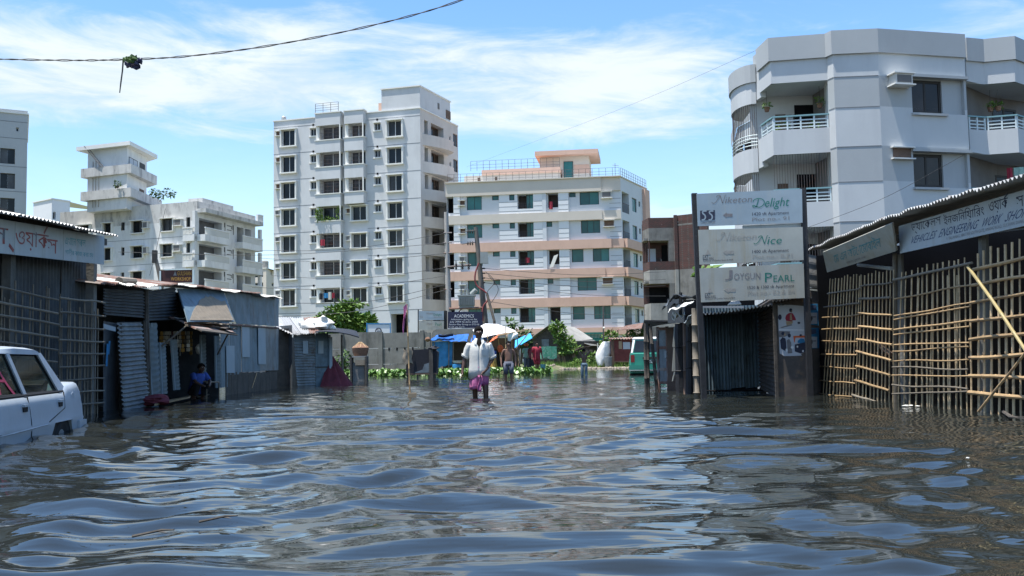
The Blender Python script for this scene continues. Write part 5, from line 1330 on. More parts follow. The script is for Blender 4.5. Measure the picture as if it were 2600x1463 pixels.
    for i in range(16):
        px = 410 + i * 6.8; d = .25 + .5 * rnd.random(); top = hq(px, 840, d); ln = .25 + .35 * rnd.random()
        b = MB()
        for k in range(int(ln / .09)):
            c = top - Vector((0, 0, .09 * k + .05)); rz = Matrix.Rotation(rnd.random() * 3, 3, 'Z'); b.box(c, (.075, .012, .075), 0, rz)
        b.tube([top, top - Vector((0, 0, ln))], .004, 4); b.obj('packet_string', rnd.choice(['paper', 'sack', 'sack_white', 'cloth_yellow', 'maroon_paint']), g)
    b = MB(); b.blob(hq(507, 887, .3), .1, .1, .12, 0, 3); tag(b.obj('hanging_bag', 'sack_white'), 'round pale bag hanging beside the snack packets in the open stall', 'bag')
    b = MB(); slabq(b, [PZ(392, 1031, .03), PZ(482, 1011, .05), PZ(484, 1008, .05), PZ(393, 1027, .03)], .03); tag(b.obj('plank', 'bamboo'), 'pale wet plank floating below the open stall', 'plank')
    b = MB(); slabq(b, [PZ(500, 1010, .02), PZ(548, 1000, .03), PZ(540, 996, .03), PZ(495, 1004, .02)], .03); tag(b.obj('plank', 'wood_old'), 'dark wet board floating in front of the crouching person', 'plank')
    b = MB(); c = PX(394, 1024, -6.3); b.blob(c + Vector((0, 0, .05)), .28, .25, .09, 0, 8, .5); tag(b.obj('red_cloth', 'tarp_maroon'), 'wet red cloth lying on the stall floor edge beside the tin door', 'cloth')
    st = thing('bench', 'thin wooden bench frame standing in water by the dark stall doorway', 'bench', hq(540, 985))
    a, c = hq(525, 970, -.1), hq(556, 971, -.1)
    b = MB(); b.tube([a, c], .018, 5); b.tube([a + HF.n * .3, c + HF.n * .3], .018, 5); b.slab([a, c, c + HF.n * .3, a + HF.n * .3], .02); b.obj('seat', 'bamboo_grey', st)
    for p in (a, c, a + HF.n * .3, c + HF.n * .3):
        b = MB(); b.tube([p, Vector((p.x, p.y, -.45))], .016, 5); b.obj('leg', 'bamboo_grey', st)
west_huts()

# ================================================================== TIN SHED WITH BLUE EDGE
def tin_shed():
    Y0 = 30.6
    A, B = P(742, 980, Y0), P(840, 976, Y0 + .8)
    fr = Frame(A, B)
    t = thing('tin_shed', 'small corrugated shed with a blue post and a dark flat canopy', 'shed', (A.x, A.y, -.45))
    q = lambda px, py, d=0: fr.w(fr.uz(px, py, d)[0], d, fr.uz(px, py, d)[1])
    for y0, y1, xs in ((846, 905, 0), (903, 988, 3)):
        b = MB(); corr(b, [q(750 + xs * 2, y1, -.02), q(801, y1 - 2, -.02), q(800, y0, 0), q(744 + xs, y0, 0)], 8 if xs == 0 else 12, .016, 'v', 4, 0, .004, .02, y0); b.obj('corrugated_sheet', 'zinc', t)
    b = MB(); b.fwall(fr, fr.uz(801, 900)[0], fr.uz(834, 900)[0], -.5, fr.uz(820, 846)[1], []); b.obj('flat_sheet', 'zinc_blue', t)
    b = MB(); b.fbox(fr, fr.uz(801, 900)[0], fr.uz(834, 900)[0], -.02, -.002, fr.uz(810, 934)[1], fr.uz(810, 931)[1]); b.obj('batten', 'dark_frame', t)
    b = MB(); b.fbox(fr, fr.uz(834, 900)[0], fr.uz(838, 900)[0], -.07, .05, -.5, fr.uz(836, 858)[1]); b.fbox(fr, fr.uz(839, 900)[0], fr.uz(842, 900)[0], -.05, .05, -.5, fr.uz(836, 856)[1]); b.obj('post', 'board_blue', t)
    for px in (774, 813):
        b = MB(); b.fbox(fr, fr.uz(px - 6, 880)[0], fr.uz(px + 7, 880)[0], -.035, -.02, fr.uz(px, 898)[1], fr.uz(px, 866)[1]); b.obj('poster', 'board_blue', t)
    D = 4.0
    b = MB(); b.fwall(Frame(fr.w(fr.L, 0, 0), fr.w(fr.L, D, 0)), 0, D, -.5, 1.6, []); b.fwall(Frame(fr.w(0, D, 0), fr.w(0, 0.01, 0)), 0, D, -.5, 1.9, []); b.obj('side_wall', 'zinc_dark', t)
    b = MB(); b.fbox(fr, -.75, 0.0, .25, .3, -.5, 1.8); b.obj('side_wall', 'wood_old', t)
    # roof sheets
    e0, e1 = q(741, 850, -.25), q(808, 846, -.25); r0, r1 = P(700, 806, Y0 + 3.2), P(732, 808, Y0 + 3.6)
    e00 = P(706, 832, Y0 + .0)
    for i in range(3):
        f0, f1 = i / 3, (i + 1.06) / 3; h = Vector((0, 0, .012 * i))
        b = MB(); corr(b, [e0.lerp(e1, f0) + h, e0.lerp(e1, f1) + h, r0.lerp(r1, f1) + Vector((.9, .4, 0)) * f1 + h, r0.lerp(r1, f0) + Vector((.9, .4, 0)) * f0 + h], 6, .018, 'u', 4, 0, .004, .03, i); b.obj('roof_sheet', 'zinc_roof' if i < 2 else 'rust_roof', t)
    b = MB(); corr(b, [e00, e0 + Vector((0, 0, .01)), r0 + Vector((0.1, 0, .01)), r0 + Vector((-.6, 0, 0))], 5, .018, 'u', 4, 0, .004, .02, 7); b.obj('roof_sheet', 'zinc_roof', t)
    c = thing('canopy', 'black tarred canopy sheet jutting out from the blue-edged tin shed', 'canopy', q(860, 850))
    p = [P(800, 842, Y0 - .2), P(912, 860, Y0 - .1), P(906, 845, Y0 + 2.4), P(812, 836, Y0 + 2.6)]
    b = MB(); b.grid(lambda i, j: (p[0] * (1 - i) + p[1] * i) * (1 - j) + (p[3] * (1 - i) + p[2] * i) * j + Vector((0, 0, .10 * math.sin(i * 2.6) + .02 * mnoise.noise(Vector((i * 4, j * 4, 1))))), 12, 6, 0, .03); b.obj('sheet', 'black_tar', c)
    b = MB(); stick(b, P(869, 925, Y0 + 2.5) - Vector((0, 0, .6)), P(868, 850, Y0 + 2.5), .045, 6, 4); b.obj('bamboo_post', 'bamboo_grey', c, True)
    b = MB(); b.blob(P(788, 829, Y0 + 1.2), .38, .35, .24, 0, 1, .5, flat=.5); b.blob(P(815, 826, Y0 + 1.3), .34, .35, .27, 0, 2, .6, flat=.5)
    tag(b.obj('sack', 'sack_white', smooth=True), 'large white cloth bundle lying on the tin shed roof', 'bundle')
    b = MB(); b.blob(P(842, 834, Y0 + 1.4), .14, .14, .1, 0, 4, .4); tag(b.obj('sack', 'sack_white', smooth=True), 'small white bundle on the black canopy edge of the tin shed', 'bundle')
    # maroon cloth heap
    Y = 31.6
    def mf(i, j):
        a = -1.9 + 2.6 * i
        top = P(846, 905, Y); rad_ = .08 + .62 * j
        return Vector((top.x - .1 + rad_ * math.cos(a) * (1 + .15 * math.sin(i * 23)), top.y + rad_ * math.sin(a) * .9 + .02 * math.sin(i * 31), top.z * (1 - j) - .1 * j))
    b = MB(); b.grid(mf, 26, 9, 0, .015); tag(b.obj('tarp_heap', 'tarp_maroon', smooth=True), 'dark maroon tarpaulin draped to the water beside the tin shed', 'tarpaulin')
tin_shed()

# ================================================================== CONCRETE BOUNDARY WALL
def boundary_wall():
    fr = Frame(P(790, 900, 63.5), P(1212, 900, 61.5))
    t = thing('boundary_wall', 'stained grey concrete panel wall with upright posts in front of the tall block', 'wall', fr.w(0, 0, -.4))
    top = fr.uz(1000, 843)[1]
    pxs = [790, 868, 967, 1072, 1088]
    for i in range(len(pxs) - 1):
        u0, u1 = fr.uz(pxs[i], 900)[0] + .12, fr.uz(pxs[i + 1], 900)[0] - .12
        n = 3
        for k in range(n):
            z0, z1 = -.4 + (top + .4) * k / n, -.4 + (top + .4) * (k + 1) / n - .02
            b = MB(); b.fbox(fr, u0, u1, 0, .08, z0, z1 + (.05 * math.sin(i * 2) if k == n - 1 else 0)); b.obj('wall_panel', 'concrete', t)
    u0, u1 = fr.uz(1096, 900)[0], fr.uz(1210, 900)[0]
    b = MB(); pr = [fr.w(u0, 0, -.4), fr.w(u1, 0, -.4), fr.w(u1, 0, top + .1)] + [fr.w(u0 + .35 * (1 - math.cos(a)), 0, top - .3 + .4 * math.sin(a)) for a in (1.57, 1.2, .8, .4, 0)]
    b.prism(pr, fr.n * .1); b.obj('wall_panel', 'concrete', t)
    for i, px in enumerate(pxs[1:]):
        u = fr.uz(px, 900)[0]; b = MB(); b.fbox(fr, u - .13, u + .13, -.1, .1, -.45, top + (.05, .02, .06, -.1)[i]); b.obj('wall_post', 'concrete', t)
    for i in range(7):
        u = fr.uz(968 + i * 20, 885)[0]; b = MB(); z = fr.uz(968, 886)[1]; b.fbox(fr, u - .05, u + .05, -.012, .01, z - .12, z + .06); b.obj('hole', 'inside_dark', t)
    return fr, top
BW, BW_TOP = boundary_wall()

def small_tree(name, label, base, top, crown, leafmat, limbs, seed):
    t = thing(name, label, 'tree' if 'shrub' not in name else 'shrub', base)
    b = MB(); base = Vector(base); top = Vector(top)
    pts = [base.lerp(top, f) + Vector((.05 * math.sin(f * 5 + seed), 0, 0)) for f in (0, .3, .6, 1)]; L = (top - base).length
    b.tube(pts, [.05 * L ** .5 * k for k in (1.6, 1.2, .9, .4)], 7)
    for l in limbs:
        p = base.lerp(top, .55); q = Vector(l); b.tube([p, p.lerp(q, .5) + Vector((0, 0, .1)), q], [.035 * L ** .5, .025 * L ** .5, .01], 5)
    b.obj('trunk', 'bark', t)
    b = MB()
    for i, (c, r, n, s) in enumerate(crown): leaf_cloud(b, c, r, n, s, seed + i * 7)
    b.obj('crown', leafmat, t); return t
Y = 76
c = lambda px, py, y=Y: P(px, py, y)
small_tree('leafy_tree', 'spreading green tree rising above the concrete wall beside the tin shed roof', c(885, 925), c(885, 800),
    [(c(878, 800), (1.0, .9, .85), 520, .42), (c(855, 822), (1.2, .9, .6), 560, .42), (c(905, 820), (1.3, .9, .6), 560, .42), (c(880, 785), (.5, .5, .75), 200, .4), (c(930, 812), (.8, .6, .35), 220, .4), (c(822, 806), (.7, .6, .25), 170, .38), (c(870, 845), (1.7, .8, .5), 480, .4), (c(900, 772), (.7, .4, .2), 80, .38), (c(845, 787), (.6, .4, .2), 80, .38), (c(925, 835), (.7, .5, .3), 160, .38)], 'leaf_bright', [c(840, 805), c(925, 805), c(880, 775)], 31)
c = lambda px, py, y=83: P(px, py, y)
small_tree('broadleaf_tree', 'dark broad-leaved tree standing against the grey roofed hut', c(1425, 925, 78), c(1418, 850, 78),
    [(c(1418, 838, 78), (.5, .45, .5), 170, .36), (c(1410, 828, 78), (.35, .3, .35), 80, .36), (c(1440, 868, 78), (.45, .4, .42), 150, .34), (c(1432, 885, 78), (.5, .4, .45), 120, .34), (c(1420, 862, 78), (.35, .3, .3), 50, .34)], 'leaf_bright', [c(1440, 865, 78)], 51)
small_tree('shrub', 'leafy shrub behind the bright blue tarpaulin', c(1325, 925, 84), c(1322, 850, 84), [(c(1322, 856, 84), (.8, .5, .8), 240, .42), (c(1350, 880, 84), (.7, .5, .6), 180, .4), (c(1297, 822, 84), (.35, .3, .35), 50, .45)], 'leaf', [], 61)
small_tree('shrub', 'yellow green shrub beside the thin lamp post', c(1546, 920, 82), c(1546, 868, 82), [(c(1548, 860, 82), (.65, .5, .55), 230, .36), (c(1540, 885, 82), (.5, .5, .7), 160, .36)], 'leaf_bright', [], 71)
small_tree('shrub', 'climbing greenery growing under the rusty roof behind the green van', c(1612, 925, 88), c(1615, 850, 88), [(c(1618, 848, 88), (.9, .5, .6), 240, .36), (c(1590, 865, 88), (.6, .5, .5), 120, .36)], 'leaf', [], 81)
small_tree('shrub', 'low bright shrub in front of the dark wall by the green cart', c(1450, 922, 79), c(1450, 885, 79), [(c(1455, 887, 79), (.7, .4, .25), 150, .32), (c(1437, 883, 79), (.35, .3, .3), 70, .3)], 'leaf_bright', [], 91)
small_tree('shrub', 'bushy green shrub beside the boy with raised arms', c(1500, 928, 77), c(1502, 905, 77), [(c(1500, 914, 77), (.75, .5, .45), 240, .3), (c(1465, 921, 77), (.5, .4, .3), 120, .28)], 'leaf_bright', [], 101)
small_tree('shrub', 'sparse shrub at the foot of the concrete wall behind the maroon tarpaulin', P(876, 950, 56), P(876, 912, 56), [(P(874, 915, 56), (.45, .35, .5), 150, .22), (P(880, 935, 56), (.45, .35, .4), 120, .22)], 'leaf', [], 111)
t = thing('banana_plant', 'bright banana-like leaves poking out between the name boards', 'plant', P(1772, 735, 24))
b = MB()
for i, (x0, y0, x1, y1) in enumerate(((1770, 700, 1757, 676), (1772, 702, 1790, 672), (1775, 700, 1815, 672), (1775, 704, 1840, 668), (1772, 705, 1752, 700), (1766, 702, 1798, 680), (1772, 710, 1755, 694), (1775, 700, 1825, 676))):
    a, e = P(x0, y0, 24), P(x1, y1, 24); m_ = a.lerp(e, .55) + Vector((0, 0, .06)); w = Vector((.02, .06, .05))
    b.add([a, m_ + w, e - Vector((0, 0, .03)), m_ - w], [(0, 1, 2, 3)])
b.obj('foliage', 'leaf_bright', t); b = MB(); b.tube([P(1772, 990, 24), P(1772, 705, 24)], .04, 6); b.obj('stem', 'bark', t)
# ================================================================== STREET OF POLES AND WIRES
def utility_poles():
    Y = 66
    a = thing('utility_pole', 'pale round concrete utility pole beside the tall block', 'utility pole', P(1142, 930, Y))
    b = MB(); b.tube([P(1143, 935, Y) - Vector((0, 0, .5)), P(1133, 539, Y)], [.22, .14], 12); b.obj('pole', 'pole_concrete', a, True)
    b = MB()
    for py in (592, 617, 643, 680, 735): b.tube([P(1136, py, Y) - Vector((.24, .1, 0)), P(1136, py, Y) + Vector((.3, -.1, 0))], .05, 5)
    b.obj('clamp', 'iron', a)
    c = thing('utility_pole', 'dark leaning utility pole with a red cable curling down it', 'utility pole', P(1232, 930, Y))
    b = MB(); b.tube([P(1240, 940, Y) - Vector((0, 0, .5)), P(1232, 823, Y), P(1208, 577, Y)], [.25, .22, .14], 10); b.obj('pole', 'pole_dark', c, True)
    b = MB(); pts = bez([P(x, y, Y - .35) for x, y in ((1216, 668), (1208, 690), (1206, 712), (1213, 728), (1228, 738), (1239, 750), (1238, 763), (1228, 776), (1225, 792), (1226, 815))], 6); b.tube(pts, .06, 6); b.obj('cable', 'cable_red', c, True)
    b = MB(); b.box(P(1229, 655, Y - .25), (.5, .3, .75)); b.box(P(1235, 662, Y - .3), (.25, .25, .4)); b.obj('junction_box', 'transformer', c)
    b = MB()
    for y in (682, 694, 706, 718): b.tube([P(1224, y, Y), P(1231, y, Y - .2)], .05, 6)
    b.obj('insulator', 'dark_frame', c)
    # cross arms and transformer
    t = thing('cross_arm', 'cross arm with dark insulators between the two utility poles', 'cross arm', P(1175, 675, Y))
    b = MB(); b.tube([P(1136, 678, Y - .2), P(1196, 673, Y - .2)], .07, 6); b.obj('arm', 'iron', t)
    for x in (1158, 1174, 1190):
        b = MB(); p = P(x, 674, Y - .2); b.lathe(p - Vector((0, 0, .28)), [(.03, 0), (.09, .06), (.05, .12), (.09, .18), (.05, .24), (.09, .32), (.04, .42), (.02, .6)], 8); b.obj('insulator', 'dark_frame', t)
    t = thing('cross_arm', 'upper pair of insulator strings reaching to the leaning utility pole', 'cross arm', P(1195, 600, Y))
    for y in (588, 618):
        b = MB(); b.tube([P(1172, y + 2, Y - .1), P(1208, y - 3, Y - .1)], .03, 5)
        for x in (1188, 1194, 1200): b.tube([P(x, y, Y - .1) - Vector((.04, 0, 0)), P(x, y, Y - .1) + Vector((.04, 0, 0))], .13, 8)
        b.obj('insulator', 'dark_frame', t)
    t = thing('transformer', 'grey ribbed pole transformer on a beam between the utility poles', 'transformer', P(1185, 778, Y))
    b = MB(); ctr = P(1185, 765, Y); b.box(ctr, (1.05, .6, .62)); b.box(ctr + Vector((0, 0, .36)), (1.2, .75, .09)); b.box(ctr - Vector((0, 0, .38)), (.95, .5, .14)); b.obj('tank', 'transformer', t)
    b = MB()
    for i in range(9): b.box(ctr + Vector((-.46 + i * .115, -.36, -.02)), (.03, .12, .5))
    b.obj('cooling_fin', 'transformer', t)
    for i in range(3):
        b = MB(); b.lathe(ctr + Vector((-.35 + i * .24, 0, .4)), [(.08, 0), (.05, .08), (.08, .14), (.05, .2), (.07, .28), (.03, .4)], 8); b.obj('bushing', 'concrete_light', t)
    b = MB(); p = ctr + Vector((.5, 0, .55)); b.tube([p - Vector((.2, 0, .1)), p + Vector((.15, -.1, .2))], .16, 10); b.obj('expansion_drum', 'transformer', t)
    b = MB(); b.tube([P(1140, 784, Y - .2), P(1228, 781, Y - .2)], .07, 6); b.tube([P(1158, 800, Y - .2), P(1175, 781, Y - .2)], .04, 5); b.obj('beam', 'rust_roof', t)
    s = thing('prop_pole', 'thin timber prop leaning against the dark utility pole', 'pole', P(1255, 830, 65))
    b = MB(); b.tube([P(1262, 935, 65), P(1255, 815, 65), P(1236, 745, 65.6)], .09, 7); b.obj('pole', 'wood_old', s)
utility_poles()
def wire(label, pts, r=.016, m='wire', sag=0.0, group='overhead wires'):
    b = MB(); q = bez([Vector(p)[:] for p in pts], 8)
    b.tube([Vector(p) for p in q], r, 4); tag(b.obj('power_line', m), label, 'wire', group)
Y = 66
for i, (y0, x1, y1, yy) in enumerate(((592, 660, 636, 80), (617, 300, 640, 70), (643, 655, 655, 90), (680, 690, 700, 82), (700, 640, 730, 70), (735, 690, 805, 66), (722, 720, 770, 60))):
    a, e = P(1136, y0, Y), P(x1, y1, yy)
    wire(['topmost thin wire running from the pale utility pole past the tall block', 'second wire down on the pale utility pole, reaching far over the tin huts', 'third wire down on the pale utility pole, nearly level', 'fourth wire down on the pale utility pole, slightly sloping', 'wire sloping down from the pale utility pole to the tin hut roofs', 'lowest wire on the pale utility pole, falling towards the tree', 'wire just above the lowest one on the pale utility pole'][i], [a, a.lerp(e, .5) - Vector((0, 0, .5)), e])
for i, (y0, x1, y1, yy) in enumerate(((682, 1690, 690, 80), (694, 1690, 710, 80), (706, 1690, 726, 80), (718, 1690, 752, 80), (764, 1640, 800, 80))):
    a, e = P(1230, y0, Y), P(x1, y1, yy)
    wire(['topmost wire running from the leaning utility pole to the brick building', 'second wire down from the leaning utility pole to the brick building', 'third wire down from the leaning utility pole to the brick building', 'fourth wire down from the leaning utility pole to the brick building', 'lowest wire from the leaning utility pole across the peach-banded block'][i], [a, a.lerp(e, .5) - Vector((0, 0, .35)), e])
for i, (x0, y0, x1, y1, yy) in enumerate(((1233, 690, 1250, 740, 65.5), (1240, 700, 1262, 765, 65.5))):
    wire(['shorter black cable loop beside the leaning utility pole', 'longer black cable loop beside the leaning utility pole'][i], [P(x0, y0, yy), P((x0 + x1) / 2 + 14, (y0 + y1) / 2, yy), P(x1 - 12, y1, yy), P(1240, y1 + 8, yy)], .02)
wire('long thin wire rising from the peach block roof to the grey angular block', [P(1185, 424, 108), P(1560, 283, 75), P(1925, 126, 43)], .007, group='roof wires')
wire('thin wire slanting across the front of the grey angular block', [P(2040, 582, 30), P(2240, 505, 27), P(2446, 394, 25)], .006, group='roof wires')
wire('thin wire crossing the left edge of the weathered white block', [P(420, 530, 90), P(395, 640, 92), P(380, 700, 92)], .02, group='roof wires')
# twisted cable over the road with a clump of torn cloth on it
cp = [(-260, 146), (0, 151), (180, 154), (310, 152), (480, 143), (700, 114), (950, 64), (1180, -2), (1500, -130)]
t = thing('overhead_cable', 'twisted black cable sagging across the sky', 'cable', P(0, 151, 15))
for s_ in (0, 1):
    b = MB(); q = bez([P(x, y, 15 + x * .0004)[:] for x, y in cp], 14)
    b.tube([Vector(p) + Vector((0, .009 * math.cos(i * .9 + 3.14 * s_), .009 * math.sin(i * .9 + 3.14 * s_) + .006 * s_)) for i, p in enumerate(q)], .0075, 5); b.obj('strand', 'wire', t)
t = thing('cloth_clump', 'clump of torn green and blue cloth with a dangling stick caught on the overhead cable', 'cloth', P(335, 172, 15))
b = MB()
for i, (x, y, r, m_) in enumerate(((322, 152, .05, 0), (333, 156, .07, 0), (343, 152, .06, 0), (328, 163, .06, 1), (345, 166, .06, 1), (354, 155, .05, 1), (336, 149, .05, 0))): b.blob(P(x, y, 15), r * 1.2, r, r * .9, m_, i, .9, 8, 6)
b.obj('torn_cloth', ['leaf', 'board_navy'], t)
b = MB(); b.tube([P(313, 153, 15), P(311, 180, 15), P(307, 210, 15), P(304, 236, 15)], [.014, .012, .012, .008], 5); b.obj('stick', 'wire', t)
# leaning post and billboard before the weathered block
Y = 70
t = thing('utility_pole', 'short dark pole leaning in front of the weathered white block', 'utility pole', P(406, 715, Y))
b = MB(); b.tube([P(414, 900, Y), P(409, 715, Y), P(392, 642, Y)], [.2, .17, .12], 8); b.obj('pole', 'pole_dark', t)
b = MB(); b.box(P(393, 652, Y), (.3, .3, .9)); b.obj('pole_cap', 'dark_frame', t)
fr = Frame(P(409, 700, 68), P(489, 700, 68))
t = thing('billboard', 'dark maroon billboard with orange lettering behind the tin hut roofs', 'billboard', fr.w(0, 0, -.4))
q = lambda x, y, d=0: fr.w(fr.uz(x, y, d)[0], d, fr.uz(x, y, d)[1])
b = MB(); b.hexa([fr.w(u, d, z) for u in (0, fr.L) for d in (0, .12) for z in (fr.uz(450, 718)[1], fr.uz(450, 686)[1])]); b.obj('panel', 'board_maroon', t)
b = MB(); place = lambda x, y: q(x, -y, -.02)
text(b, 'GULSHAN', 450, 486, -699.5, -689, place); text(b, 'WORKSHOP', 434, 484, -713, -703.5, place); b.obj('lettering', 'ink_orange', t)
b = MB(); text(b, '▲', 440, 449, -700, -688, place); b.obj('emblem', 'ink_grey', t)
b = MB(); b.fbox(fr, fr.L, fr.L + .1, -.05, .1, -.4, fr.uz(489, 685)[1]); b.fbox(fr, -.1, 0, -.05, .1, -.4, fr.uz(411, 688)[1]); b.obj('post', 'rail_white', t)
b = MB(); b.fbox(fr, 0.2, fr.L - .1, -.06, -.01, fr.uz(450, 686)[1], fr.uz(450, 683)[1]); b.obj('top_bar', 'rail_white', t)
# lamp post
t = thing('lamp_post', 'slim dark lamp post in front of the peach-banded block', 'lamp post', P(1532, 930, 78))
b = MB(); b.tube([P(1532, 930, 78), P(1532, 778, 78)], .055, 8); b.obj('post', 'iron', t)
b = MB(); b.tube([P(1531, 833, 77.8), P(1535, 833, 77.8)], .09, 8); b.obj('insulator', 'sack_white', t)

# ================================================================== SMALL BOARDS NEAR THE WALL
def board(name, lab, px0, px1, py0, py1, Y, mats, paint, posts=()):
    fr = Frame(P(px0, 900, Y), P(px1, 900, Y)); q = lambda x, y, d=0: fr.w(fr.uz(x, y, d)[0], d, fr.uz(x, y, d)[1])
    t = thing(name, lab, 'signboard', fr.w(0, 0, -.3))
    for (a, c, y0, y1, m) in mats:
        b = MB(); b.hexa([q(x, y, d) for x in (a, c) for d in (0, .06) for y in (y1, y0)]); b.obj('panel', m, t)
    for m, items in paint:
        b = MB()
        for s, a, c, y0, y1 in items: text(b, s, a, c, -y1, -y0, lambda x, y: q(x, -y, -.03))
        b.obj('lettering', m, t)
    for px, w, y0 in posts:
        b = MB(); b.hexa([q(x, y, d) for x in (px - w, px + w) for d in (.07, .2) for y in (960, y0)]); b.obj('post', 'dark_frame', t)
board('signboard', 'pair of pale name boards one above the other beside the navy board', 1063, 1128, 790, 845, 64.5, [(1063, 1127, 790, 813, 'board_blue'), (1063, 1127, 815, 838, 'board_cream')],
    [('ink_grey', [('Niketon', 1082, 1100, 793, 798.5), ('Joygun', 1083, 1098, 819, 826), ('SS', 1067, 1074, 802, 808), ('1420 sft Apartment', 1101, 1123, 804, 808), ('1300 sft Apartment', 1098, 1124, 829, 832)]), ('ink_green', [('Delight', 1101, 1122, 796, 804), ('Pearl', 1105, 1121, 819, 828)])], [(1062, 1.5, 786), (1131, 4.5, 789)])
board('signboard', 'navy blue board headed ACADEMICS in white letters below the transformer', 1137, 1226, 792, 840, 64, [(1137, 1225, 792, 833, 'board_navy'), (1137, 1225, 834, 840, 'paper')],
    [('ink_white', [('ACADEMICS', 1153, 1203, 798.5, 806.5), ('Admission going on for', 1145, 1212, 809, 814), ('July 2004 to June 2005', 1142, 1213, 815, 820.5), ('Session Play Group to STD III', 1140, 1216, 822, 827), ('Call us now', 1140, 1180, 828.5, 831.5)])], [(1160, 2, 840), (1210, 2, 840)])
fr = Frame(P(931, 850, 66), P(992, 850, 66)); q = lambda x, y, d=0: fr.w(fr.uz(x, y, d)[0], d, fr.uz(x, y, d)[1])
t = thing('signboard', 'white gate board with a round black emblem above the concrete wall', 'signboard', fr.w(0, 0, -.3))
b = MB(); b.hexa([q(x, y, d) for x in (933, 990) for d in (0, .1) for y in (850, 824)]); b.obj('panel', 'blue_white', t)
b = MB(); b.hexa([q(x, y, d) for x in (930, 933) for d in (-.03, .12) for y in (960, 820)]); b.hexa([q(x, y, d) for x in (990, 992.5) for d in (-.03, .12) for y in (960, 820)]); b.hexa([q(x, y, d) for x in (933.1, 989.9) for d in (-.03, .12) for y in (824, 821)]); b.obj('frame', 'tarp_teal', t)
b = MB(); ctr = q(961, 841, -.02); b.loft([[ctr + Vector((r * math.cos(a), -.004 * k, r * math.sin(a))) for a in [2 * math.pi * i / 24 for i in range(24)]] for k, r in ((0, .22), (0, .16))], 0, False)
text(b, 'SH', 956.5, 965.5, -846, -836, lambda x, y: q(x, -y, -.03)); b.obj('emblem', 'ink_black', t)

# ================================================================== THINGS STANDING IN THE WATER BEFORE THE WALL
Y = 39
t = thing('brick_stand', 'squat plastered stand in the water carrying a woven basket', 'stand', P(913, 966, Y) - Vector((0, 0, .4)))
ctr = P(913, 945, Y); b = MB(); b.box((ctr.x, ctr.y, .15), (.46, .5, 1.1)); b.obj('block', 'concrete', t)
b = MB(); b.box(P(914, 906, Y), (.55, .6, .05)); b.obj('top_slab', 'concrete_light', t)
for dx in (-.29, .29):
    b = MB(); b.box((ctr.x + dx, ctr.y - .1, .25), (.07, .5, 1.4)); b.obj('post', 'wood_old', t)
b = MB(); b.box(P(914, 921, Y - .3), (.36, .02, .2)); b.obj('notice', 'sack', t)
ctr = P(915, 904, Y)
t = thing('woven_basket', 'large brown woven basket with tied rim on the plastered stand', 'basket', ctr)
b = MB(); b.lathe(ctr, [(.25, 0), (.30, .12), (.33, .26), (.34, .32), (.28, .36), (.16, .44), (.05, .5)], 18); b.obj('body', 'basket', t, True)
b = MB()
for i in range(9): a = i * .7; b.tube([ctr + Vector((.3 * math.cos(a), .3 * math.sin(a), .34)), ctr + Vector((.05 * math.cos(a + 1), .05 * math.sin(a + 1), .54))], .016, 5)
b.obj('tie', 'bamboo', t)
b = MB(); ctr = P(897, 960, Y); b.tube([(ctr.x, ctr.y, -.45), (ctr.x + .02, ctr.y, .1), (ctr.x - .02, ctr.y, .42), (ctr.x + .02, ctr.y, .6)], [.13, .11, .07, .12], 8); b.blob((ctr.x, ctr.y, .62), .1, .1, .1, 0, 3, .5)
tag(b.obj('stump', 'wood_old'), 'knobbly brown stump beside the basket stand', 'stump')
Y = 41.5
t = thing('covered_cart', 'dark tarpaulin-covered cart standing in water beside the bamboo flag pole', 'cart', P(1066, 960, Y) - Vector((0, 0, .4)))
x0, x1 = P(1030, 900, Y).x, P(1108, 900, Y).x
b = MB(); b.prism([(x0, Y - .01, .22), (x1, Y - .01, .22), (x1 + .05, Y - .01, 1.1), (x1 - .1, Y - .01, 1.24), (x0 + .25, Y - .01, 1.2), (x0 + .05, Y - .01, 1.16)], (0, .9, 0)); b.obj('cover', 'cloth_black', t)
b = MB(); b.box(((x0 + x1) / 2, Y + .4, .2), (x1 - x0, .9, .06)); b.obj('bed', 'wood_brown', t)
b = MB(); b.box((x1 - .22, Y - .06, .6), (.16, .06, 1.2)); b.box((x1 - .2, Y + .1, -.1), (.3, .25, .6)); b.obj('corner_post', 'wood_old', t)
for dx in (.08, .48): b = MB(); b.box((x0 + dx, Y + .05, -.1), (.07, .07, .65)); b.obj('leg', 'wood_old', t)
b = MB(); b.prism([(x0 + .35, Y - .05, .25), (x1 - .3, Y - .05, .25), (x1 - .3, Y - .05, .66), (x1 - .5, Y - .05, .6), (x0 + .7, Y - .05, .38)], (0, .04, 0)); b.obj('plastic_sheet', 'zinc', t)
b = MB(); b.grid(lambda i, j: Vector((x0 - .08 + .36 * i + .03 * math.sin(j * 8), Y - .12 - .06 * math.sin(i * 5), 1.24 - .6 * j - .04 * math.sin(i * 7))), 8, 8, 0, .02); tag(b.obj('sackcloth', 'sack', smooth=True), 'grey brown sackcloth draped over the corner of the covered cart', 'cloth')
b = MB(); b.blob((x1 - .12, Y + .1, 1.25), .2, .2, .1, 0, 2, .5); tag(b.obj('bundle', 'cloth_black', smooth=True), 'black bundle on top of the covered cart', 'bundle')
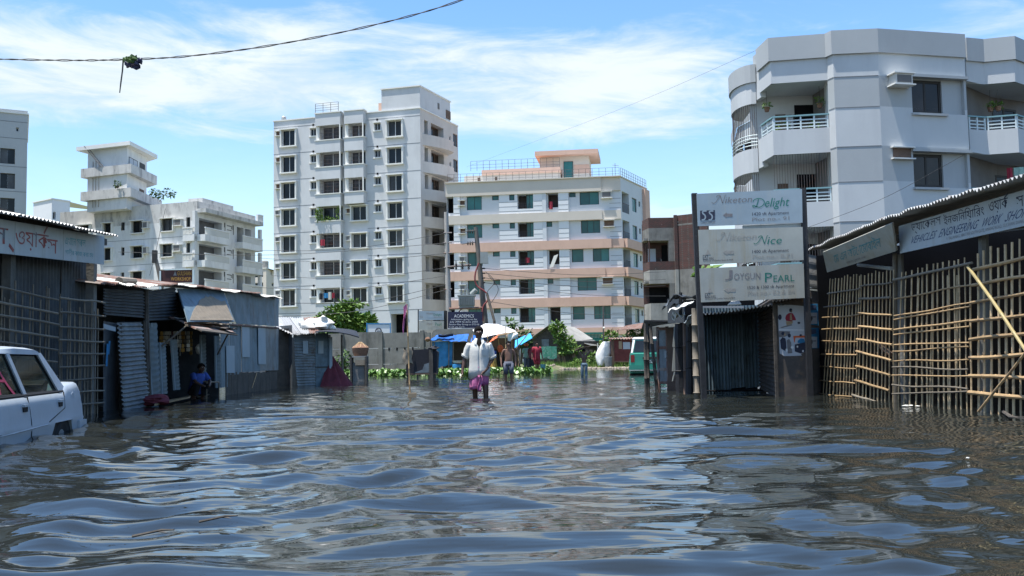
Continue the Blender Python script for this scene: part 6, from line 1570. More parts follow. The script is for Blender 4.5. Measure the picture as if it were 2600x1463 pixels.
# bamboo pole with a red flag and a wooden block at its foot
Y = 20.2
t = thing('flag_pole', 'thin bamboo pole with a drooping red flag standing in the open water', 'flag pole', P(1042, 1000, Y) - Vector((0, 0, .4)))
b = MB(); stick(b, P(1042, 1003, Y) - Vector((0, 0, .45)), P(1033.5, 772, Y), .017, 7, 7, .01); b.obj('pole', 'bamboo', t, True)
b = MB(); b.grid(lambda i, j: P(1032 - 2 * j - 8 * i * (1 - .3 * j) + 1.5 * math.sin(j * 6), 772 + 70 * j * (.5 + .5 * i) + 8 * i, Y - .03 - .04 * math.sin(i * 5 + j * 3)), 6, 8, 0, .006); b.obj('flag', 'cloth_pink', t)
b = MB(); b.tube([P(1036, 776, Y), P(1034, 790, Y), P(1030, 800, Y)], [.02, .015, .01], 5); b.obj('flag_knot', 'cloth_white', t)
b = MB(); p = P(1046.5, 1003, Y - .1); b.box((p.x, p.y, .03), (.17, .11, .1), 0, Matrix.Rotation(.15, 3, 'Z')); tag(b.obj('wooden_block', 'box_card'), 'small pale block floating at the foot of the flag pole', 'block')

# ================================================================== STALLS UNDER TARPAULINS
Y = 58
t = thing('tarpaulin_stall', 'market stall under a sagging blue tarpaulin by the concrete wall', 'stall', P(1140, 945, Y))
def tarp(mb, q, fold, sd, nu=14, nv=10, sag=.15, th=.01):
    a, b_, c, d = [Vector(p) for p in q]
    mb.grid(lambda i, j: (a * (1 - i) + b_ * i) * (1 - j) + (d * (1 - i) + c * i) * j + Vector((0, fold * .6 * mnoise.noise(Vector((i * 5 + sd, j * 3, sd))), fold * mnoise.noise(Vector((i * 6, j * 4 + sd, sd))) - sag * math.sin(math.pi * i) * math.sin(math.pi * j) * .6)), nu, nv, 0, th)
b = MB(); tarp(b, [P(1091, 862, Y - .9), P(1186, 868, Y - .9), P(1190, 848, Y + 1.5), P(1110, 852, Y + 1.5)], .16, 3); b.obj('roof_sheet', 'tarp_blue', t)
b = MB(); tarp(b, [P(1104, 935, Y - .6), P(1148, 926, Y - .5), P(1149, 866, Y - .5), P(1098, 868, Y - .6)], .10, 5, 12, 10, 0); b.obj('side_sheet', 'tarp_teal', t)
for px, y0, y1 in ((1139, 865, 945), (1186, 862, 945), (1150, 860, 945), (1102, 868, 945)):
    b = MB(); stick(b, P(px, y1, Y - .65) - Vector((0, 0, .4)), P(px + 1, y0, Y - .65), .035, 6, 4); b.obj('bamboo_post', 'bamboo_grey', t, True)
b = MB(); b.grid(lambda i, j: P(1113 + 38 * i, 849 + 5 * j + 2 * math.sin(i * 5), Y - .4 + j), 6, 3, 0, .04); b.obj('roof_mat', 'cloth_black', t)
b = MB(); b.box(P(1172, 905, Y + 1), (2.2, .06, 1.7)); b.obj('back_mat', 'mat_brown', t)
b = MB(); ctr = P(1086, 862, Y - .8); b.blob(ctr, .17, .2, .13, 0, 4, .3); tag(b.obj('basket', 'basket'), 'brown basket at the corner of the blue tarpaulin roof', 'basket')
b = MB(); ctr = P(1160, 938, Y - .9); b.lathe((ctr.x, ctr.y, -.1), [(.24, 0), (.26, .5), (.25, .62), (.2, .64)], 14); tag(b.obj('barrel', 'tarp_teal', smooth=True), 'blue plastic barrel under the blue tarpaulin stall', 'barrel')
b = MB(); ctr = P(1162, 916, Y - .9); b.lathe((ctr.x, ctr.y, .58), [(.2, 0), (.28, .08), (.3, .16)], 12); tag(b.obj('basin', 'zinc_roof'), 'metal basin standing on the blue barrel', 'basin')
b = MB(); ctr = P(1168, 941, Y - 1.2); b.lathe((ctr.x, ctr.y, .0), [(.1, 0), (.17, .12)], 10); tag(b.obj('bowl', 'sack_white'), 'small white bowl by the foot of the blue barrel', 'bowl')
Y = 60
t = thing('tarpaulin_stall', 'open stall under a big white tarpaulin on bamboo poles', 'stall', P(1270, 940, Y))
q = [(1192, 868), (1226, 862), (1312, 846), (1294, 829)]
def wt(i, j):
    top = [(1200, 838), (1232, 822), (1262, 823), (1290, 832), (1312, 842)]; low = [(1212, 858), (1232, 856), (1262, 848), (1290, 845), (1315, 848)]
    k = min(int(i * 4), 3); f = i * 4 - k
    tx, ty = [top[k][n] * (1 - f) + top[k + 1][n] * f for n in (0, 1)]; lx, ly = [low[k][n] * (1 - f) + low[k + 1][n] * f for n in (0, 1)]
    p = P(lx, ly, Y - 1.6).lerp(P(tx, ty, Y + 1.0), j); return p + Vector((0, 0, .05 * mnoise.noise(Vector((i * 5, j * 4, 2)))))
b = MB(); b.grid(wt, 16, 8, 0, .012); b.obj('roof_sheet', 'tarp_white', t)
b = MB(); b.grid(lambda i, j: P(1289 + 26 * i, 842 + 12 * i * .4 + (26 - 16 * i) * j + 2 * math.sin(i * 9), Y - 1.65 - .05 * math.sin(i * 8 + j * 4)), 8, 6, 0, .01); b.obj('hanging_sheet', 'sack_white', t)
for x0, y0, x1, y1, yy in ((1286, 945, 1283, 830, Y - 1.7), (1302, 945, 1299, 850, Y - 1.2), (1246, 945, 1236, 832, Y - 1.9), (1196, 945, 1200, 848, Y - 1.4), (1275, 945, 1265, 855, Y - .9)):
    b = MB(); stick(b, P(x0, y0, yy) - Vector((0, 0, .4)), P(x1, y1, yy), .035, 6, 5); b.obj('bamboo_post', 'bamboo', t, True)
b = MB(); stick(b, P(1262, 853, Y - 1.75), P(1341, 837, Y - 1.75), .035, 6, 4); b.obj('bamboo_beam', 'bamboo', t, True)
b = MB(); b.box(P(1268, 898, Y + 1.2), (2.5, .06, 1.9)); b.obj('back_mat', 'mat_brown', t)
b = MB(); tarp(b, [P(1194, 868, Y - 1.4), P(1240, 862, Y - 1.4), P(1262, 848, Y), P(1200, 850, Y)], .1, 8); tag(b.obj('tarpaulin', 'tarp_blue'), 'strip of blue tarpaulin hanging under the white stall roof', 'tarpaulin')
b = MB(); tarp(b, [P(1240, 872, Y - 1.8), P(1262, 858, Y - 1.8), P(1268, 848, Y - 1.6), P(1250, 860, Y - 1.6)], .05, 9, 8, 4, 0); tag(b.obj('tarpaulin', 'tarp_orange'), 'torn orange tarpaulin strip below the white stall roof', 'tarpaulin')
b = MB(); tarp(b, [P(1262, 858, Y - 1.5), P(1284, 856, Y - 1.5), P(1284, 850, Y - 1.3), P(1264, 852, Y - 1.3)], .05, 12, 6, 3, 0); tag(b.obj('cloth', 'sack_white'), 'white rags on a line inside the white tarpaulin stall', 'cloth')
b = MB(); ctr = P(1270, 886, Y - 1.2); b.blob(ctr, .17, .15, .22, 0, 3, .4); tag(b.obj('bag', 'tarp_orange'), 'bright orange bag hanging in the white tarpaulin stall', 'bag')
t = thing('blue_awning', 'bright sky-blue tarpaulin tilted on a bamboo pole', 'awning', P(1328, 930, 57))
b = MB(); tarp(b, [P(1307, 884, 56.5), P(1352, 858, 56.5), P(1346, 846, 58), P(1308, 864, 58)], .07, 4, 10, 6, .05); b.obj('sheet', 'tarp_sky', t)
b = MB(); stick(b, P(1311, 885, 56.4), P(1352, 833, 56.6), .035, 6, 5); b.obj('bamboo_pole', 'bamboo_grey', t, True)
b = MB(); stick(b, P(1323, 948, 56.4) - Vector((0, 0, .4)), P(1313, 858, 56.4), .035, 6, 5); b.obj('bamboo_pole', 'wood_old', t, True)
b = MB(); stick(b, P(1317, 945, 56.6) - Vector((0, 0, .4)), P(1316, 884, 56.4), .03, 6, 5); b.obj('bamboo_pole', 'bamboo', t, True)

# ================================================================== BANK: HUT, CARTS, KIOSK
Y = 82
t = thing('gable_hut', 'dark hut with grey corrugated gable roof and a lean-to', 'hut', P(1420, 915, Y))
f0, f1, rg = P(1345, 862, Y - 1), P(1452, 865, Y - 1), P(1394, 826, Y - 1)
b = MB(); zb = .1; b.prism([(f0.x + .25, Y - 1, zb), (f1.x + .3, Y - 1, zb), (f1.x + .3, Y - 1, f0.z - .1), (rg.x, Y - 1, rg.z - .1), (f0.x + .25, Y - 1, f0.z - .1)], (0, .15, 0)); b.obj('gable_wall', 'wood_old', t)
b = MB(); b.fbox(Frame((f1.x + .3, Y - 1), (f1.x + 4.2, Y + 2.2)), 0, 4.9, 0, .1, zb, f0.z - .2); b.obj('side_wall', 'wood_old', t)
r2 = P(1425, 826, Y + 3.5); r2.z = rg.z; e2 = P(1506, 861, Y + 3); e1 = P(1450, 868, Y - 1.4)
b = MB(); corr(b, [e1, e2, r2 + Vector((1.2, 1.0, 0)), rg + Vector((-.05, -.4, .02))], 30, .02, 'u', 3, 0, .02); b.obj('roof_slope', 'concrete_light', t)
b = MB(); corr(b, [f0 + Vector((-.1, -.4, 0)), rg + Vector((0, -.4, .03)), r2 + Vector((0, 1, .03)), f0 + Vector((1.0, 4, 0))], 12, .02, 'v', 3, 0, .02); b.obj('roof_slope', 'concrete_light', t)
l0, l1, l2, l3 = P(1452, 861, Y + .2), P(1500, 877, Y - .8), P(1531, 878, Y + 1), P(1508, 864, Y + 3)
b = MB(); corr(b, [l0, l1, l2, l3], 20, .02, 'u', 3, 0, .02); b.obj('lean_to_roof', 'concrete_light', t)
b = MB(); b.fbox(Frame((l0.x, Y + .3), (l2.x - .3, Y + 1)), 0, (l2.x - .3 - l0.x), 0, .1, zb, 1.55); b.obj('lean_to_wall', 'wood_old', t)
b = MB(); b.box(P(1385, 885, Y - 1.1), (.6, .05, 1.5)); b.obj('door', 'zinc', t)
b = MB(); b.box(P(1518, 890, Y - .2), (.08, .08, 1.2)); b.obj('post', 'sack_white', t)
Y = 79
b = MB()
fr = Frame(P(1416, 915, Y), P(1505, 915, Y))
w = thing('low_wall', 'low dark mud wall behind the grass between cart and boy', 'wall', fr.w(0, 0, 0))
b.fbox(fr, 0, fr.L, 0, .3, -.1, fr.uz(1450, 889)[1]); b.obj('wall', 'bed', w)
Y = 77
t = thing('green_cart', 'pale green metal vending cart on bicycle wheels on the bank', 'cart', P(1395, 930, Y))
fr = Frame(P(1374, 900, Y), P(1414, 900, Y + .2)); z0, z1 = fr.uz(1395, 912)[1], fr.uz(1395, 880)[1]
for i in range(3):
    u0, u1 = fr.L * i / 3 + .01, fr.L * (i + 1) / 3 - .01
    b = MB(); b.fbox(fr, u0, u1, 0, .03, z0, z1 + .02 * (i % 2)); b.obj('panel', 'green_paint', t)
b = MB(); b.fbox(fr, .02, fr.L - .02, .04, .75, z0 + .01, z1 - .02); b.obj('box', 'green_paint', t)
b = MB(); b.fbox(fr, -.1, fr.L + .1, -.02, .8, z0 - .08, z0 - .01); b.obj('frame', 'iron', t)
for u in (.25, fr.L - .05):
    b = MB(); c_ = fr.w(u + .1, -.06, z0 - .18); n = 16
    b.loft([[c_ + fr.e * (r * math.cos(2 * math.pi * k / n)) + Vector((0, 0, r * math.sin(2 * math.pi * k / n))) + fr.n * dd for k in range(n)] for r, dd in ((.26, 0), (.3, 0), (.3, .04), (.26, .04))], 0, False)
    for k in range(6): a = math.pi * k / 6; b.tube([c_ + fr.e * (.26 * math.cos(a)) + Vector((0, 0, .26 * math.sin(a))), c_ - fr.e * (.26 * math.cos(a)) - Vector((0, 0, .26 * math.sin(a)))], .008, 4)
    b.obj('wheel', 'rubber', t)
for u in (.1, .55): b = MB(); b.fbox(fr, u, u + .05, 0, .05, .1, z0 - .09); b.obj('leg', 'iron', t)
# teal fence and rusty roof further back
fr = Frame(P(1484, 880, 95), P(1534, 880, 95)); t = thing('teal_fence', 'dark teal slatted fence behind the hut roof', 'fence', fr.w(0, 0, 0))
z0, z1 = .1, fr.uz(1510, 846)[1]
for i in range(14):
    b = MB(); u = fr.L * i / 14; b.fbox(fr, u, u + fr.L / 14 - .03, 0, .05, z0, z1); b.obj('slat', 'teal_fence', t)
b = MB(); b.fbox(fr, -.05, fr.L, -.05, -.01, z1 - .1, z1 + .08); b.obj('top_rail', 'teal_fence', t)
t = thing('rusty_canopy', 'rust-red sheet canopy on posts behind the green van', 'canopy', P(1605, 900, 86))
a, c_, d_, e_ = P(1566, 838, 85), P(1640, 833, 83), P(1642, 818, 88), P(1590, 827, 89)
b = MB(); corr(b, [a, c_, d_, e_], 22, .02, 'u', 3, 0, .03); b.obj('roof_sheet', 'rust_roof', t)
for p in (a, c_, e_): b = MB(); b.tube([(p.x + .1, p.y + .1, 0), (p.x + .1, p.y + .1, p.z - .03)], .05, 6); b.obj('post', 'iron', t)
b = MB()
for i in range(4): p = P(1570 + i * 9, 850, 86); b.box((p.x, p.y, 1.9), (.1, .05, 1.2))
for z_ in (1.7, 2.1, 2.4): p = P(1583, 850, 86); b.box((p.x, p.y, z_), (1.4, .04, .08))
b.obj('trellis', 'teal_fence', t)
Y = 74.5
def bun(i, j):
    px0 = [1531, 1523, 1517, 1513, 1512, 1514, 1518]; px1 = [1551, 1552, 1553, 1553, 1548, 1540, 1531]
    k = min(int(j * 6), 5); f = j * 6 - k; xl = px0[k] * (1 - f) + px0[k + 1] * f; xr = px1[k] * (1 - f) + px1[k + 1] * f
    a = i * 2 * math.pi
    x = (xl + xr) / 2 + (xr - xl) / 2 * math.cos(a); p = P(x, 868 + 60 * j, Y)
    return Vector((p.x, Y + .6 * math.sin(a) * (1 - .2 * j) + .04 * mnoise.noise(Vector((i * 9, j * 6, 0))), p.z + .04 * mnoise.noise(Vector((i * 7, j * 7, 5)))))
b = MB(); b.grid(bun, 28, 14); b.add([bun(i / 28, 0) for i in range(28)], [tuple(range(27, -1, -1))])
t = thing('wrapped_load', 'big load wrapped in white plastic sheeting beside the maroon kiosk', 'bundle', P(1533, 930, Y)); b.obj('plastic_sheet', 'tarp_white', t, True)
b = MB(); ctr = P(1545, 928, Y - 1); b.lathe((ctr.x, ctr.y, .12), [(.26, 0), (.28, .3), (.29, .7), (.25, .72)], 14); tag(b.obj('drum', 'zinc', smooth=True), 'grey metal drum between the white wrapped load and kiosk', 'drum')
Y = 74
fr = Frame(P(1553, 900, Y), P(1612, 900, Y)); t = thing('kiosk', 'maroon box kiosk with pale posters standing on the bank', 'kiosk', fr.w(0, 0, .0)); z0, z1 = fr.uz(1580, 919)[1], fr.uz(1580, 862)[1]
b = MB(); b.fbox(fr, 0, fr.L, 0, 1.2, z0, z1); b.obj('box', 'maroon_paint', t)
b = MB(); b.fbox(fr, -.03, .2, -.04, 0, .0, z1 + .04); b.fbox(fr, .21, fr.L, -.04, 0, z0 - .03, z0 + .06); b.obj('frame', 'wood_brown', t)
for (x0, x1, y0, y1, m) in ((1571, 1579, 866, 886, 'box_card'), (1582, 1600, 869, 887, 'paper')):
    b = MB(); b.hexa([fr.w(fr.uz(x, 880)[0], d, fr.uz(1580, y)[1]) for x in (x0, x1) for d in (-.03, -.005) for y in (y1, y0)]); b.obj('poster', m, t)
for u in (.3, fr.L - .2): b = MB(); b.fbox(fr, u, u + .15, .1, .3, 0, z0); b.obj('leg', 'brick_red', t)
b = MB(); corr(b, [fr.w(-.1, -.2, z1 + .03), fr.w(fr.L + .1, -.2, z1 + .06), fr.w(fr.L + .1, 1.3, z1 + .15), fr.w(-.1, 1.3, z1 + .15)], 9, .03, 'u', 3, 0, .02, .05); b.obj('roof', 'rust_roof', t)

# ================================================================== WATER PLANTS, GRASS, STONES
rnd = random.Random(11)
def hyacinth(polys, n, seed):
    vs, fs = [], []
    r_ = random.Random(seed)
    for (x0, x1, y0, y1) in polys:
        for i in range(n):
            px = r_.uniform(x0, x1); py = r_.uniform(y0, y1)
            p = PZ(px, py, 0.02)
            if p.y > 70 or mnoise.noise(Vector((p.x * .9, p.y * .5, 3))) < -.12: continue
            hh = .75 + .55 * mnoise.noise(Vector((p.x * 1.3, p.y * .8, 9)))
            for k in range(r_.randint(3, 6)):
                a = r_.uniform(0, 6.28); h = r_.uniform(.06, .30) * hh; o = Vector((math.cos(a), math.sin(a), 0)) * r_.uniform(.03, .14)
                c_ = p + o + Vector((0, 0, h)); s = r_.uniform(.05, .10); tl = r_.uniform(-.6, .6)
                e1_ = Vector((math.cos(a + 1.57), math.sin(a + 1.57), tl * .4)) * s; e2_ = Vector((math.cos(a) * .6, math.sin(a) * .6, .8 + tl * .3)) * s * 1.2
                q0 = len(vs); vs += [c_ - e2_, c_ - e2_ * .3 + e1_, c_ + e2_ * .6 + e1_ * .7, c_ + e2_, c_ + e2_ * .6 - e1_ * .7, c_ - e2_ * .3 - e1_]; fs.append(tuple(range(q0, q0 + 6)))
                q0 = len(vs); vs += [p, p + Vector((.012, 0, 0)), c_ - e2_ + Vector((.006, 0, 0)), c_ - e2_]; fs.append((q0, q0 + 1, q0 + 2, q0 + 3))
    b = MB(); b.add(vs, fs); return b
b = hyacinth([(862, 1030, 949, 956)], 800, 1); b2 = hyacinth([(1088, 1200, 948, 955)], 650, 2); b3 = hyacinth([(1215, 1400, 942, 951)], 800, 3); b4 = hyacinth([(1028, 1090, 949, 953)], 150, 4)
for x in (b2, b3, b4): b.add(x.v, x.f)
stuff(tag(b.obj('water_hyacinth', 'hyacinth'), 'bright green water hyacinth along the foot of wall and stalls', 'water plants'))
vs, fs = [], []
for i in range(5200):
    x = rnd.uniform(0.8, 11.5); y = rnd.uniform(71.5, 83); z = bank_z(x, y)
    if z < .06 or (y < 73.5 and rnd.random() < .75): continue
    h = rnd.uniform(.12, .42); a = rnd.uniform(0, 6.28); w = .03
    k = len(vs); vs += [(x - w * math.cos(a), y - w * math.sin(a), z), (x + w * math.cos(a), y + w * math.sin(a), z), (x + rnd.uniform(-.1, .1), y + rnd.uniform(-.1, .1), z + h)]; fs.append((k, k + 1, k + 2))
b = MB(); b.add(vs, fs); stuff(tag(b.obj('grass', 'leaf_bright'), 'rough grass on the bank behind the flooded road', 'grass'))
b = MB()
for i in range(260):
    x = rnd.uniform(1.5, 10); y = 71.3 + rnd.gauss(0, .5); z = bank_z(x, y); s = rnd.uniform(.04, .13)
    b.blob((x, y, max(z, -.02) + s * .3), s * 1.3, s, s * .8, 0, i, .5, 6, 4)
stuff(tag(b.obj('rubble', 'stone'), 'pale rubble along the muddy water edge of the bank', 'rubble'))

rnd = random.Random(21)
for i, (px, py, m, lab) in enumerate(((335, 1362, 'wood_old', 'small dark twig with one leaf floating on the open water'), (990, 1181, 'sack_white', 'tiny white scrap floating on the open water'), (2457, 1163, 'sack_white', 'tiny white scrap floating before the bamboo gates'), (505, 1325, 'wood_old', 'thin reed floating near the twig in the water'))):
    p = PZ(px, py, .03); b = MB()
    if m == 'wood_old':
        b.tube([p, p + Vector((.10, .05, .015)), p + Vector((.16, .02, .02))], [.006, .005, .003], 5)
        b.add([p + Vector(v) for v in ((.08, .02, .012), (.11, -.02, .02), (.15, -.02, .014), (.12, .015, .016))], [(0, 1, 2, 3)])
    else: b.blob(p, .011, .007, .006, 0, i, .4, 7, 5)
    tag(b.obj('floating_scrap', m), lab, 'litter')
# ================================================================== NAME BOARDS ON TWO DARK POSTS
SG = Frame(P(1762, 900, 16.9), P(2046, 900, 16.9))
zp = lambda zx, zy: (1740 + zx / 4.674, 470 + zy / 4.674)
def sgp(zx, zy, d=0.0):
    px, py = zp(zx, zy); u, z = SG.uz(px, py, d); return SG.w(u, d, z)
def name_boards():
    t = thing('name_board_stand', 'pair of dark posts carrying three apartment name boards', 'sign stand', SG.w(0, 0, -.45))
    for x0, y0, x1, y1 in ((105, 100, 170, 1440), (1395, 38, 1440, 1300)):
        a = sgp(x0, y0, .02); c = sgp(x1, y1, .02); dx = (c.x - a.x) / (c.z - a.z)
        b = MB(); top = a; bot = Vector((a.x + dx * (-.5 - a.z), a.y, -.5)); w = .045
        b.hexa([Vector((p.x + sx * w, p.y + sy * w, p.z)) for sx in (-1, 1) for sy in (-1, 1) for p in (bot, top)]); b.obj('post', 'black_tar', t)
    b = MB(); b.slab([sgp(680, 518, .03), sgp(1388, 496, .03), sgp(1388, 452, .03), sgp(680, 480, .03)], -.02); b.obj('cross_strip', 'board_white', t)
    SL = -.044
    def brd(lab, cs, m):
        s = thing('name_board', lab, 'name board', sgp(*cs[0]))
        q = [sgp(x, y, -.05) for x, y in cs]; b = MB(); b.slab([q[2], q[3], q[1], q[0]], -.035); b.obj('panel', m, s); return s
    def put_text(items, m, s, d=-.0525):
        b = MB()
        for it in items:
            tx_, x0, x1, y0, y1 = it[:5]; sh = it[5] if len(it) > 5 else 0; c = (x0 + x1) / 2
            text(b, tx_, x0, x1, -y1, -y0, lambda x, y: sgp(x, -y + SL * (x - c), d), 0, sh)
        b.obj('lettering', m, s)
    def strokes(paths, m, s, name='lettering'):
        b = MB()
        for pts, w in paths: ribbon(b, bez([(x, y) for x, y in pts], 8), w, lambda x, y: sgp(x, y, -.0527))
        b.obj(name, m, s)
    def arrow(s, x0, x1, y0, y1, m):
        b = MB(); yc = (y0 + y1) / 2; h = (y1 - y0) / 2; xm = x0 + (x1 - x0) * .38
        pts = [(x0, yc), (xm, y0), (xm, yc - h * .62), (x1, yc - h * .55), (x1, yc + h * .6), (xm, yc + h * .6), (xm, y1)]
        b.prism([sgp(x, y, -.0505) for x, y in pts], (0, -.002, 0)); b.obj('arrow', m, s)
    s = brd('pale blue name board reading Niketon Delight with a black and white emblem, topmost of three', [(135, 104), (1385, 47), (150, 488), (1392, 446)], 'board_blue')
    capN = lambda ox, oy: [([(ox, oy + 82), (ox + 18, oy + 95), (ox + 45, oy + 82), (ox + 75, oy + 40), (ox + 98, oy + 5), (ox + 84, oy - 2), (ox + 62, oy + 8), (ox + 56, oy + 24)], 7), ([(ox + 98, oy + 4), (ox + 112, oy + 45), (ox + 128, oy + 92)], 10), ([(ox + 128, oy + 92), (ox + 146, oy + 40), (ox + 158, oy + 2), (ox + 172, oy - 4)], 6)]
    strokes(capN(315, 122), 'ink_grey', s); put_text([('iketon', 478, 795, 136, 208, .25)], 'ink_grey', s)
    strokes([([(868, 168), (860, 205), (845, 252)], 10), ([(806, 200), (815, 178), (860, 160), (910, 166), (938, 195), (925, 235), (885, 262), (845, 256), (812, 240), (800, 250), (815, 262), (850, 252)], 9)], 'ink_green', s)
    put_text([('elight', 945, 1232, 150, 288, .22)], 'ink_green', s)
    put_text([('1420 sft Apartment', 795, 1230, 316, 368)], 'ink_black', s); put_text([('Plot no.- 91', 795, 1235, 378, 422)], 'ink_grey', s); arrow(s, 448, 560, 325, 390, 'ink_grey')
    b = MB(); b.slab([sgp(176, 420, -.0508), sgp(350, 412, -.0508), sgp(350, 297, -.0508), sgp(176, 305, -.0508)], .003); b.obj('emblem', 'ink_black', s)
    S_ = lambda o: [([(o + 62, 308), (o + 20, 312), (o + 18, 336), (o + 42, 358), (o + 48, 388), (o + 30, 412), (o + 4, 413)], 17)]
    bb = MB()
    for o in (190, 272):
        for pts, w in S_(o): ribbon(bb, bez(pts, 8), w, lambda x, y: sgp(x, y, -.0545))
    bb.obj('emblem_letter', 'board_blue', s); put_text([('CONSORTIUM', 182, 352, 432, 460)], 'ink_grey', s)
    s = brd('cream name board reading Niketon Nice with rust streaks, middle one of three', [(155, 532), (1392, 497), (172, 945), (1405, 890)], 'board_cream')
    strokes(capN(368, 565), 'ink_fade', s); put_text([('iketon', 530, 848, 578, 652, .25)], 'ink_fade', s)
    strokes([(p, w + 1) for p, w in capN(812, 605)], 'ink_green', s); put_text([('ice', 980, 1148, 615, 698, .25)], 'ink_green', s)
    put_text([('1400 sft Apartment', 795, 1228, 762, 812)], 'ink_black', s); put_text([('Plot no.- B,71', 800, 1270, 824, 874)], 'ink_fade', s); arrow(s, 450, 575, 765, 835, 'ink_fade')
    def logo(s, oy, ox=0):
        b = MB(); b.prism([sgp(240 + ox, 828 + oy, -.0505), sgp(302 + ox, 826 + oy, -.0505), sgp(266 + ox, 762 + oy, -.0505)], (0, -.002, 0)); b.obj('emblem', 'ink_fade', s)
        b = MB(); ribbon(b, [(212 + ox, 884 + oy), (212 + ox, 834 + oy), (266 + ox, 832 + oy), (266 + ox, 884 + oy), (212 + ox, 886 + oy)], 7, lambda x, y: sgp(x, y, -.0527)); text(b, 'A', 222 + ox, 256 + ox, -(876 + oy), -(840 + oy), lambda x, y: sgp(x, -y, -.0531)); b.obj('emblem_letter', 'ink_black', s)
        put_text([('SEL', 278 + ox, 345 + ox, 858 + oy, 884 + oy, .3), ('A House of Quality Stone & Bath', 212 + ox, 568 + ox, 884 + oy, 908 + oy)], 'ink_black', s)
    logo(s, 0)
    s = brd('cream name board reading JOYGUN PEARL, lowest of three', [(170, 990), (1405, 932), (190, 1392), (1418, 1340)], 'board_cream')
    put_text([('J', 468, 560, 1012, 1130), ('OYGUN', 578, 890, 1043, 1122)], 'ink_grey', s); put_text([('P', 945, 1032, 1040, 1150), ('EARL', 1046, 1296, 1068, 1145)], 'ink_green', s)
    put_text([('1520 & 1300 sft Apartment', 740, 1292, 1188, 1236)], 'ink_black', s); put_text([('Plot no.- B2 & B4', 742, 1300, 1246, 1300)], 'ink_fade', s); arrow(s, 462, 595, 1212, 1282, 'ink_fade'); logo(s, 452, 25)
name_boards()

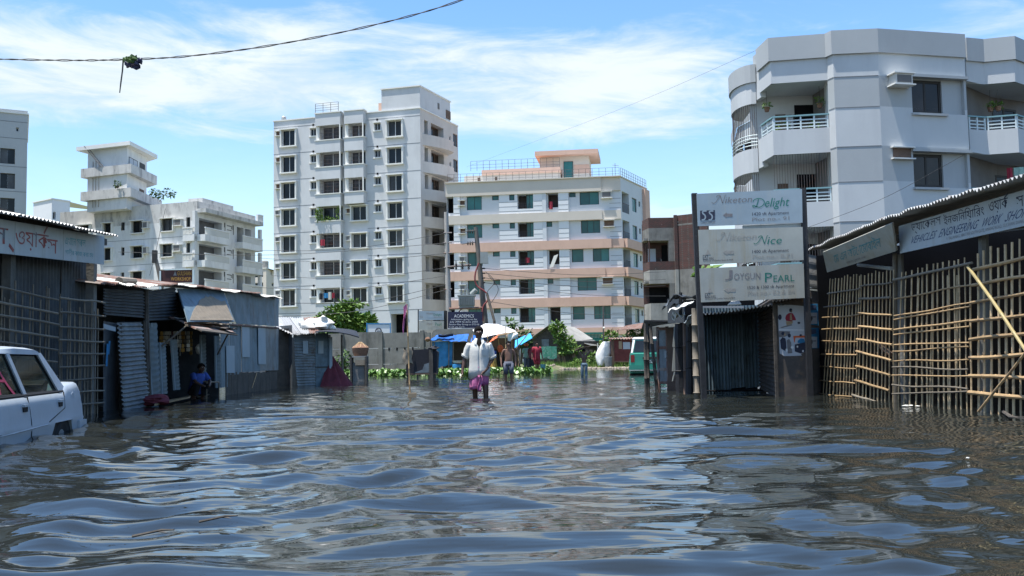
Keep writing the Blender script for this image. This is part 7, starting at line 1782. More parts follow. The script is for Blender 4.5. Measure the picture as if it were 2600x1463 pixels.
# ================================================================== SHACK BEHIND THE NAME BOARDS
def sign_shack():
    BK = Frame(P(1772, 900, 20.6), P(1930, 900, 20.6)); FRN = Frame(P(1969, 900, 17.35), P(2056, 900, 17.35)); RV = Frame(P(1927, 900, 20.58), P(1969, 900, 17.37))
    t = thing('tin_shack', 'dark tin shack with a recessed corrugated front below the name boards', 'shack', BK.w(0, 0, -.45))
    n = 4
    for i in range(n):
        u0, u1 = BK.L * i / n, BK.L * (i + 1) / n + .02
        b = MB(); corr(b, [BK.w(u0, .015 * (i % 2), -.5 if i < 2 else .04), BK.w(u1, .015 * (i % 2), -.5 if i < 2 else .07), BK.w(u1, .015 * (i % 2), 1.75), BK.w(u0, .015 * (i % 2), 1.75)], 5, .02, 'u', 3, 0, .004, .02, i); b.obj('corrugated_sheet', 'zinc_blue', t)
    b = MB(); corr(b, [RV.w(0, 0, .02), RV.w(RV.L, 0, -.02), RV.w(RV.L, 0, 1.75), RV.w(0, 0, 1.75)], 22, .018, 'v', 4, 0, .004, .02, 4); b.obj('corrugated_sheet', 'rusty_sheet', t)
    b = MB(); b.fbox(FRN, 0, FRN.L, 0, .03, -.5, 1.8); b.obj('front_sheet', 'rusty_sheet', t)
    b = MB(); b.fbox(FRN, -.03, .02, -.05, .0, -.5, 1.85); b.obj('door_post', 'wood_old', t)
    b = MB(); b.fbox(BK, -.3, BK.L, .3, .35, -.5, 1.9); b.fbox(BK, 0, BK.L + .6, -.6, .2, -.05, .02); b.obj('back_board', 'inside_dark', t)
    e = [P(1765, 797, 17.3), P(1990, 770, 17.3), P(1975, 790, 20.9), P(1768, 800, 20.9)]
    b = MB(); corr(b, e, 24, .02, 'u', 3, 0, .01, .05, 2); b.obj('roof_sheet', 'zinc_dark', t)
    b = MB(); corr(b, [P(1955, 764, 17.2), P(2060, 752, 17.2), P(2060, 780, 20), P(1960, 786, 20)], 12, .02, 'u', 3, 0, .01, .03, 3); b.obj('roof_sheet', 'zinc_dark', t)
    b = MB(); b.slab([P(1847, 776, 17.0), P(1882, 774, 17.0), P(1876, 765, 17.1), P(1856, 767, 17.1)], .015); b.obj('roof_scrap', 'sack_white', t)
    b = MB(); b.slab([BK.w(.1, -.05, 1.71), BK.w(BK.L * .75, -.05, 1.69), BK.w(BK.L * .75, -.05, 1.73), BK.w(.1, -.05, 1.75)], .02); b.obj('lath', 'zinc_roof', t)
    # flank wall going right up to the next workshop
    SW = Frame(P(2054, 900, 18.2), P(2122, 900, 18.2)); q = lambda x, y, d=0: SW.w(SW.uz(x, y, d)[0], d, SW.uz(x, y, d)[1])
    b = MB(); b.fbox(SW, 0, SW.L, 0, .04, -.5, SW.uz(2080, 730)[1]); b.obj('flank_wall', 'rusty_sheet', t)
    b = MB(); corr(b, [q(2053, 729, -.03), q(2103, 736, -.03), q(2122, 660, -.03), q(2053, 646, -.03)], 3, .006, 'v', 3, 0, .01); b.obj('gable_sheet', 'concrete', t)
    b = MB(); b.slab([q(2053, 737, -.05), q(2086, 741, -.05), q(2086, 737, -.05), q(2053, 733, -.05)], .02); b.obj('lath', 'board_cream', t)
    # posters
    z2 = lambda x, y: (1960 + x / 9.66, 760 + y / 9.66)
    def fq(x, y, d): px, py = z2(x, y); u, z = FRN.uz(px, py, d); return FRN.w(u, d, z)
    p = thing('poster', 'large torn poster with two photographs of people on the rusty shack front', 'poster', fq(150, 750, -.01))
    b = MB(); b.prism([fq(x, y, -.004) for x, y in ((190, 1330), (300, 1395), (560, 1390), (735, 1380), (700, 1340), (840, 1290), (835, 700), (800, 170), (480, 140), (140, 130), (160, 700))], (0, -.003, 0)); b.obj('sheet', 'paper', p)
    def shp(pts, m, name='print', d=-.0085):
        b = MB(); b.prism([fq(x, y, d) for x, y in pts], (0, -.001, 0)); b.obj(name, m, p)
    def disc(x, y, rx, ry, m): shp([(x + rx * math.cos(a * .5236), y + ry * math.sin(a * .5236)) for a in range(12)], m, 'print', -.0100)
    shp([(165, 765), (830, 765), (835, 745), (165, 735)], 'ink_white'); shp([(170, 780), (450, 790), (430, 870), (300, 930), (175, 930)], 'ink_grey'); shp([(340, 540), (520, 540), (500, 600), (360, 640)], 'box_card')
    shp([(350, 385), (420, 335), (510, 345), (545, 400), (590, 490), (580, 520), (520, 515), (480, 545), (350, 530), (325, 470)], 'cloth_red', 'print', -.0092); shp([(440, 380), (480, 360), (500, 520), (440, 510)], 'box_card', 'print', -.0100); disc(460, 270, 38, 48, 'ink_black'); disc(478, 295, 20, 32, 'box_card')
    disc(195, 440, 45, 70, 'ink_black'); shp([(200, 690), (480, 610), (500, 640), (250, 705)], 'ink_grey'); disc(660, 580, 35, 28, 'ink_black')
    shp([(200, 1000), (260, 930), (330, 960), (350, 1060), (360, 1290), (220, 1210)], 'ink_black'); disc(270, 840, 42, 42, 'ink_black'); disc(315, 865, 22, 34, 'box_card'); shp([(360, 1010), (420, 970), (470, 1060), (500, 1320), (390, 1330)], 'ink_grey'); disc(425, 890, 40, 52, 'ink_black')
    shp([(520, 900), (830, 890), (830, 940), (575, 945), (560, 1060), (545, 1060)], 'tarp_orange'); shp([(630, 1020), (700, 960), (790, 970), (810, 1050), (700, 1080), (630, 1070)], 'paper_blue', 'print', -.0092); shp([(690, 1080), (810, 1050), (835, 1290), (700, 1330), (560, 1280), (560, 1110)], 'ink_black'); disc(705, 885, 32, 28, 'ink_black')
    disc(500, 1180, 38, 36, 'ink_white'); disc(360, 1250, 28, 40, 'ink_white'); disc(625, 1165, 20, 26, 'ink_white'); disc(760, 1270, 22, 26, 'ink_white')
    for k, (oy, lab) in enumerate(((0, 'small blue poster pasted on the wall strip beside the dark sign post, upper of two'), (590, 'small blue poster pasted below its twin beside the dark sign post'))):
        def sq(x, y, d): px, py = z2(x, y + oy); u, z = SW.uz(px, py, d); return SW.w(u, d, z)
        pp = thing('poster', lab, 'poster', sq(1000, 400, -.01), 'small blue posters')
        b = MB(); b.prism([sq(x, y, -.004) for x, y in ((925, 620), (1160, 650 if k == 0 else 610), (1160, 110), (925, 115))], (0, -.003, 0)); b.obj('sheet', 'paper_blue', pp)
        for pts, m in (([(925, 600), (1110, 605), (1110, 330), (925, 330)], 'paper'), ([(930, 450), (985, 400), (1000, 480), (940, 590), (925, 590)], 'ink_black'), ([(945, 425), (1080, 420), (1080, 445), (945, 450)], 'ink_grey'), ([(960, 150), (1080, 140), (1090, 250), (960, 270)], 'ink_navy')):
            b = MB(); b.prism([sq(x, y, -.0085 if m == 'paper' else -.0100) for x, y in pts], (0, -.001, 0)); b.obj('print', m, pp)
sign_shack()

# ================================================================== DERELICT STALL BESIDE THE SIGN
def side_stall():
    t = thing('derelict_stall', 'derelict dark stall with a plank canopy on bamboo legs beside the name boards', 'stall', P(1700, 1000, 20.5))
    b = MB(); z_ = P(1640, 818, 21).z
    cn = [P(1635, 816, 21.0), P(1741, 818, 20.6), P(1741, 818, 20.6) + Vector((.2, 5.2, .12)), P(1635, 816, 21.0) + Vector((.75, 6.2, .02))]
    for i in range(5):
        f0, f1 = i / 5, (i + .95) / 5; b = MB()
        b.slab([cn[0].lerp(cn[3], f0), cn[1].lerp(cn[2], f0), cn[1].lerp(cn[2], f1), cn[0].lerp(cn[3], f1)], .03); b.obj('canopy_plank', 'black_tar', t)
    for x0, y0, x1, y1, yy, r in ((1639, 1000, 1638, 820, 20.9, .035), (1642, 985, 1646, 822, 21.4, .04), (1673, 996, 1651, 828, 21.0, .04)):
        b = MB(); a = P(x0, y0, yy); c = P(x1, y1, yy); a.z = -.5; stick(b, a, c, r, 7, 5, .02); b.obj('bamboo_leg', 'wood_old', t, True)
    # framed panes standing behind
    fr = Frame(P(1671, 900, 21.8), P(1695, 900, 21.6)); q = lambda x, y, d=0: fr.w(fr.uz(x, y, d)[0], d, fr.uz(x, y, d)[1])
    z = [fr.uz(1685, y)[1] for y in (972, 938, 883, 835)]; w = fr.L
    b = MB()
    for u in (0, w): b.fbox(fr, u - .025, u + .025, -.02, .03, -.5, z[3] + .05)
    for zz_ in z: b.fbox(fr, .026, w - .026, -.015, .025, zz_ - .03, zz_ + .03)
    b.obj('door_frame', 'rust_roof', t)
    for k in range(3):
        b = MB(); b.fbox(fr, .027, w - .027, 0, .012, z[k] + .031, z[k + 1] - .031); b.obj('door_pane', 'zinc', t)
    b = MB(); b.fbox(fr, .2, .5, -.02, -.003, z[1] + .25, z[1] + .4); b.obj('sticker', 'board_white', t)
    b = MB(); b.fbox(fr, w + .03, w + .7, -.05, .02, -.5, 1.35); b.obj('side_board', 'wood_brown', t)
    for (x0, y0, x1, y1, w0) in ((1716, 831, 1713, 881, 11), (1714, 882, 1711, 943, 10), (1712, 944, 1708, 968, 4)):
        b = MB(); b.slab([P(x1 - w0 / 2, y1, 19.8), P(x1 + w0 / 2 - 2, y1, 19.8), P(x0 + w0 / 2, y0, 19.8), P(x0 - w0 / 2 + 1, y0, 19.8)], .025); b.obj('pale_board', 'board_cream', t)
    for i, (x, y0, y1, yy, w0, m) in enumerate(((1726, 822, 985, 19.6, .1, 'black_tar'), (1741, 818, 990, 19.2, .055, 'wood_brown'), (1733, 830, 990, 19.8, .12, 'black_tar'), (1750, 800, 1000, 18.9, .07, 'black_tar'), (1757, 800, 1005, 19.4, .09, 'zinc_dark'), (1774, 800, 990, 19.9, .12, 'zinc_dark'))):
        b = MB(); a = P(x, y1, yy); c = P(x - 2, y0, yy); a.z = -.5; stick(b, a, c, w0, 7, 4, .02); b.obj('post', m, t, True)
    b = MB(); a = P(1768, 1010, 17.3); a.z = -.5; stick(b, a, P(1763, 783, 17.3), .055, 8, 7, .012); tag(b.obj('bamboo_post', 'bamboo_grey', smooth=True), 'thick grey bamboo post standing against the dark sign post', 'post')
    # crumpled plastic sheets on top
    c = thing('plastic_sheet', 'crumpled pale plastic sheets heaped on the derelict stall roof', 'sheet', P(1720, 780, 19))
    def crump(pts, sd, amp=.07):
        q4 = pts
        b = MB(); b.grid(lambda i, j: (q4[0] * (1 - i) + q4[1] * i) * (1 - j) + (q4[3] * (1 - i) + q4[2] * i) * j + Vector((0, amp * mnoise.noise(Vector((i * 4, j * 3, sd))), amp * 1.5 * mnoise.noise(Vector((i * 3.5 + 5, j * 3, sd))))), 14, 8, 0, .008); return b
    crump([P(1680, 788, 18.6), P(1710, 750, 18.6), P(1716, 748, 19.6), P(1694, 770, 20.2)], 1, .05).obj('sheet', 'zinc_dark', c)
    crump([P(1708, 749, 18.6), P(1768, 752, 18.4), P(1768, 756, 19.4), P(1712, 758, 19.8)], 2, .04).obj('sheet', 'zinc_dark', c)
    crump([P(1696, 794, 18.2), P(1762, 767, 18.0), P(1752, 765, 19.0), P(1705, 776, 19.2)], 3, .07).obj('sheet', 'sack_white', c)
    crump([P(1706, 805, 18.5), P(1740, 800, 18.4), P(1738, 795, 19.2), P(1706, 798, 19.2)], 4, .07).obj('sheet', 'sack_white', c)
    crump([P(1735, 818, 18.1), P(1766, 790, 18.0), P(1768, 800, 18.2), P(1748, 830, 18.2)], 5, .06).obj('sheet', 'zinc', c)
    b = MB(); a = P(1728, 800, 18.7); b.tube([a, P(1728, 743, 18.7)], .035, 6); b.obj('stub', 'black_tar', c)
    b = MB(); fr2 = Frame(P(1698, 900, 20.4), P(1740, 900, 20.2)); b.fbox(fr2, 0, fr2.L, 0, .05, 1.4, 1.9); b.obj('box_board', 'zinc_dark', c)
side_stall()

# ================================================================== VEHICLE WORKSHOP WITH BAMBOO GATES (east side)
RF = Frame((5.52, 18.1), (5.50, 5.0))
z4 = lambda x, y: (2020 + x / 3.019, 600 + y / 3.019)
def rq(x, y, d=0.0):
    px, py = z4(x, y); u, z = RF.uz(px, py, d); return RF.w(u, d, z)
def rq0(px, py, d=0.0):
    u, z = RF.uz(px, py, d); return RF.w(u, d, z)
def east_workshop():
    t = thing('workshop_shed', 'vehicle workshop shed with a wavy tin roof edge over its bamboo gates', 'shed', RF.w(3, .5, -.45))
    b = MB(); n = 12
    for i in range(n):
        u0, u1 = .1 + 13 * i / n, .1 + 13 * (i + 1) / n + .03
        b = MB(); corr(b, [RF.w(u0, 5.6, -.5), RF.w(u1, 5.6, -.5), RF.w(u1, 5.6, 3.2), RF.w(u0, 5.6, 3.2)], 9, .02, 'u', 2); b.obj('back_sheet', 'inside_dark', t)  # blackened sheets: the shed's inner shade put into their colour
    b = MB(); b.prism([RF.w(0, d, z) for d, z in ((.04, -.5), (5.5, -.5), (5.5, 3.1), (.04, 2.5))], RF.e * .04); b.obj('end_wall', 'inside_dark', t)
    # roof: a lower strip and a higher one
    for (p0, p1, x, n, rise) in (((2050, 635), (2246, 556), 5.2, 4, .55), ((2240, 557), (2640, 434), 5.17, 6, .75)):
        a, c = PX(*p0, x), PX(*p1, x)
        for i in range(n):
            f0, f1 = i / n, (i + 1.03) / n; h = Vector((0, 0, .012 * (i % 2))); p, q = a.lerp(c, f0) + h, a.lerp(c, f1) + h
            b = MB(); corr(b, [q, p, p + Vector((6.4, 0, rise)), q + Vector((6.4, 0, rise))], max(6, int((q - p).length / .085)), .018, 'u', 3, 0, .004, .02, i); b.obj('roof_sheet', 'zinc_roof', t)
    for x, y0, y1, d in ((795, 140, 330, .12), (760, 130, 1280, .04), (1440, -10, 1350, .1)):
        a, c = rq(x, y1, d), rq(x, y0, d); a.z = -.5
        b = MB(); b.tube([a, c], .06 if x != 760 else .035, 8); b.obj('post', 'concrete' if x != 760 else 'bamboo_grey', t)
    b = MB(); b.tube([rq(480, 220, .3), rq(740, 248, .25)], .03, 6); b.obj('tube_rail', 'board_white', t)
    b = MB(); b.fbox(RF, 0.1, 12.5, .2, .3, 2.35, 2.45); b.obj('beam', 'wood_old', t)
    # lettered boards
    cs = [rq0(2089, 641, -.32), rq0(2264, 567, -.32), rq0(2100, 692, -.12), rq0(2275, 638, -.12)]
    s = thing('signboard', 'tilted pale signboard with peeling teal Bengali lettering', 'signboard', cs[2])
    b = MB(); b.slab([cs[2], cs[3], cs[1], cs[0]], -.03); b.obj('panel', 'board_cream', s)
    nrm = (cs[3] - cs[2]).cross(cs[0] - cs[2]).normalized()
    def pl(x, y): return (cs[2] * (1 - x) + cs[3] * x) * (1 - y) + (cs[0] * (1 - x) + cs[1] * x) * y + nrm * .006
    b = MB(); text(b, 'েম এন অটোেমাবাইল', .16, .84, .30, .82, pl); b.obj('lettering', 'ink_teal', s)
    b = MB(); text(b, 'নিকেতন, গুলশান, ঢাকা', .34, .62, .08, .22, pl); b.obj('lettering', 'ink_grey', s)
    u0 = RF.uz(2283, 610, -.06)[0]; uA, zA0 = RF.uz(2280, 645, -.06); _, zA1 = RF.uz(2288, 572, -.06); uB, zB0 = RF.uz(2600, 574, -.06); _, zB1 = RF.uz(2600, 482, -.06)
    lo = lambda u: zA0 + (zB0 - zA0) * (u - uA) / (uB - uA); hi = lambda u: zA1 + (zB1 - zA1) * (u - uA) / (uB - uA)
    s = thing('signboard', 'long white signboard reading VEHICLES ENGINEERING WORK SHOP under the wavy tin roof', 'signboard', RF.w(u0, -.06, zA0))
    cuts = [u0, RF.uz(2462, 600, -.06)[0], uB + 1.6]
    for a, c in zip(cuts[:-1], cuts[1:]):
        b = MB(); b.hexa([RF.w(u, d, z) for u in (a + .003, c - .003) for d in (-.06, -.03) for z in (lo(u), hi(u))]); b.obj('panel', 'board_white', s)
    def ln(s_, a, c, f0, f1, m, par=None, sh=0):
        b = MB(); ua, uc = RF.uz(a, 600, -.066)[0], RF.uz(c, 580, -.066)[0]
        text(b, s_, ua, uc, 0, 1, lambda x, y: RF.w(x, -.0615, lo(x) + (hi(x) - lo(x)) * (f0 + (f1 - f0) * y)), 0, sh); b.obj('lettering', m, s)
    ln('ভ্যােকলস', 2314, 2389, .55, .95, 'ink_black'); ln('ইঞ্জিনিয়ারিং', 2395, 2495, .54, .98, 'ink_black') if False else None
    ln('ইনজিনিয়ািরং', 2397, 2500, .54, .96, 'ink_black'); ln('ওয়াক', 2513, 2562, .56, .95, 'ink_black'); ln('স', 2584, 2602, .56, .86, 'ink_black'); ln('প', 2604, 2618, .56, .86, 'ink_black')
    b = MB(); u_ = RF.uz(2553, 520, -.066)[0]; ribbon(b, [(u_ - .03, lo(u_) + (hi(u_) - lo(u_)) * .93), (u_ + .05, lo(u_) + (hi(u_) - lo(u_)) * 1.02)], .02, lambda x, y: RF.w(x, -.0615, y)); b.obj('lettering', 'ink_black', s)
    ln('VEHICLES', 2312, 2375, .25, .50, 'ink_navy', None, .12); ln('ENGINEERING', 2386, 2482, .24, .50, 'ink_navy', None, .12); ln('WORK', 2495, 2543, .24, .50, 'ink_navy', None, .12); ln('SHOP', 2557, 2609, .24, .50, 'ink_navy', None, .12)
    ln('9, TALLAHBAG, NIKETAN SOUTH GATE, AMANG ROAD, GULSHAN, DHAKA-12', 2402, 2612, .08, .19, 'ink_grey')
    # bamboo gates
    def gate(lab, ups, rails, ru=.0115, rr=.02, m='bamboo', x0=0, grp='bamboo gates of the vehicle workshop'):
        g = thing('bamboo_gate', lab, 'gate', rq(ups[0][0], 1280), grp)
        for (xb, xt, yt) in ups:
            a = rq(xb, 1260, -.0); a.z = -.5; c = rq(xt, yt, -.0)
            b = MB(); stick(b, a, c, ru * random.uniform(.8, 1.2), 6, 6, .012); b.obj('bamboo_pole', 'bamboo_sunlit', g, True)
        for r in rails:
            xa, ya, xb, yb = r[:4]; k = r[4] if len(r) > 4 else rr
            b = MB(); stick(b, rq(xa, ya, -.035), rq(xb, yb, -.035), k * .66 * random.uniform(.85, 1.12), 7, 6, .02); b.obj('bamboo_rail', 'bamboo_grey' if len(r) > 5 else m, g, True)
        return g
    rnd = random.Random(3)
    gate('bamboo gate leaf next to the shack flank, the one farthest along', [(190 + 25 * i + 4, 262 + 23 * i, 335 - 4 * i + rnd.uniform(-15, 10)) for i in range(11)],
         [(245, 440, 495, 402, .02, 1), (218, 545, 495, 515, .024, 1), (212, 628, 490, 600, .024), (205, 715, 485, 708), (198, 805, 480, 808), (192, 905, 472, 910), (188, 1000, 465, 1015), (182, 1105, 460, 1130), (182, 1208, 440, 1225)])
    gate('sagging narrow bamboo gate leaf with bent rails, folded between two others', [(470 + 29 * i, 503 + 28 * i, 300 - 5 * i + rnd.uniform(-20, 10)) for i in range(10)],
         [(495, 385, 748, 352, .022, 1), (492, 485, 730, 470, .03, 1), (488, 590, 735, 598, .026), (485, 690, 740, 716, .028), (470, 790, 738, 830, .03), (465, 880, 732, 952, .034), (462, 992, 728, 1070, .03), (455, 1105, 715, 1180, .03), (435, 1215, 655, 1278, .03, 1)])
    gate('wide bamboo gate with doubled rails below the vehicles signboard', [(770 + 44 * i + rnd.uniform(-8, 8), 812 + 40 * i + rnd.uniform(-6, 6), 270 - 9.5 * i + rnd.uniform(-12, 14)) for i in range(13)] + [(905, 945, 320), (1010, 1050, 290), (1155, 1165, 300), (1215, 1235, 300)],
         [(750, 336, 1352, 205, .032, 1), (760, 480, 1345, 375), (760, 610, 1340, 512), (755, 640, 1335, 538), (755, 720, 1335, 650), (752, 755, 1330, 690), (755, 832, 1330, 815, .018), (745, 882, 1325, 845), (750, 960, 1322, 945, .017), (745, 1005, 1320, 1020, .018, 1), (740, 1068, 1320, 1070, .018), (740, 1138, 1318, 1170, .022, 1), (740, 1208, 1318, 1190, .02, 1)])
    gate('tall bamboo screen with thick smooth rails nearest the signboard end', [(1320 + 4, 1340, 260), (1380, 1400, 130)] + [(1432 + 54 * i, 1442 + 55 * i, 100 - 12 * i + rnd.uniform(-20, 20)) for i in range(12)],
         [(1365, 255, 2010, 105, .034), (1345, 375, 2010, 268, .034), (1345, 510, 2010, 395, .034), (1338, 652, 2010, 590, .034), (1340, 792, 2010, 735, .034), (1335, 932, 2010, 898, .034), (1330, 1068, 2010, 1085, .034), (1330, 1200, 2010, 1262, .036)], .014)
    b = MB(); stick(b, rq(1322, 235, -.12), rq(2010, 1215, -.42), .019, 8, 7, .01); tag(b.obj('bamboo_brace', 'bamboo_yellow', smooth=True), 'long yellow bamboo leaning down across the bamboo gates', 'bamboo pole')
    b = MB(); stick(b, rq(1400, 1345, -.4), rq(1790, 850, -.14), .015, 8, 6, .012); tag(b.obj('bamboo_brace', 'bamboo', smooth=True), 'brown bamboo slanting up out of the water against the gate', 'bamboo pole')
    b = MB(); stick(b, rq(640, 830, .06), rq(735, 910, .06), .04, 6, 3); tag(b.obj('wood_prop', 'wood_brown'), 'short dark plank propped behind the sagging gate leaf', 'plank')
    b = MB()
    for i, (x, y, s_) in enumerate(((845, 1300, .09), (880, 1298, .07), (935, 1302, .06))): b.blob(PZ(*z4(x, y), .02), s_ * .5, s_ * .25, s_ * .14, 0, i, .5)
    tag(b.obj('floating_litter', 'sack_white', smooth=True), 'scraps of pale litter floating at the foot of the wide gate', 'litter')
    b = MB(); b.tube([PZ(*z4(1590, 1345), .02), PZ(*z4(1650, 1385), .03), PZ(*z4(1760, 1392), .03), PZ(*z4(1900, 1380), .02)], .02, 6); tag(b.obj('driftwood', 'wood_old'), 'curved stick floating in the water by the tall bamboo screen', 'stick')
east_workshop()
# ================================================================== WHITE SALOON CAR IN THE WATER
def clear_glass():
    m = bpy.data.materials.new('car_glass'); m.use_nodes = True; N, L = m.node_tree.nodes, m.node_tree.links
    N.remove(N['Principled BSDF']); out = [n for n in N if n.type == 'OUTPUT_MATERIAL'][0]
    tr = N.new('ShaderNodeBsdfTransparent'); tr.inputs[0].default_value = (.55, .62, .60, 1); gl = N.new('ShaderNodeBsdfGlossy'); gl.inputs['Roughness'].default_value = .05
    fr = N.new('ShaderNodeFresnel'); fr.inputs[0].default_value = 1.22; mx = N.new('ShaderNodeMixShader'); mx.inputs[0].default_value = .07; L.new(tr.outputs[0], mx.inputs[1]); L.new(gl.outputs[0], mx.inputs[2]); L.new(mx.outputs[0], out.inputs[0]); return m
M['car_glass'] = clear_glass()
def interp(tab, x):
    for (a, va), (b, vb) in zip(tab[:-1], tab[1:]):
        if x <= b: return va + (vb - va) * max(0, (x - a)) / (b - a)
    return tab[-1][1]
def white_car():
    fr = Frame((-4.47, 8.15), (-5.22, 12.28)); G = -.45; W = 1.58
    root = thing('parked_car', 'white saloon car standing in floodwater up to its sills with red paint on a window', 'car', fr.w(2, .8, G))
    A0, A1 = fr.uz(128, 1110)[0], fr.uz(190, 1095)[0] + .17;
    top = [(0, .62), (.12, .74), (.7, .84), (.9, .875), (3.25, .885), (3.42, .955), (3.98, .985), (4.03, .975), (4.07, .90), (4.12, .70), (4.14, .60)]
    def bot(u):
        for a, c in ((A0, A1), (.48, 1.08)):
            if a < u < c:
                t = (u - a) / (c - a); return .22 + .34 * min(1, 4.5 * min(t, 1 - t))
        return .20 if .2 < u < 3.95 else .30
    us = sorted(set([i * .05 for i in range(84)] + [A0 - .001, A0 + .02, A0 + .08, A1 - .08, A1 - .02, A1 + .001, .48, .5, .56, 1.02, 1.06, 1.09]))
    us = [u for u in us if u <= 4.14]
    rings = []
    for u in us:
        zt, zb = interp(top, u), bot(u)
        tap = .10 * max(0, 1 - u / .5) ** 2 + .025 * max(0, (u - 3.6) / .54) ** 2
        prof = []
        for f, lv in ((0, 0), (.1, .24), (.2, .34), (.3, .44), (.4, .52), (.5, .555), (.6, .59), (.7, .68), (.8, .77), (.9, zt - .07), (.97, zt - .02), (1, zt)):
            z = min(max(lv, zb), zt)
            d = .02 + .05 * (abs(z - .55) / .4) ** 1.6 + (.045 if f == 1 else .016 if f == .97 else 0) - (.010 if f == .5 else 0)
            prof.append((d + tap, z))
        ring = [fr.w(u, d, z + G) for d, z in prof] + [fr.w(u, W * .3, zt + G + .012), fr.w(u, W * .7, zt + G + .012)] + [fr.w(u, W - d, z + G) for d, z in reversed(prof)] + [fr.w(u, W * .7, zb + .02 + G), fr.w(u, W * .3, zb + .02 + G)]
        rings.append(ring)
    b = MB(); b.loft([r[::-1] for r in rings]); b.obj('body', 'car_white', root, True)
    # cabin: roof, pillars
    R0, R1, H = 1.72, 2.90, 1.345
    def cab(u, f, side):     # f 0 belt .. 1 roof
        d = .075 + .155 * f; return fr.w(u, d if side == 0 else W - d, G + .88 + (H - .88) * f)
    b = MB()
    rs = []
    for u, dz, ins in ((1.14, -.05, .02), (1.24, -.01, .0), (2.0, .018, 0), (2.7, .012, 0), (2.86, -.008, 0), (2.95, -.06, .02)):
        rs.append([fr.w(u, .215 + ins, G + H - .045), fr.w(u, .225 + ins, G + H + dz - .005), fr.w(u, .32, G + H + dz + .018), fr.w(u, W / 2, G + H + dz + .03), fr.w(u, W - .32, G + H + dz + .018), fr.w(u, W - .225 - ins, G + H + dz - .005), fr.w(u, W - .215 - ins, G + H - .045)])
    b.loft([r[::-1] for r in rs]); b.obj('roof', 'car_white', root, True)
    for sd in (0, 1):
        def pil(ub, ut, wb, wt):
            b = MB(); q = [cab(ub, -.02, sd), cab(ub + wb, -.02, sd), cab(ut + wt, .95, sd), cab(ut, .95, sd)]
            b.slab(q if sd == 0 else q[::-1], -.055); b.obj('pillar', 'car_white', root)
        pil(.62, 1.14, .10, .07); pil(1.86, 1.73, .10, .10); pil(3.16, 2.80, .34, .15)
        b = MB(); q = [cab(.7, -.02, sd), cab(3.3, -.02, sd), cab(3.3, .03, sd), cab(.7, .03, sd)]; b.slab([p + fr.n * (.008 if sd == 0 else -.008) for p in (q if sd == 0 else q[::-1])], -.03); b.obj('sill_trim', 'rubber', root)
        for (u0, u1, u2, u3, nm) in ((.72, 1.86, 1.73, 1.21, 'front'), (1.96, 3.17, 2.80, 1.83, 'rear')):
            b = MB(); q = [cab(u0, .02, sd), cab(u1, .02, sd), cab(u2, .93, sd), cab(u3, .93, sd)]; q = [p + fr.n * (.025 if sd == 0 else -.025) for p in q]
            b.slab(q if sd == 0 else q[::-1], -.005); gl = b.obj('window', 'car_glass', root)
            # dark rubber seal round the glass
            sb = MB(); c_ = sum(q, Vector()) / 4
            for i in range(4): sb.tube([q[i] + (c_ - q[i]) * .03, q[(i + 1) % 4] + (c_ - q[(i + 1) % 4]) * .03], .012, 5)
            sb.obj('window_seal', 'rubber', gl)
            if sd == 0 and nm == 'front':
                lt = MB(); pq = lambda x, y: (q[0] * (1 - x) + q[1] * x) * (1 - y) + (q[3] * (1 - x) + q[2] * x) * y - fr.n * .008
                for pts in ([(.42, .05), (.40, .45), (.36, .86)], [(.36, .87), (.58, .45), (.80, .03)], [(.42, .36), (.62, .35)]): ribbon(lt, bez(pts, 5), .06, pq)
                lt.obj('painted_letter', 'paint_red', gl)
        # door handles, door gaps, fuel flap, crease
        for u in (1.66, 2.96):
            b = MB(); dd = lambda d: d if sd == 0 else W - d
            b.hexa([fr.w(uu, dd(d), G + z) for uu in (u, u + .15) for d in (.01, .05) for z in (.775, .80)]); b.hexa([fr.w(uu, dd(d), G + z) for uu in (u + .01, u + .14) for d in (.022, .055) for z in (.725, .774)], 1); b.obj('door_handle', ['car_white', 'rubber'], root)
        for pts in ([(1.90, .87), (1.92, .6), (1.92, .25)], [(3.28, .88), (3.22, .7), (A0 + .02, .58)], [(.85, .84), (.83, .6), (.84, .25)]):
            b = MB()
            for (ua, za), (ub, zb) in zip(pts[:-1], pts[1:]):
                f_ = lambda z: .016 + .05 * (abs(z - .50) / .4) ** 1.6
                b.tube([fr.w(ua, f_(za) if sd == 0 else W - f_(za), G + za), fr.w((ua + ub) / 2, f_((za + zb) / 2) if sd == 0 else W - f_((za + zb) / 2), G + (za + zb) / 2), fr.w(ub, f_(zb) if sd == 0 else W - f_(zb), G + zb)], .007, 4)
            b.obj('door_gap', 'rubber', root)
    b = MB(); b.loft([[fr.w(3.62 + r * math.cos(a), .047 - .004 * k, G + .80 + r * .85 * math.sin(a)) for a in [2 * math.pi * i / 16 for i in range(16)]] for k, r in ((0, .085), (1, .078))], 0, True); b.obj('fuel_flap', 'car_white', root)
    b = MB(); b.tube([fr.w(.3, .03, G + .53), fr.w(1.5, .012, G + .545), fr.w(A0 - .02, .012, G + .56)], .008, 5); b.obj('crease_strip', 'car_white', root)
    b = MB(); b.tube([fr.w(.9, .05, G + .885), fr.w(3.2, .052, G + .892)], .012, 5); b.obj('waist_strip', 'rubber', root)
    # bumper, wheels, interior, screens
    b = MB(); rs = []
    for d, uu in ((.06, 0), (.10, .06), (.3, .13), (W / 2, .16), (W - .3, .13), (W - .10, .06), (W - .06, 0)):
        rs.append([fr.w(3.98 + uu, d, G + .32), fr.w(4.1 + uu, d, G + .35), fr.w(4.12 + uu, d, G + .48), fr.w(4.08 + uu, d, G + .53), fr.w(3.98 + uu, d, G + .53)])
    b.loft(rs)
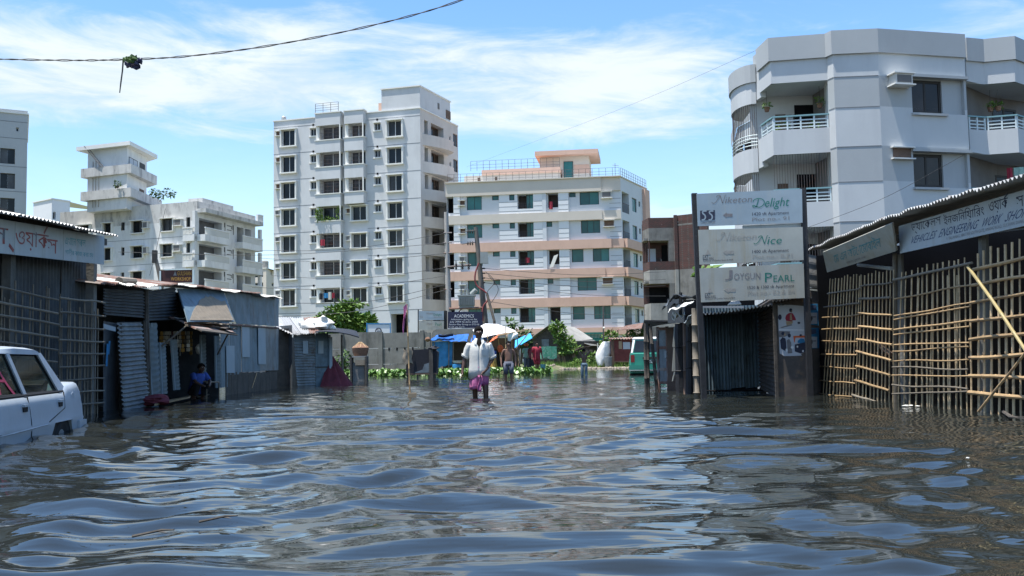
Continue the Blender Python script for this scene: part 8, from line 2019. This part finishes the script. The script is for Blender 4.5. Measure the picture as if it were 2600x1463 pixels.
    for s_ in (0, 1):
        d0, d1 = (-.005, .06) if s_ == 0 else (W - .06, W + .005)
        b.hexa([fr.w(u, d, G + z) for u in (A1 + .04, 4.1) for d in (d0, d1) for z in (.33, .53)])
    b.obj('rear_bumper', 'car_white', root, True)
    for s_ in (0, 1):
        b = MB(); b.fbox(fr, A0 + .012, A1 - .012, .05 if s_ == 0 else W - .6, .6 if s_ == 0 else W - .05, G + .1, G + .575); b.obj('wheel_arch_shade', 'rubber', root)  # dark box added: shade inside the arch put into its colour
    for uc, s_ in (((A0 + A1) / 2, 0), ((A0 + A1) / 2, 1), (.78, 0), (.78, 1)):
        wh = MB(); d0 = .025 if s_ == 0 else W - .025; k = 1 if s_ == 0 else -1
        n = 24; rr = lambda r, d: [fr.w(uc + r * math.cos(2 * math.pi * i / n), d0 + d * k, G + .285 + r * math.sin(2 * math.pi * i / n)) for i in range(n)]
        wh.loft([rr(.19, 0.02), rr(.25, 0), rr(.285, .03), rr(.285, .14), rr(.25, .16)]); o = wh.obj('wheel', 'rubber', root, True)
        rm = MB(); rm.loft([rr(.185, .015), rr(.15, .03), rr(.05, .02)]); rm.obj('rim', 'zinc', o)
    b = MB(); q = [fr.w(2.96, .28, G + 1.29), fr.w(2.96, W - .28, G + 1.29), fr.w(3.42, W - .17, G + .94), fr.w(3.42, .17, G + .94)]; b.slab(q, -.006); b.obj('rear_screen', 'car_glass', root)
    b = MB(); q = [fr.w(1.16, .28, G + 1.30), fr.w(.68, .17, G + .88), fr.w(.68, W - .17, G + .88), fr.w(1.16, W - .28, G + 1.30)]; b.slab(q, -.006); b.obj('windscreen', 'car_glass', root)
    for u0, dz in ((1.35, 0), (2.45, -.02)):
        for d0 in (.2, .85):
            b = MB(); b.prism([fr.w(u0, d0, G + .55), fr.w(u0 + .5, d0, G + .52), fr.w(u0 + .72, d0, G + 1.02 + dz), fr.w(u0 + .58, d0, G + 1.04 + dz)], fr.n * .52); b.obj('seat', 'seat_brown', root)
    b = MB(); b.box(fr.w(3.2, .5, G + .93), (.35, .3, .1)); b.obj('parcel_shelf', 'inside_dark', root)
    b = MB(); b.fbox(fr, 4.10, 4.13, .25, .55, G + .62, G + .78); b.fbox(fr, 4.10, 4.13, W - .55, W - .25, G + .62, G + .78); b.obj('tail_lamp', 'lamp_red', root)
M['paint_red'] = mat('paint_red', (0.55, 0.05, 0.10), 0.7, 0.2, 8)
white_car()

# ================================================================== GREEN VAN
def green_van():
    fr = Frame((4.86, 41.6), (6.52, 41.42)); W = fr.L; G = -.25
    root = thing('parked_van', 'green estate van with white roof edge seen from behind in the flood', 'van', fr.w(W / 2, 2, G))
    def ring(d, ins, z0, z1, zi=0): return [fr.w(u, d, z) for u, z in ((ins, z0), (ins - .02, (z0 + z1) / 2), (ins + .03, z1), (W - ins - .03, z1), (W - ins + .02, (z0 + z1) / 2), (W - ins, z0))]
    b = MB(); b.loft([r[::-1] for r in (ring(.0, .05, .1, .88), ring(.05, .0, .06, .92), ring(2.9, 0, .06, .92), ring(3.0, 0, .06, .86), ring(4.1, .04, .06, .74), ring(4.2, .12, .1, .6))]); b.obj('body', 'car_green', root)
    b = MB(); b.loft([[fr.w(u, d, z) for u, d, z in ((i, a, z_), (W - i, a, z_), (W - i, c, z_), (i, c, z_))] for i, a, c, z_ in ((.05, .04, 2.95, .921), (.15, .26, 2.35, 1.49), (.19, .32, 2.25, 1.54))]); b.obj('cabin', 'car_green', root)
    b = MB(); b.loft([[fr.w(u, d, z) for u, d, z in ((i, a, z_), (W - i, a, z_), (W - i, c, z_), (i, c, z_))] for i, a, c, z_ in ((.135, .24, 2.4, 1.47), (.13, .22, 2.42, 1.51), (.2, .34, 2.25, 1.575))]); b.obj('roof', 'tarp_white', root)
    b = MB(); q = lambda u, f: fr.w(u + (.05 + .10 * f) * (1 if u < W / 2 else -1), .035 + .215 * f - .012, .925 + .56 * f)
    b.slab([q(.1, .06), q(W - .1, .06), q(W - .12, .9), q(.12, .9)], -.01); b.obj('rear_window', 'glass_dark', root)
    b = MB(); b.slab([q(0.0, .0), q(.07, .0), q(.09, .97), q(0.0, .97)], -.02); b.slab([q(W - .07, .0), q(W, .0), q(W, .97), q(W - .09, .97)], -.02); b.obj('pillar_trim', 'tarp_white', root)
    for u0 in (0, 1):
        for d0, d1 in ((.5, 1.3), (1.4, 2.2)):
            s_ = 1 if u0 == 0 else -1; e = 0 if u0 == 0 else W
            b = MB(); b.slab([fr.w(e + s_ * .055, d, z) if z < 1 else fr.w(e + s_ * .125, d, z) for d, z in ((d1, .97), (d0, .97), (d0 + .08, 1.42), (d1 - .05, 1.42))][::s_], .01); b.obj('side_window', 'glass_dark', root)
    b = MB(); b.fbox(fr, -.04, W + .04, -.16, .1, .22, .42); b.obj('bumper', 'car_green', root)
    b = MB(); b.fbox(fr, -.045, W + .045, -.17, .1, .18, .215); b.obj('bumper_trim', 'chrome', root)
    for u in (.03, W - .20): b = MB(); b.fbox(fr, u, u + .16, -.015, .05, .53, .83); b.obj('tail_lamp', 'lamp_red', root)
    b = MB(); b.fbox(fr, W / 2 - .3, W / 2 + .3, -.02, .02, .66, .74); b.obj('handle_bar', 'rubber', root)
    b = MB(); b.fbox(fr, W / 2 - .26, W / 2 + .26, -.03, .02, .46, .62); pl = b.obj('number_plate', 'zinc_dark', root)
    b = MB(); text(b, 'ঢাকা ১১', W / 2 - .2, W / 2 + .2, .55, .605, lambda x, y: fr.w(x, -.034, y)); text(b, '৪২৭১', W / 2 - .18, W / 2 + .18, .475, .54, lambda x, y: fr.w(x, -.034, y)); b.obj('lettering', 'ink_white', pl)
    b = MB(); b.fbox(fr, .05, W - .05, .2, 3.9, -.2, .07); b.obj('underbody', 'rubber', root)
    for u in (.02, W - .24):
        for d in (.75, 3.4):
            b = MB(); c = fr.w(u, d, G + .02); b.loft([[c + fr.e * x + fr.n * (.33 * math.cos(2 * math.pi * i / 16)) + Vector((0, 0, .33 * math.sin(2 * math.pi * i / 16))) for i in range(16)] for x in (0, .22)]); b.obj('wheel', 'rubber', root)
green_van()

# ================================================================== PEOPLE
STAND = {'pelvis': (0, 0, .92), 'belly': (0, -.01, 1.08), 'chest': (0, 0, 1.27), 'neck': (0, .005, 1.45), 'chin': (0, -.03, 1.535), 'head': (0, -.015, 1.61), 'crown': (0, .0, 1.675),
         'shL': (.165, .0, 1.40), 'elL': (.235, .03, 1.12), 'wrL': (.255, -.03, .88), 'haL': (.25, -.05, .80), 'shR': (-.165, 0, 1.40), 'elR': (-.235, .03, 1.12), 'wrR': (-.255, -.03, .88), 'haR': (-.25, -.05, .80),
         'hipL': (.09, 0, .88), 'knL': (.10, -.02, .49), 'anL': (.10, .02, .09), 'toL': (.11, -.14, .03), 'hipR': (-.09, 0, .88), 'knR': (-.10, -.02, .49), 'anR': (-.10, .02, .09), 'toR': (-.11, -.14, .03)}
RADII = {'pelvis': .125, 'belly': .115, 'chest': .135, 'neck': .052, 'chin': .062, 'head': .088, 'crown': .062, 'sh': .062, 'el': .042, 'wr': .028, 'ha': .034, 'hip': .085, 'kn': .058, 'an': .038, 'to': .032}
BONES = [('pelvis', 'belly'), ('belly', 'chest'), ('chest', 'neck'), ('neck', 'chin'), ('chin', 'head'), ('head', 'crown')] + [(a + s, b + s) if a not in ('chest', 'pelvis') else (a, b + s) for s in 'LR' for a, b in (('chest', 'sh'), ('sh', 'el'), ('el', 'wr'), ('wr', 'ha'), ('pelvis', 'hip'), ('hip', 'kn'), ('kn', 'an'), ('an', 'to'))]
def skin_mesh(name, verts, edges, radii, mt, sub=2, root=0, post=None):
    me = bpy.data.meshes.new('tmp'); me.from_pydata([tuple(v) for v in verts], edges, []); me.update()
    o = bpy.data.objects.new('tmp', me); COL.objects.link(o)
    md = o.modifiers.new('skin', 'SKIN'); md.use_smooth_shade = True; md.branch_smoothing = .6
    if not me.skin_vertices:
        raise RuntimeError('no skin layer')
    for i, r in enumerate(radii): me.skin_vertices[0].data[i].radius = (r, r) if not isinstance(r, tuple) else r; me.skin_vertices[0].data[i].use_root = False
    for r_ in (root if isinstance(root, (list, tuple)) else [root]): me.skin_vertices[0].data[r_].use_root = True
    ss = o.modifiers.new('sub', 'SUBSURF'); ss.levels = sub; ss.render_levels = sub
    dg = bpy.context.evaluated_depsgraph_get(); dg.update()
    out = bpy.data.meshes.new_from_object(o.evaluated_get(dg)); out.name = name
    bpy.data.objects.remove(o); bpy.data.meshes.remove(me)
    out.materials.clear(); out.materials.append(M[mt])
    if post:
        for v in out.vertices: v.co = post(v.co)
    out.polygons.foreach_set('use_smooth', [True] * len(out.polygons)); out.update(); return out
def person(label, loc, face, h, pose, skin='skin', fingers=False, extra_r=None, group=None, thin=1.0):
    root = thing('person', label, 'person', loc, group); root.rotation_euler.z = face
    J = dict(STAND); J.update(pose); s = h / 1.7
    names = list(J); idx = {n: i for i, n in enumerate(names)}
    V = [Vector(J[n]) * s for n in names]
    R_ = [RADII.get(n, RADII.get(n[:-1], .05)) * s * thin for n in names]
    if extra_r:
        for k, v in extra_r.items(): R_[idx[k]] = v * s
    E_ = [(idx[a], idx[b]) for a, b in BONES]; roots = [idx['pelvis']]
    # nose and ears grow out of the head
    hd = Vector(J['head']); fw = (Vector(J['chin']) - hd); fwd = Vector((0, fw.y - .001, 0)).normalized() if abs(fw.y) > .004 else Vector((0, -1, 0))
    def addv(p, r, to):
        V.append(Vector(p) * s); R_.append(r * s); E_.append((to, len(V) - 1)); return len(V) - 1
    sdv = fwd.cross(Vector((0, 0, 1)))
    addv(hd + fwd * .105 + Vector((0, 0, -.022)), .014, idx['head'])
    for k in (-1, 1): addv(hd + sdv * .092 * k - Vector((0, 0, .012)) - fwd * .01, .016, idx['head'])
    if fingers:
        for sfx, sg in (('L', 1), ('R', -1)):
            w_, ha = Vector(J['wr' + sfx]), Vector(J['ha' + sfx]); d = (ha - w_).normalized(); side = Vector((0, -1, 0)) if abs(d.y) < .8 else Vector((sg, 0, 0)); nrm = d.cross(side).normalized()
            for q, (off, ln) in enumerate(((-.028, .062), (-.009, .072), (.010, .068), (.027, .052))):
                a = ha + side * off; k0 = len(V)
                for t_, bend in ((0, 0), (.5, .008), (1, .026)): V.append((a + d * (.015 + ln * t_) + nrm * bend * -sg) * s); R_.append(.0095 * s)
                E_ += [(k0, k0 + 1), (k0 + 1, k0 + 2)]; roots.append(k0)
            k0 = len(V); a = w_.lerp(ha, .6)
            for t_ in (0, .5, 1): V.append((a + side * (-.025 - .03 * t_) * -1 + d * .055 * t_) * s); R_.append(.0105 * s)
            E_ += [(k0, k0 + 1), (k0 + 1, k0 + 2)]; roots.append(k0)
    def post(c):
        z = c.z / s; ct = Vector(J['chest']) * s; pv = Vector(J['pelvis']) * s
        ax = ct - pv; t = (c - pv).dot(ax) / ax.length_squared
        if -.25 < t < 1.35:
            m_ = pv + ax * t; dx, dy = c.x - m_.x, c.y - m_.y
            if abs(dx) < .17 * s and abs(dy) < .2 * s: c = Vector((m_.x + dx * 1.12, m_.y + dy * .76, c.z))
        return c
    child(skin_mesh('body', V, E_, R_, skin, 2, roots, post), 'body', root)
    # hair cap and eyes
    b = MB(); hc = (hd + Vector((0, 0, .018)) - fwd * .014) * s
    rings = []
    for j in range(7):
        th = (math.pi * .60) * (1 - j / 6)
        ring = []
        for k in range(16):
            a = 2 * math.pi * k / 16; dirv = Vector((math.cos(a), math.sin(a), 0)); cut = max(0, dirv.dot(fwd)); tt = th * (1 - .42 * cut * cut)
            r = .101 * s * (1 + .05 * mnoise.noise(Vector((k * .8, j * .8, h))))
            ring.append(hc + Vector((dirv.x * math.sin(tt) * r * .93, dirv.y * math.sin(tt) * r * 1.06, math.cos(tt) * r)))
        rings.append(ring)
    b.loft(rings, 0, False); me = b.mesh('hair', 'hair', True); child(me, 'hair', root)
    for k in (-1, 1):
        b = MB(); b.blob((hd + fwd * .079 + sdv * .031 * k + Vector((0, 0, .008))) * s, .011 * s, .008 * s, .006 * s, 0, 0, 0, 8, 5); child(b.mesh('eye', 'eye_white', True), 'eye', root)
    return root, s
def garment(root, s, name, rings, mt, folds=.012, seed=0, n=22, th=.006, label=None):
    """cloth around the body: rings of (centre, rx, ry)"""
    out = []
    for j, (c, rx, ry) in enumerate(rings):
        ring = []
        for k in range(n):
            a = 2 * math.pi * k / n; f = 1 + folds / rx * (mnoise.noise(Vector((math.cos(a) * 2.3 + seed, math.sin(a) * 2.3, j * .55))) * 1.4)
            ring.append((Vector(c) + Vector((rx * math.cos(a) * f, ry * math.sin(a) * f, 0))) * s)
        out.append(ring)
    b = MB(); b.loft(out, 0, False)
    o = child(b.mesh(name, mt, True), name, root); sm = o.modifiers.new('thick', 'SOLIDIFY'); sm.thickness = th; sm.offset = 0
    if label: o['label'] = label
    return o
def tubes(root, s, name, chains, mt, n=12):
    b = MB()
    for pts, rs in chains: b.tube([Vector(p) * s for p in pts], [r * s for r in rs], n, 0, False)
    o = child(b.mesh(name, mt, True), name, root); sm = o.modifiers.new('thick', 'SOLIDIFY'); sm.thickness = .006; sm.offset = 0; return o

# the man wading towards the camera
p = PZ(1218, 1010); g = -.37
root, s = person('man wading towards the camera in an open white shirt and a hitched pink lungi', (p.x, p.y, g), .06, 1.71,
    {'elR': (-.27, .05, 1.13), 'wrR': (-.315, -.02, .90), 'haR': (-.325, -.05, .81), 'elL': (.265, .03, 1.10), 'wrL': (.10, -.17, .885), 'haL': (.035, -.185, .815), 'knR': (-.085, .03, .49), 'anR': (-.07, .16, .13), 'toR': (-.08, .05, .03), 'knL': (.115, -.08, .50), 'anL': (.12, -.08, .09), 'toL': (.13, -.24, .03), 'shL': (.175, 0, 1.395), 'shR': (-.175, 0, 1.395)}, 'skin', True)
def shirt(root, s):
    # open at the throat: front edges part above the chest
    n = 30; R = []
    prof = [(.80, .205, .155, -.01), (.90, .20, .15, -.01), (1.0, .19, .145, -.005), (1.12, .19, .145, 0), (1.24, .197, .148, 0), (1.33, .188, .130, 0), (1.385, .182, .110, .005), (1.425, .13, .082, .01), (1.455, .085, .07, .01), (1.475, .072, .066, .01)]
    for j, (z, rx, ry, cy) in enumerate(prof):
        ring = []
        for k in range(n + 1):
            gap = .0 if z < 1.31 else (z - 1.31) * 3.4
            a = -math.pi / 2 + gap + (2 * math.pi - 2 * gap) * k / n
            fo = .014 * mnoise.noise(Vector((math.cos(a) * 3.2, math.sin(a) * 3.2, z * 5))) + .008 * math.sin(a * 6 + z * 14) * max(0, 1.25 - z)
            zz = z - (.05 * math.cos(a * 1.0 + 2.2) if j == 0 else 0) + (.03 * math.sin(a * 3) if j == 0 else 0)
            ring.append(Vector((rx * math.cos(a) * (1 + fo / rx), cy + ry * math.sin(a) * (1 + fo / ry), zz)) * s)
        R.append(ring)
    b = MB(); b.loft(R, 0, False, closed=False)
    o = child(b.mesh('shirt', 'cloth_white', True), 'shirt', root); sm = o.modifiers.new('thick', 'SOLIDIFY'); sm.thickness = .006; sm.offset = 0
    for sg, el in ((1, (.265, .03, 1.10)), (-1, (-.27, .05, 1.13))):
        a = Vector((.12 * sg, 0, 1.37)); e = Vector(el); pts = [a, Vector((.178 * sg, .0, 1.352)), a.lerp(e, .45) + Vector((.02 * sg, 0, .02)), a.lerp(e, .75), e.lerp(a, .05), e.lerp(a, .02)]
        b = MB(); rr = [.055, .076, .078, .076, .078, .068]
        rings = []
        for i, q in enumerate(pts):
            d = (pts[min(i + 1, 5)] - pts[max(i - 1, 0)]).normalized(); x = d.cross(Vector((0, 1, 0))).normalized(); y = d.cross(x)
            rings.append([(q + (x * math.cos(t) + y * math.sin(t)) * rr[i] * (1 + .12 * mnoise.noise(Vector((math.cos(t) * 2, i * .9, math.sin(t) * 2 + sg))))) * s for t in [2 * math.pi * k / 14 for k in range(14)]])
        b.loft(rings, 0, False); q = child(b.mesh('sleeve', 'cloth_white', True), 'sleeve', o); sm = q.modifiers.new('thick', 'SOLIDIFY'); sm.thickness = .006
        cb = MB(); c0, c1 = e.lerp(a, .02), e.lerp(a, .13); cb.tube([c0 * s, c1 * s], [.080 * s, .092 * s], 14); child(cb.mesh('rolled_cuff', 'cloth_white', True), 'rolled_cuff', o)
        kb = MB(); kb.add([Vector(v) * s for v in ((.03 * sg, -.075, 1.485), (.075 * sg, -.02, 1.50), (.10 * sg, -.115, 1.41), (.055 * sg, -.135, 1.36))], [(0, 1, 2, 3)]); q = child(kb.mesh('collar', 'cloth_white'), 'collar', o); sm = q.modifiers.new('thick', 'SOLIDIFY'); sm.thickness = .008
    pk = MB(); pk.add([Vector(v) * s for v in ((.04, -.158, 1.16), (.145, -.125, 1.16), (.145, -.130, 1.275), (.04, -.162, 1.275))], [(0, 1, 2, 3)]); q = child(pk.mesh('pocket', 'cloth_white'), 'pocket', o); sm = q.modifiers.new('thick', 'SOLIDIFY'); sm.thickness = .006
    return o
shirt(root, s)
# lungi folded up above the knees
n = 30; R = []
for j, z in enumerate((.95, .88, .81, .74, .67, .61, .55)):
    ring = []
    for k in range(n):
        a = 2 * math.pi * k / n; x, y = math.cos(a), math.sin(a); f = j / 6
        rx = .16 + .012 * f; ry = .135 + .01 * f
        hem = (.075 * (x > 0) * x - .03 * (x < 0) * -x) * f + .05 * f * math.exp(-((x - .12) / .25) ** 2) * (y < 0)
        fo = .02 * mnoise.noise(Vector((x * 3, y * 3, z * 4))) + .012 * math.sin(a * 7 + z * 9) * f
        pinch = 1 - .30 * f * math.exp(-((x - .1) / .3) ** 2) * (y < 0)
        ring.append(Vector((rx * x * (1 + fo / rx), -.015 + ry * y * pinch * (1 + fo / ry), z + hem)) * s)
    R.append(ring)
b = MB(); b.loft(R, 0, False); o = child(b.mesh('lungi', 'cloth_pink', True), 'lungi', root); sm = o.modifiers.new('thick', 'SOLIDIFY'); sm.thickness = .008; sm.offset = 0
b = MB(); b.grid(lambda i, j: Vector((-.03 + .07 * i + .02 * math.sin(j * 6), -.175 - .02 * math.sin(i * 5 + j * 4), .79 - .30 * j)) * s, 6, 8); o = child(b.mesh('cloth_fold', 'cloth_pink', True), 'cloth_fold', root); sm = o.modifiers.new('thick', 'SOLIDIFY'); sm.thickness = .01

def trousers(root, s, J, mt, z_top, zl, wide=.085, name='shorts'):
    hl, hr, kl, kr = [Vector(J.get(k, STAND[k])) for k in ('hipL', 'hipR', 'knL', 'knR')]
    al, ar = Vector(J.get('anL', STAND['anL'])), Vector(J.get('anR', STAND['anR']))
    o = garment(root, s, name, [((0, 0, z_top), .155, .115), ((0, 0, .88), .165, .125), ((0, 0, .80), .17, .12)], mt, .01, 3)
    for hp, kn, an in ((hl, kl, al), (hr, kr, ar)):
        ch = [(hp + Vector((0, 0, .03))), hp.lerp(kn, .45), hp.lerp(kn, .95)]; rr = [wide * 1.12, wide * 1.08, wide]
        if zl < .4: ch += [kn.lerp(an, .5), kn.lerp(an, .85)]; rr += [wide * .86, wide * .8]
        elif zl > .5: ch[-1] = hp.lerp(kn, .8)
        b = MB(); b.tube([Vector(p) * s for p in ch], [r * s for r in rr], 12, 0, False); q = child(b.mesh('trouser_leg', mt, True), 'trouser_leg', o); sm = q.modifiers.new('thick', 'SOLIDIFY'); sm.thickness = .008
    return o
def tee(root, s, J, mt, name='shirt', z0=.86, sl=.8):
    o = garment(root, s, name, [((0, 0, z0), .175, .125), ((0, 0, 1.0), .165, .12), ((0, 0, 1.15), .172, .125), ((0, 0, 1.28), .185, .13), ((0, 0, 1.37), .18, .115), ((0, 0, 1.43), .11, .085), ((0, .005, 1.465), .07, .068)], mt, .014, 7)
    for sg, sfx in ((1, 'L'), (-1, 'R')):
        sh, el = Vector(J.get('sh' + sfx, STAND['sh' + sfx])), Vector(J.get('el' + sfx, STAND['el' + sfx]))
        b = MB(); b.tube([(sh * .75 + Vector((0, 0, .35))) * s if False else (sh + Vector((-.05 * sg, 0, .01))) * s, sh * s, sh.lerp(el, sl) * s], [.075 * s, .085 * s, .072 * s], 12, 0, False); q = child(b.mesh('sleeve', mt, True), 'sleeve', o); sm = q.modifiers.new('thick', 'SOLIDIFY'); sm.thickness = .006
    return o
# shirtless man
p = PZ(1292, 966)
J = {'elR': (-.265, .05, 1.13), 'wrR': (-.27, -.04, .90), 'haR': (-.26, -.06, .82), 'elL': (.26, .05, 1.13), 'wrL': (.265, .0, .88), 'haL': (.25, -.02, .80), 'knL': (.10, -.07, .50), 'anL': (.10, -.02, .09), 'knR': (-.10, .02, .49), 'anR': (-.10, .1, .1)}
root, s = person('bare-chested man in grey shorts wading behind the man in white', (p.x, p.y, -.27), .1, 1.63, J, 'skin_lit', True, {'belly': .125})
trousers(root, s, J, 'cloth_grey', .97, .45, .09)
# man in red with a bucket
p = PZ(1364, 949)
J = {'elL': (.25, .05, 1.13), 'wrL': (.29, -.02, .9), 'haL': (.30, -.03, .82), 'knR': (-.06, -.06, .5), 'anR': (-.02, .06, .1), 'knL': (.06, .0, .49), 'anL': (.05, .1, .1)}
root, s = person('person in a loose red shirt carrying a blue bucket through shallow water', (p.x, p.y, -.10), .2, 1.70, J, 'skin_lit', False)
tee(root, s, J, 'cloth_red', 'shirt', .80); trousers(root, s, J, 'cloth_red', .95, .6, .085)
b = MB(); b.grid(lambda i, j: Vector((-.19 + .10 * i, -.15 + .05 * math.sin(i * 4) + .10 * (j < .5) * 0, 1.46 - .75 * j)) * s, 5, 6); o = child(b.mesh('shoulder_cloth', 'cloth_red', True), 'shoulder_cloth', root); o.modifiers.new('thick', 'SOLIDIFY').thickness = .01
bp = Vector((p.x, p.y, -.10)) + Matrix.Rotation(.2, 3, 'Z') @ (Vector((.30, -.03, .80)) * s)
t = thing('bucket', 'blue bucket hanging from the hand of the person in red', 'bucket', bp - Vector((0, 0, .6)))
b = MB(); b.lathe(bp - Vector((0, 0, .56)), [(.10, 0), (.15, .32), (.16, .33)], 14, 0); b.obj('pail', 'bucket_blue', t, True)
b = MB(); b.tube([bp + Vector((.15 * math.cos(a), 0, -.23 + .23 * math.sin(a))) for a in [math.pi * i / 8 for i in range(9)]], .008, 4); b.obj('handle', 'iron', t)
# boy with arms up
p = PZ(1484, 957)
J = {'shL': (.17, 0, 1.42), 'elL': (.30, .02, 1.62), 'wrL': (.13, -.02, 1.74), 'haL': (.06, -.03, 1.75), 'shR': (-.17, 0, 1.42), 'elR': (-.32, .0, 1.55), 'wrR': (-.15, -.04, 1.72), 'haR': (-.07, -.04, 1.75), 'knL': (.11, .04, .49), 'anL': (.11, -.05, .1), 'knR': (-.09, -.02, .5), 'anR': (-.10, .03, .1)}
root, s = person('thin boy in jeans seen from behind with both arms raised over his head', (p.x, p.y, -.18), math.pi - .1, 1.27, J, 'skin', False, None, None, .92)
trousers(root, s, J, 'cloth_jean', .97, .3, .082, 'jeans')
b = MB(); c = Vector((p.x, p.y, -.18 + 1.78 * s)); b.grid(lambda i, j: c + Vector((-.36 + .60 * i, -.12 + .24 * j, .06 * math.sin(i * 2.2) - .10 * (1 - i) ** 2)), 8, 4, 0, .03); tag(b.obj('folded_mat', 'wood_brown'), 'dark folded mat held on the head of the boy in jeans', 'mat')
# people round the stalls
def by(lab, px, py, Y, h, face, pose, top, bottom, skin='skin'):
    q = P(px, py, Y); root, s = person(lab, (q.x, q.y, .0 if Y < 70 else .15), face, h, pose, skin)
    tee(root, s, pose, top); trousers(root, s, pose, bottom, .96, .3, .09, 'trousers'); return root, s, q
root, s, q = by('person in a pale green shirt with an orange head cloth among the stalls', 1337, 935, 58, 1.62, .5, {}, 'cloth_green', 'cloth_grey')
b = MB(); b.blob(Vector((0, .0, 1.66)) * s, .135, .135, .09, 0, 3, .3); child(b.mesh('head_cloth', 'tarp_orange', True), 'head_cloth', root)
by('person in maroon standing behind the one with the bucket', 1350, 935, 57, 1.58, -.6, {}, 'tarp_maroon', 'cloth_black')
by('person in a dark shirt standing at the back of the white tarpaulin stall', 1272, 935, 60.6, 1.6, .2, {}, 'cloth_black', 'cloth_black')
root, s, q = by('woman in a blue top and yellow wrap facing the stall posts', 1254, 935, 58.5, 1.5, .9, {}, 'cloth_blue', 'cloth_yellow')
garment(root, s, 'wrap', [((0, 0, .98), .17, .13), ((0, 0, .7), .2, .17), ((0, 0, .3), .23, .2), ((0, 0, .05), .24, .21)], 'cloth_yellow', .02, 5)
by('shopkeeper in dark clothes in the shade of the blue tarpaulin stall', 1196, 935, 59.2, 1.6, .1, {}, 'cloth_grey', 'cloth_black')
# crouching figure in the stall
SQ = {'pelvis': (0, .05, .22), 'belly': (0, .0, .38), 'chest': (0, -.10, .58), 'neck': (0, -.17, .74), 'chin': (0, -.24, .79), 'head': (0, -.235, .865), 'crown': (0, -.225, .925), 'shL': (.165, -.11, .69), 'elL': (.22, -.28, .52), 'wrL': (.10, -.42, .42), 'haL': (.05, -.47, .39), 'shR': (-.165, -.11, .69), 'elR': (-.22, -.28, .52), 'wrR': (-.10, -.42, .42), 'haR': (-.05, -.47, .39), 'hipL': (.10, .03, .22), 'hipR': (-.10, .03, .22), 'knL': (.15, -.30, .48), 'knR': (-.15, -.30, .48), 'anL': (.12, -.10, .09), 'anR': (-.12, -.10, .09), 'toL': (.13, -.26, .03), 'toR': (-.13, -.26, .03)}
q = hq(486, 990, .25); root, s = person('person in a blue shirt crouching in the dark opening of the stall', (q.x + .1, q.y, -.08), .9, 1.45, SQ, 'skin')
garment(root, s, 'shirt', [((0, .03, .20), .18, .15), ((0, .0, .36), .18, .15), ((0, -.07, .52), .195, .15), ((0, -.11, .65), .19, .13), ((0, -.14, .72), .11, .09)], 'cloth_blue', .014, 2)
b = MB()
for sg in (1, -1): b.tube([Vector(v) * s for v in ((.13 * sg, -.11, .69), (.175 * sg, -.12, .68), (.215 * sg, -.25, .54))], [.07 * s, .078 * s, .065 * s], 12, 0, False)
child(b.mesh('sleeve', 'cloth_blue', True), 'sleeve', root)
b = MB()
for sg in (1, -1): b.tube([Vector(v) * s for v in ((.10 * sg, .03, .22), (.14 * sg, -.2, .42), (.15 * sg, -.31, .47), (.125 * sg, -.14, .2))], [.1 * s, .092 * s, .085 * s, .07 * s], 12, 0, False)
child(b.mesh('trouser_leg', 'cloth_black', True), 'trouser_leg', root)
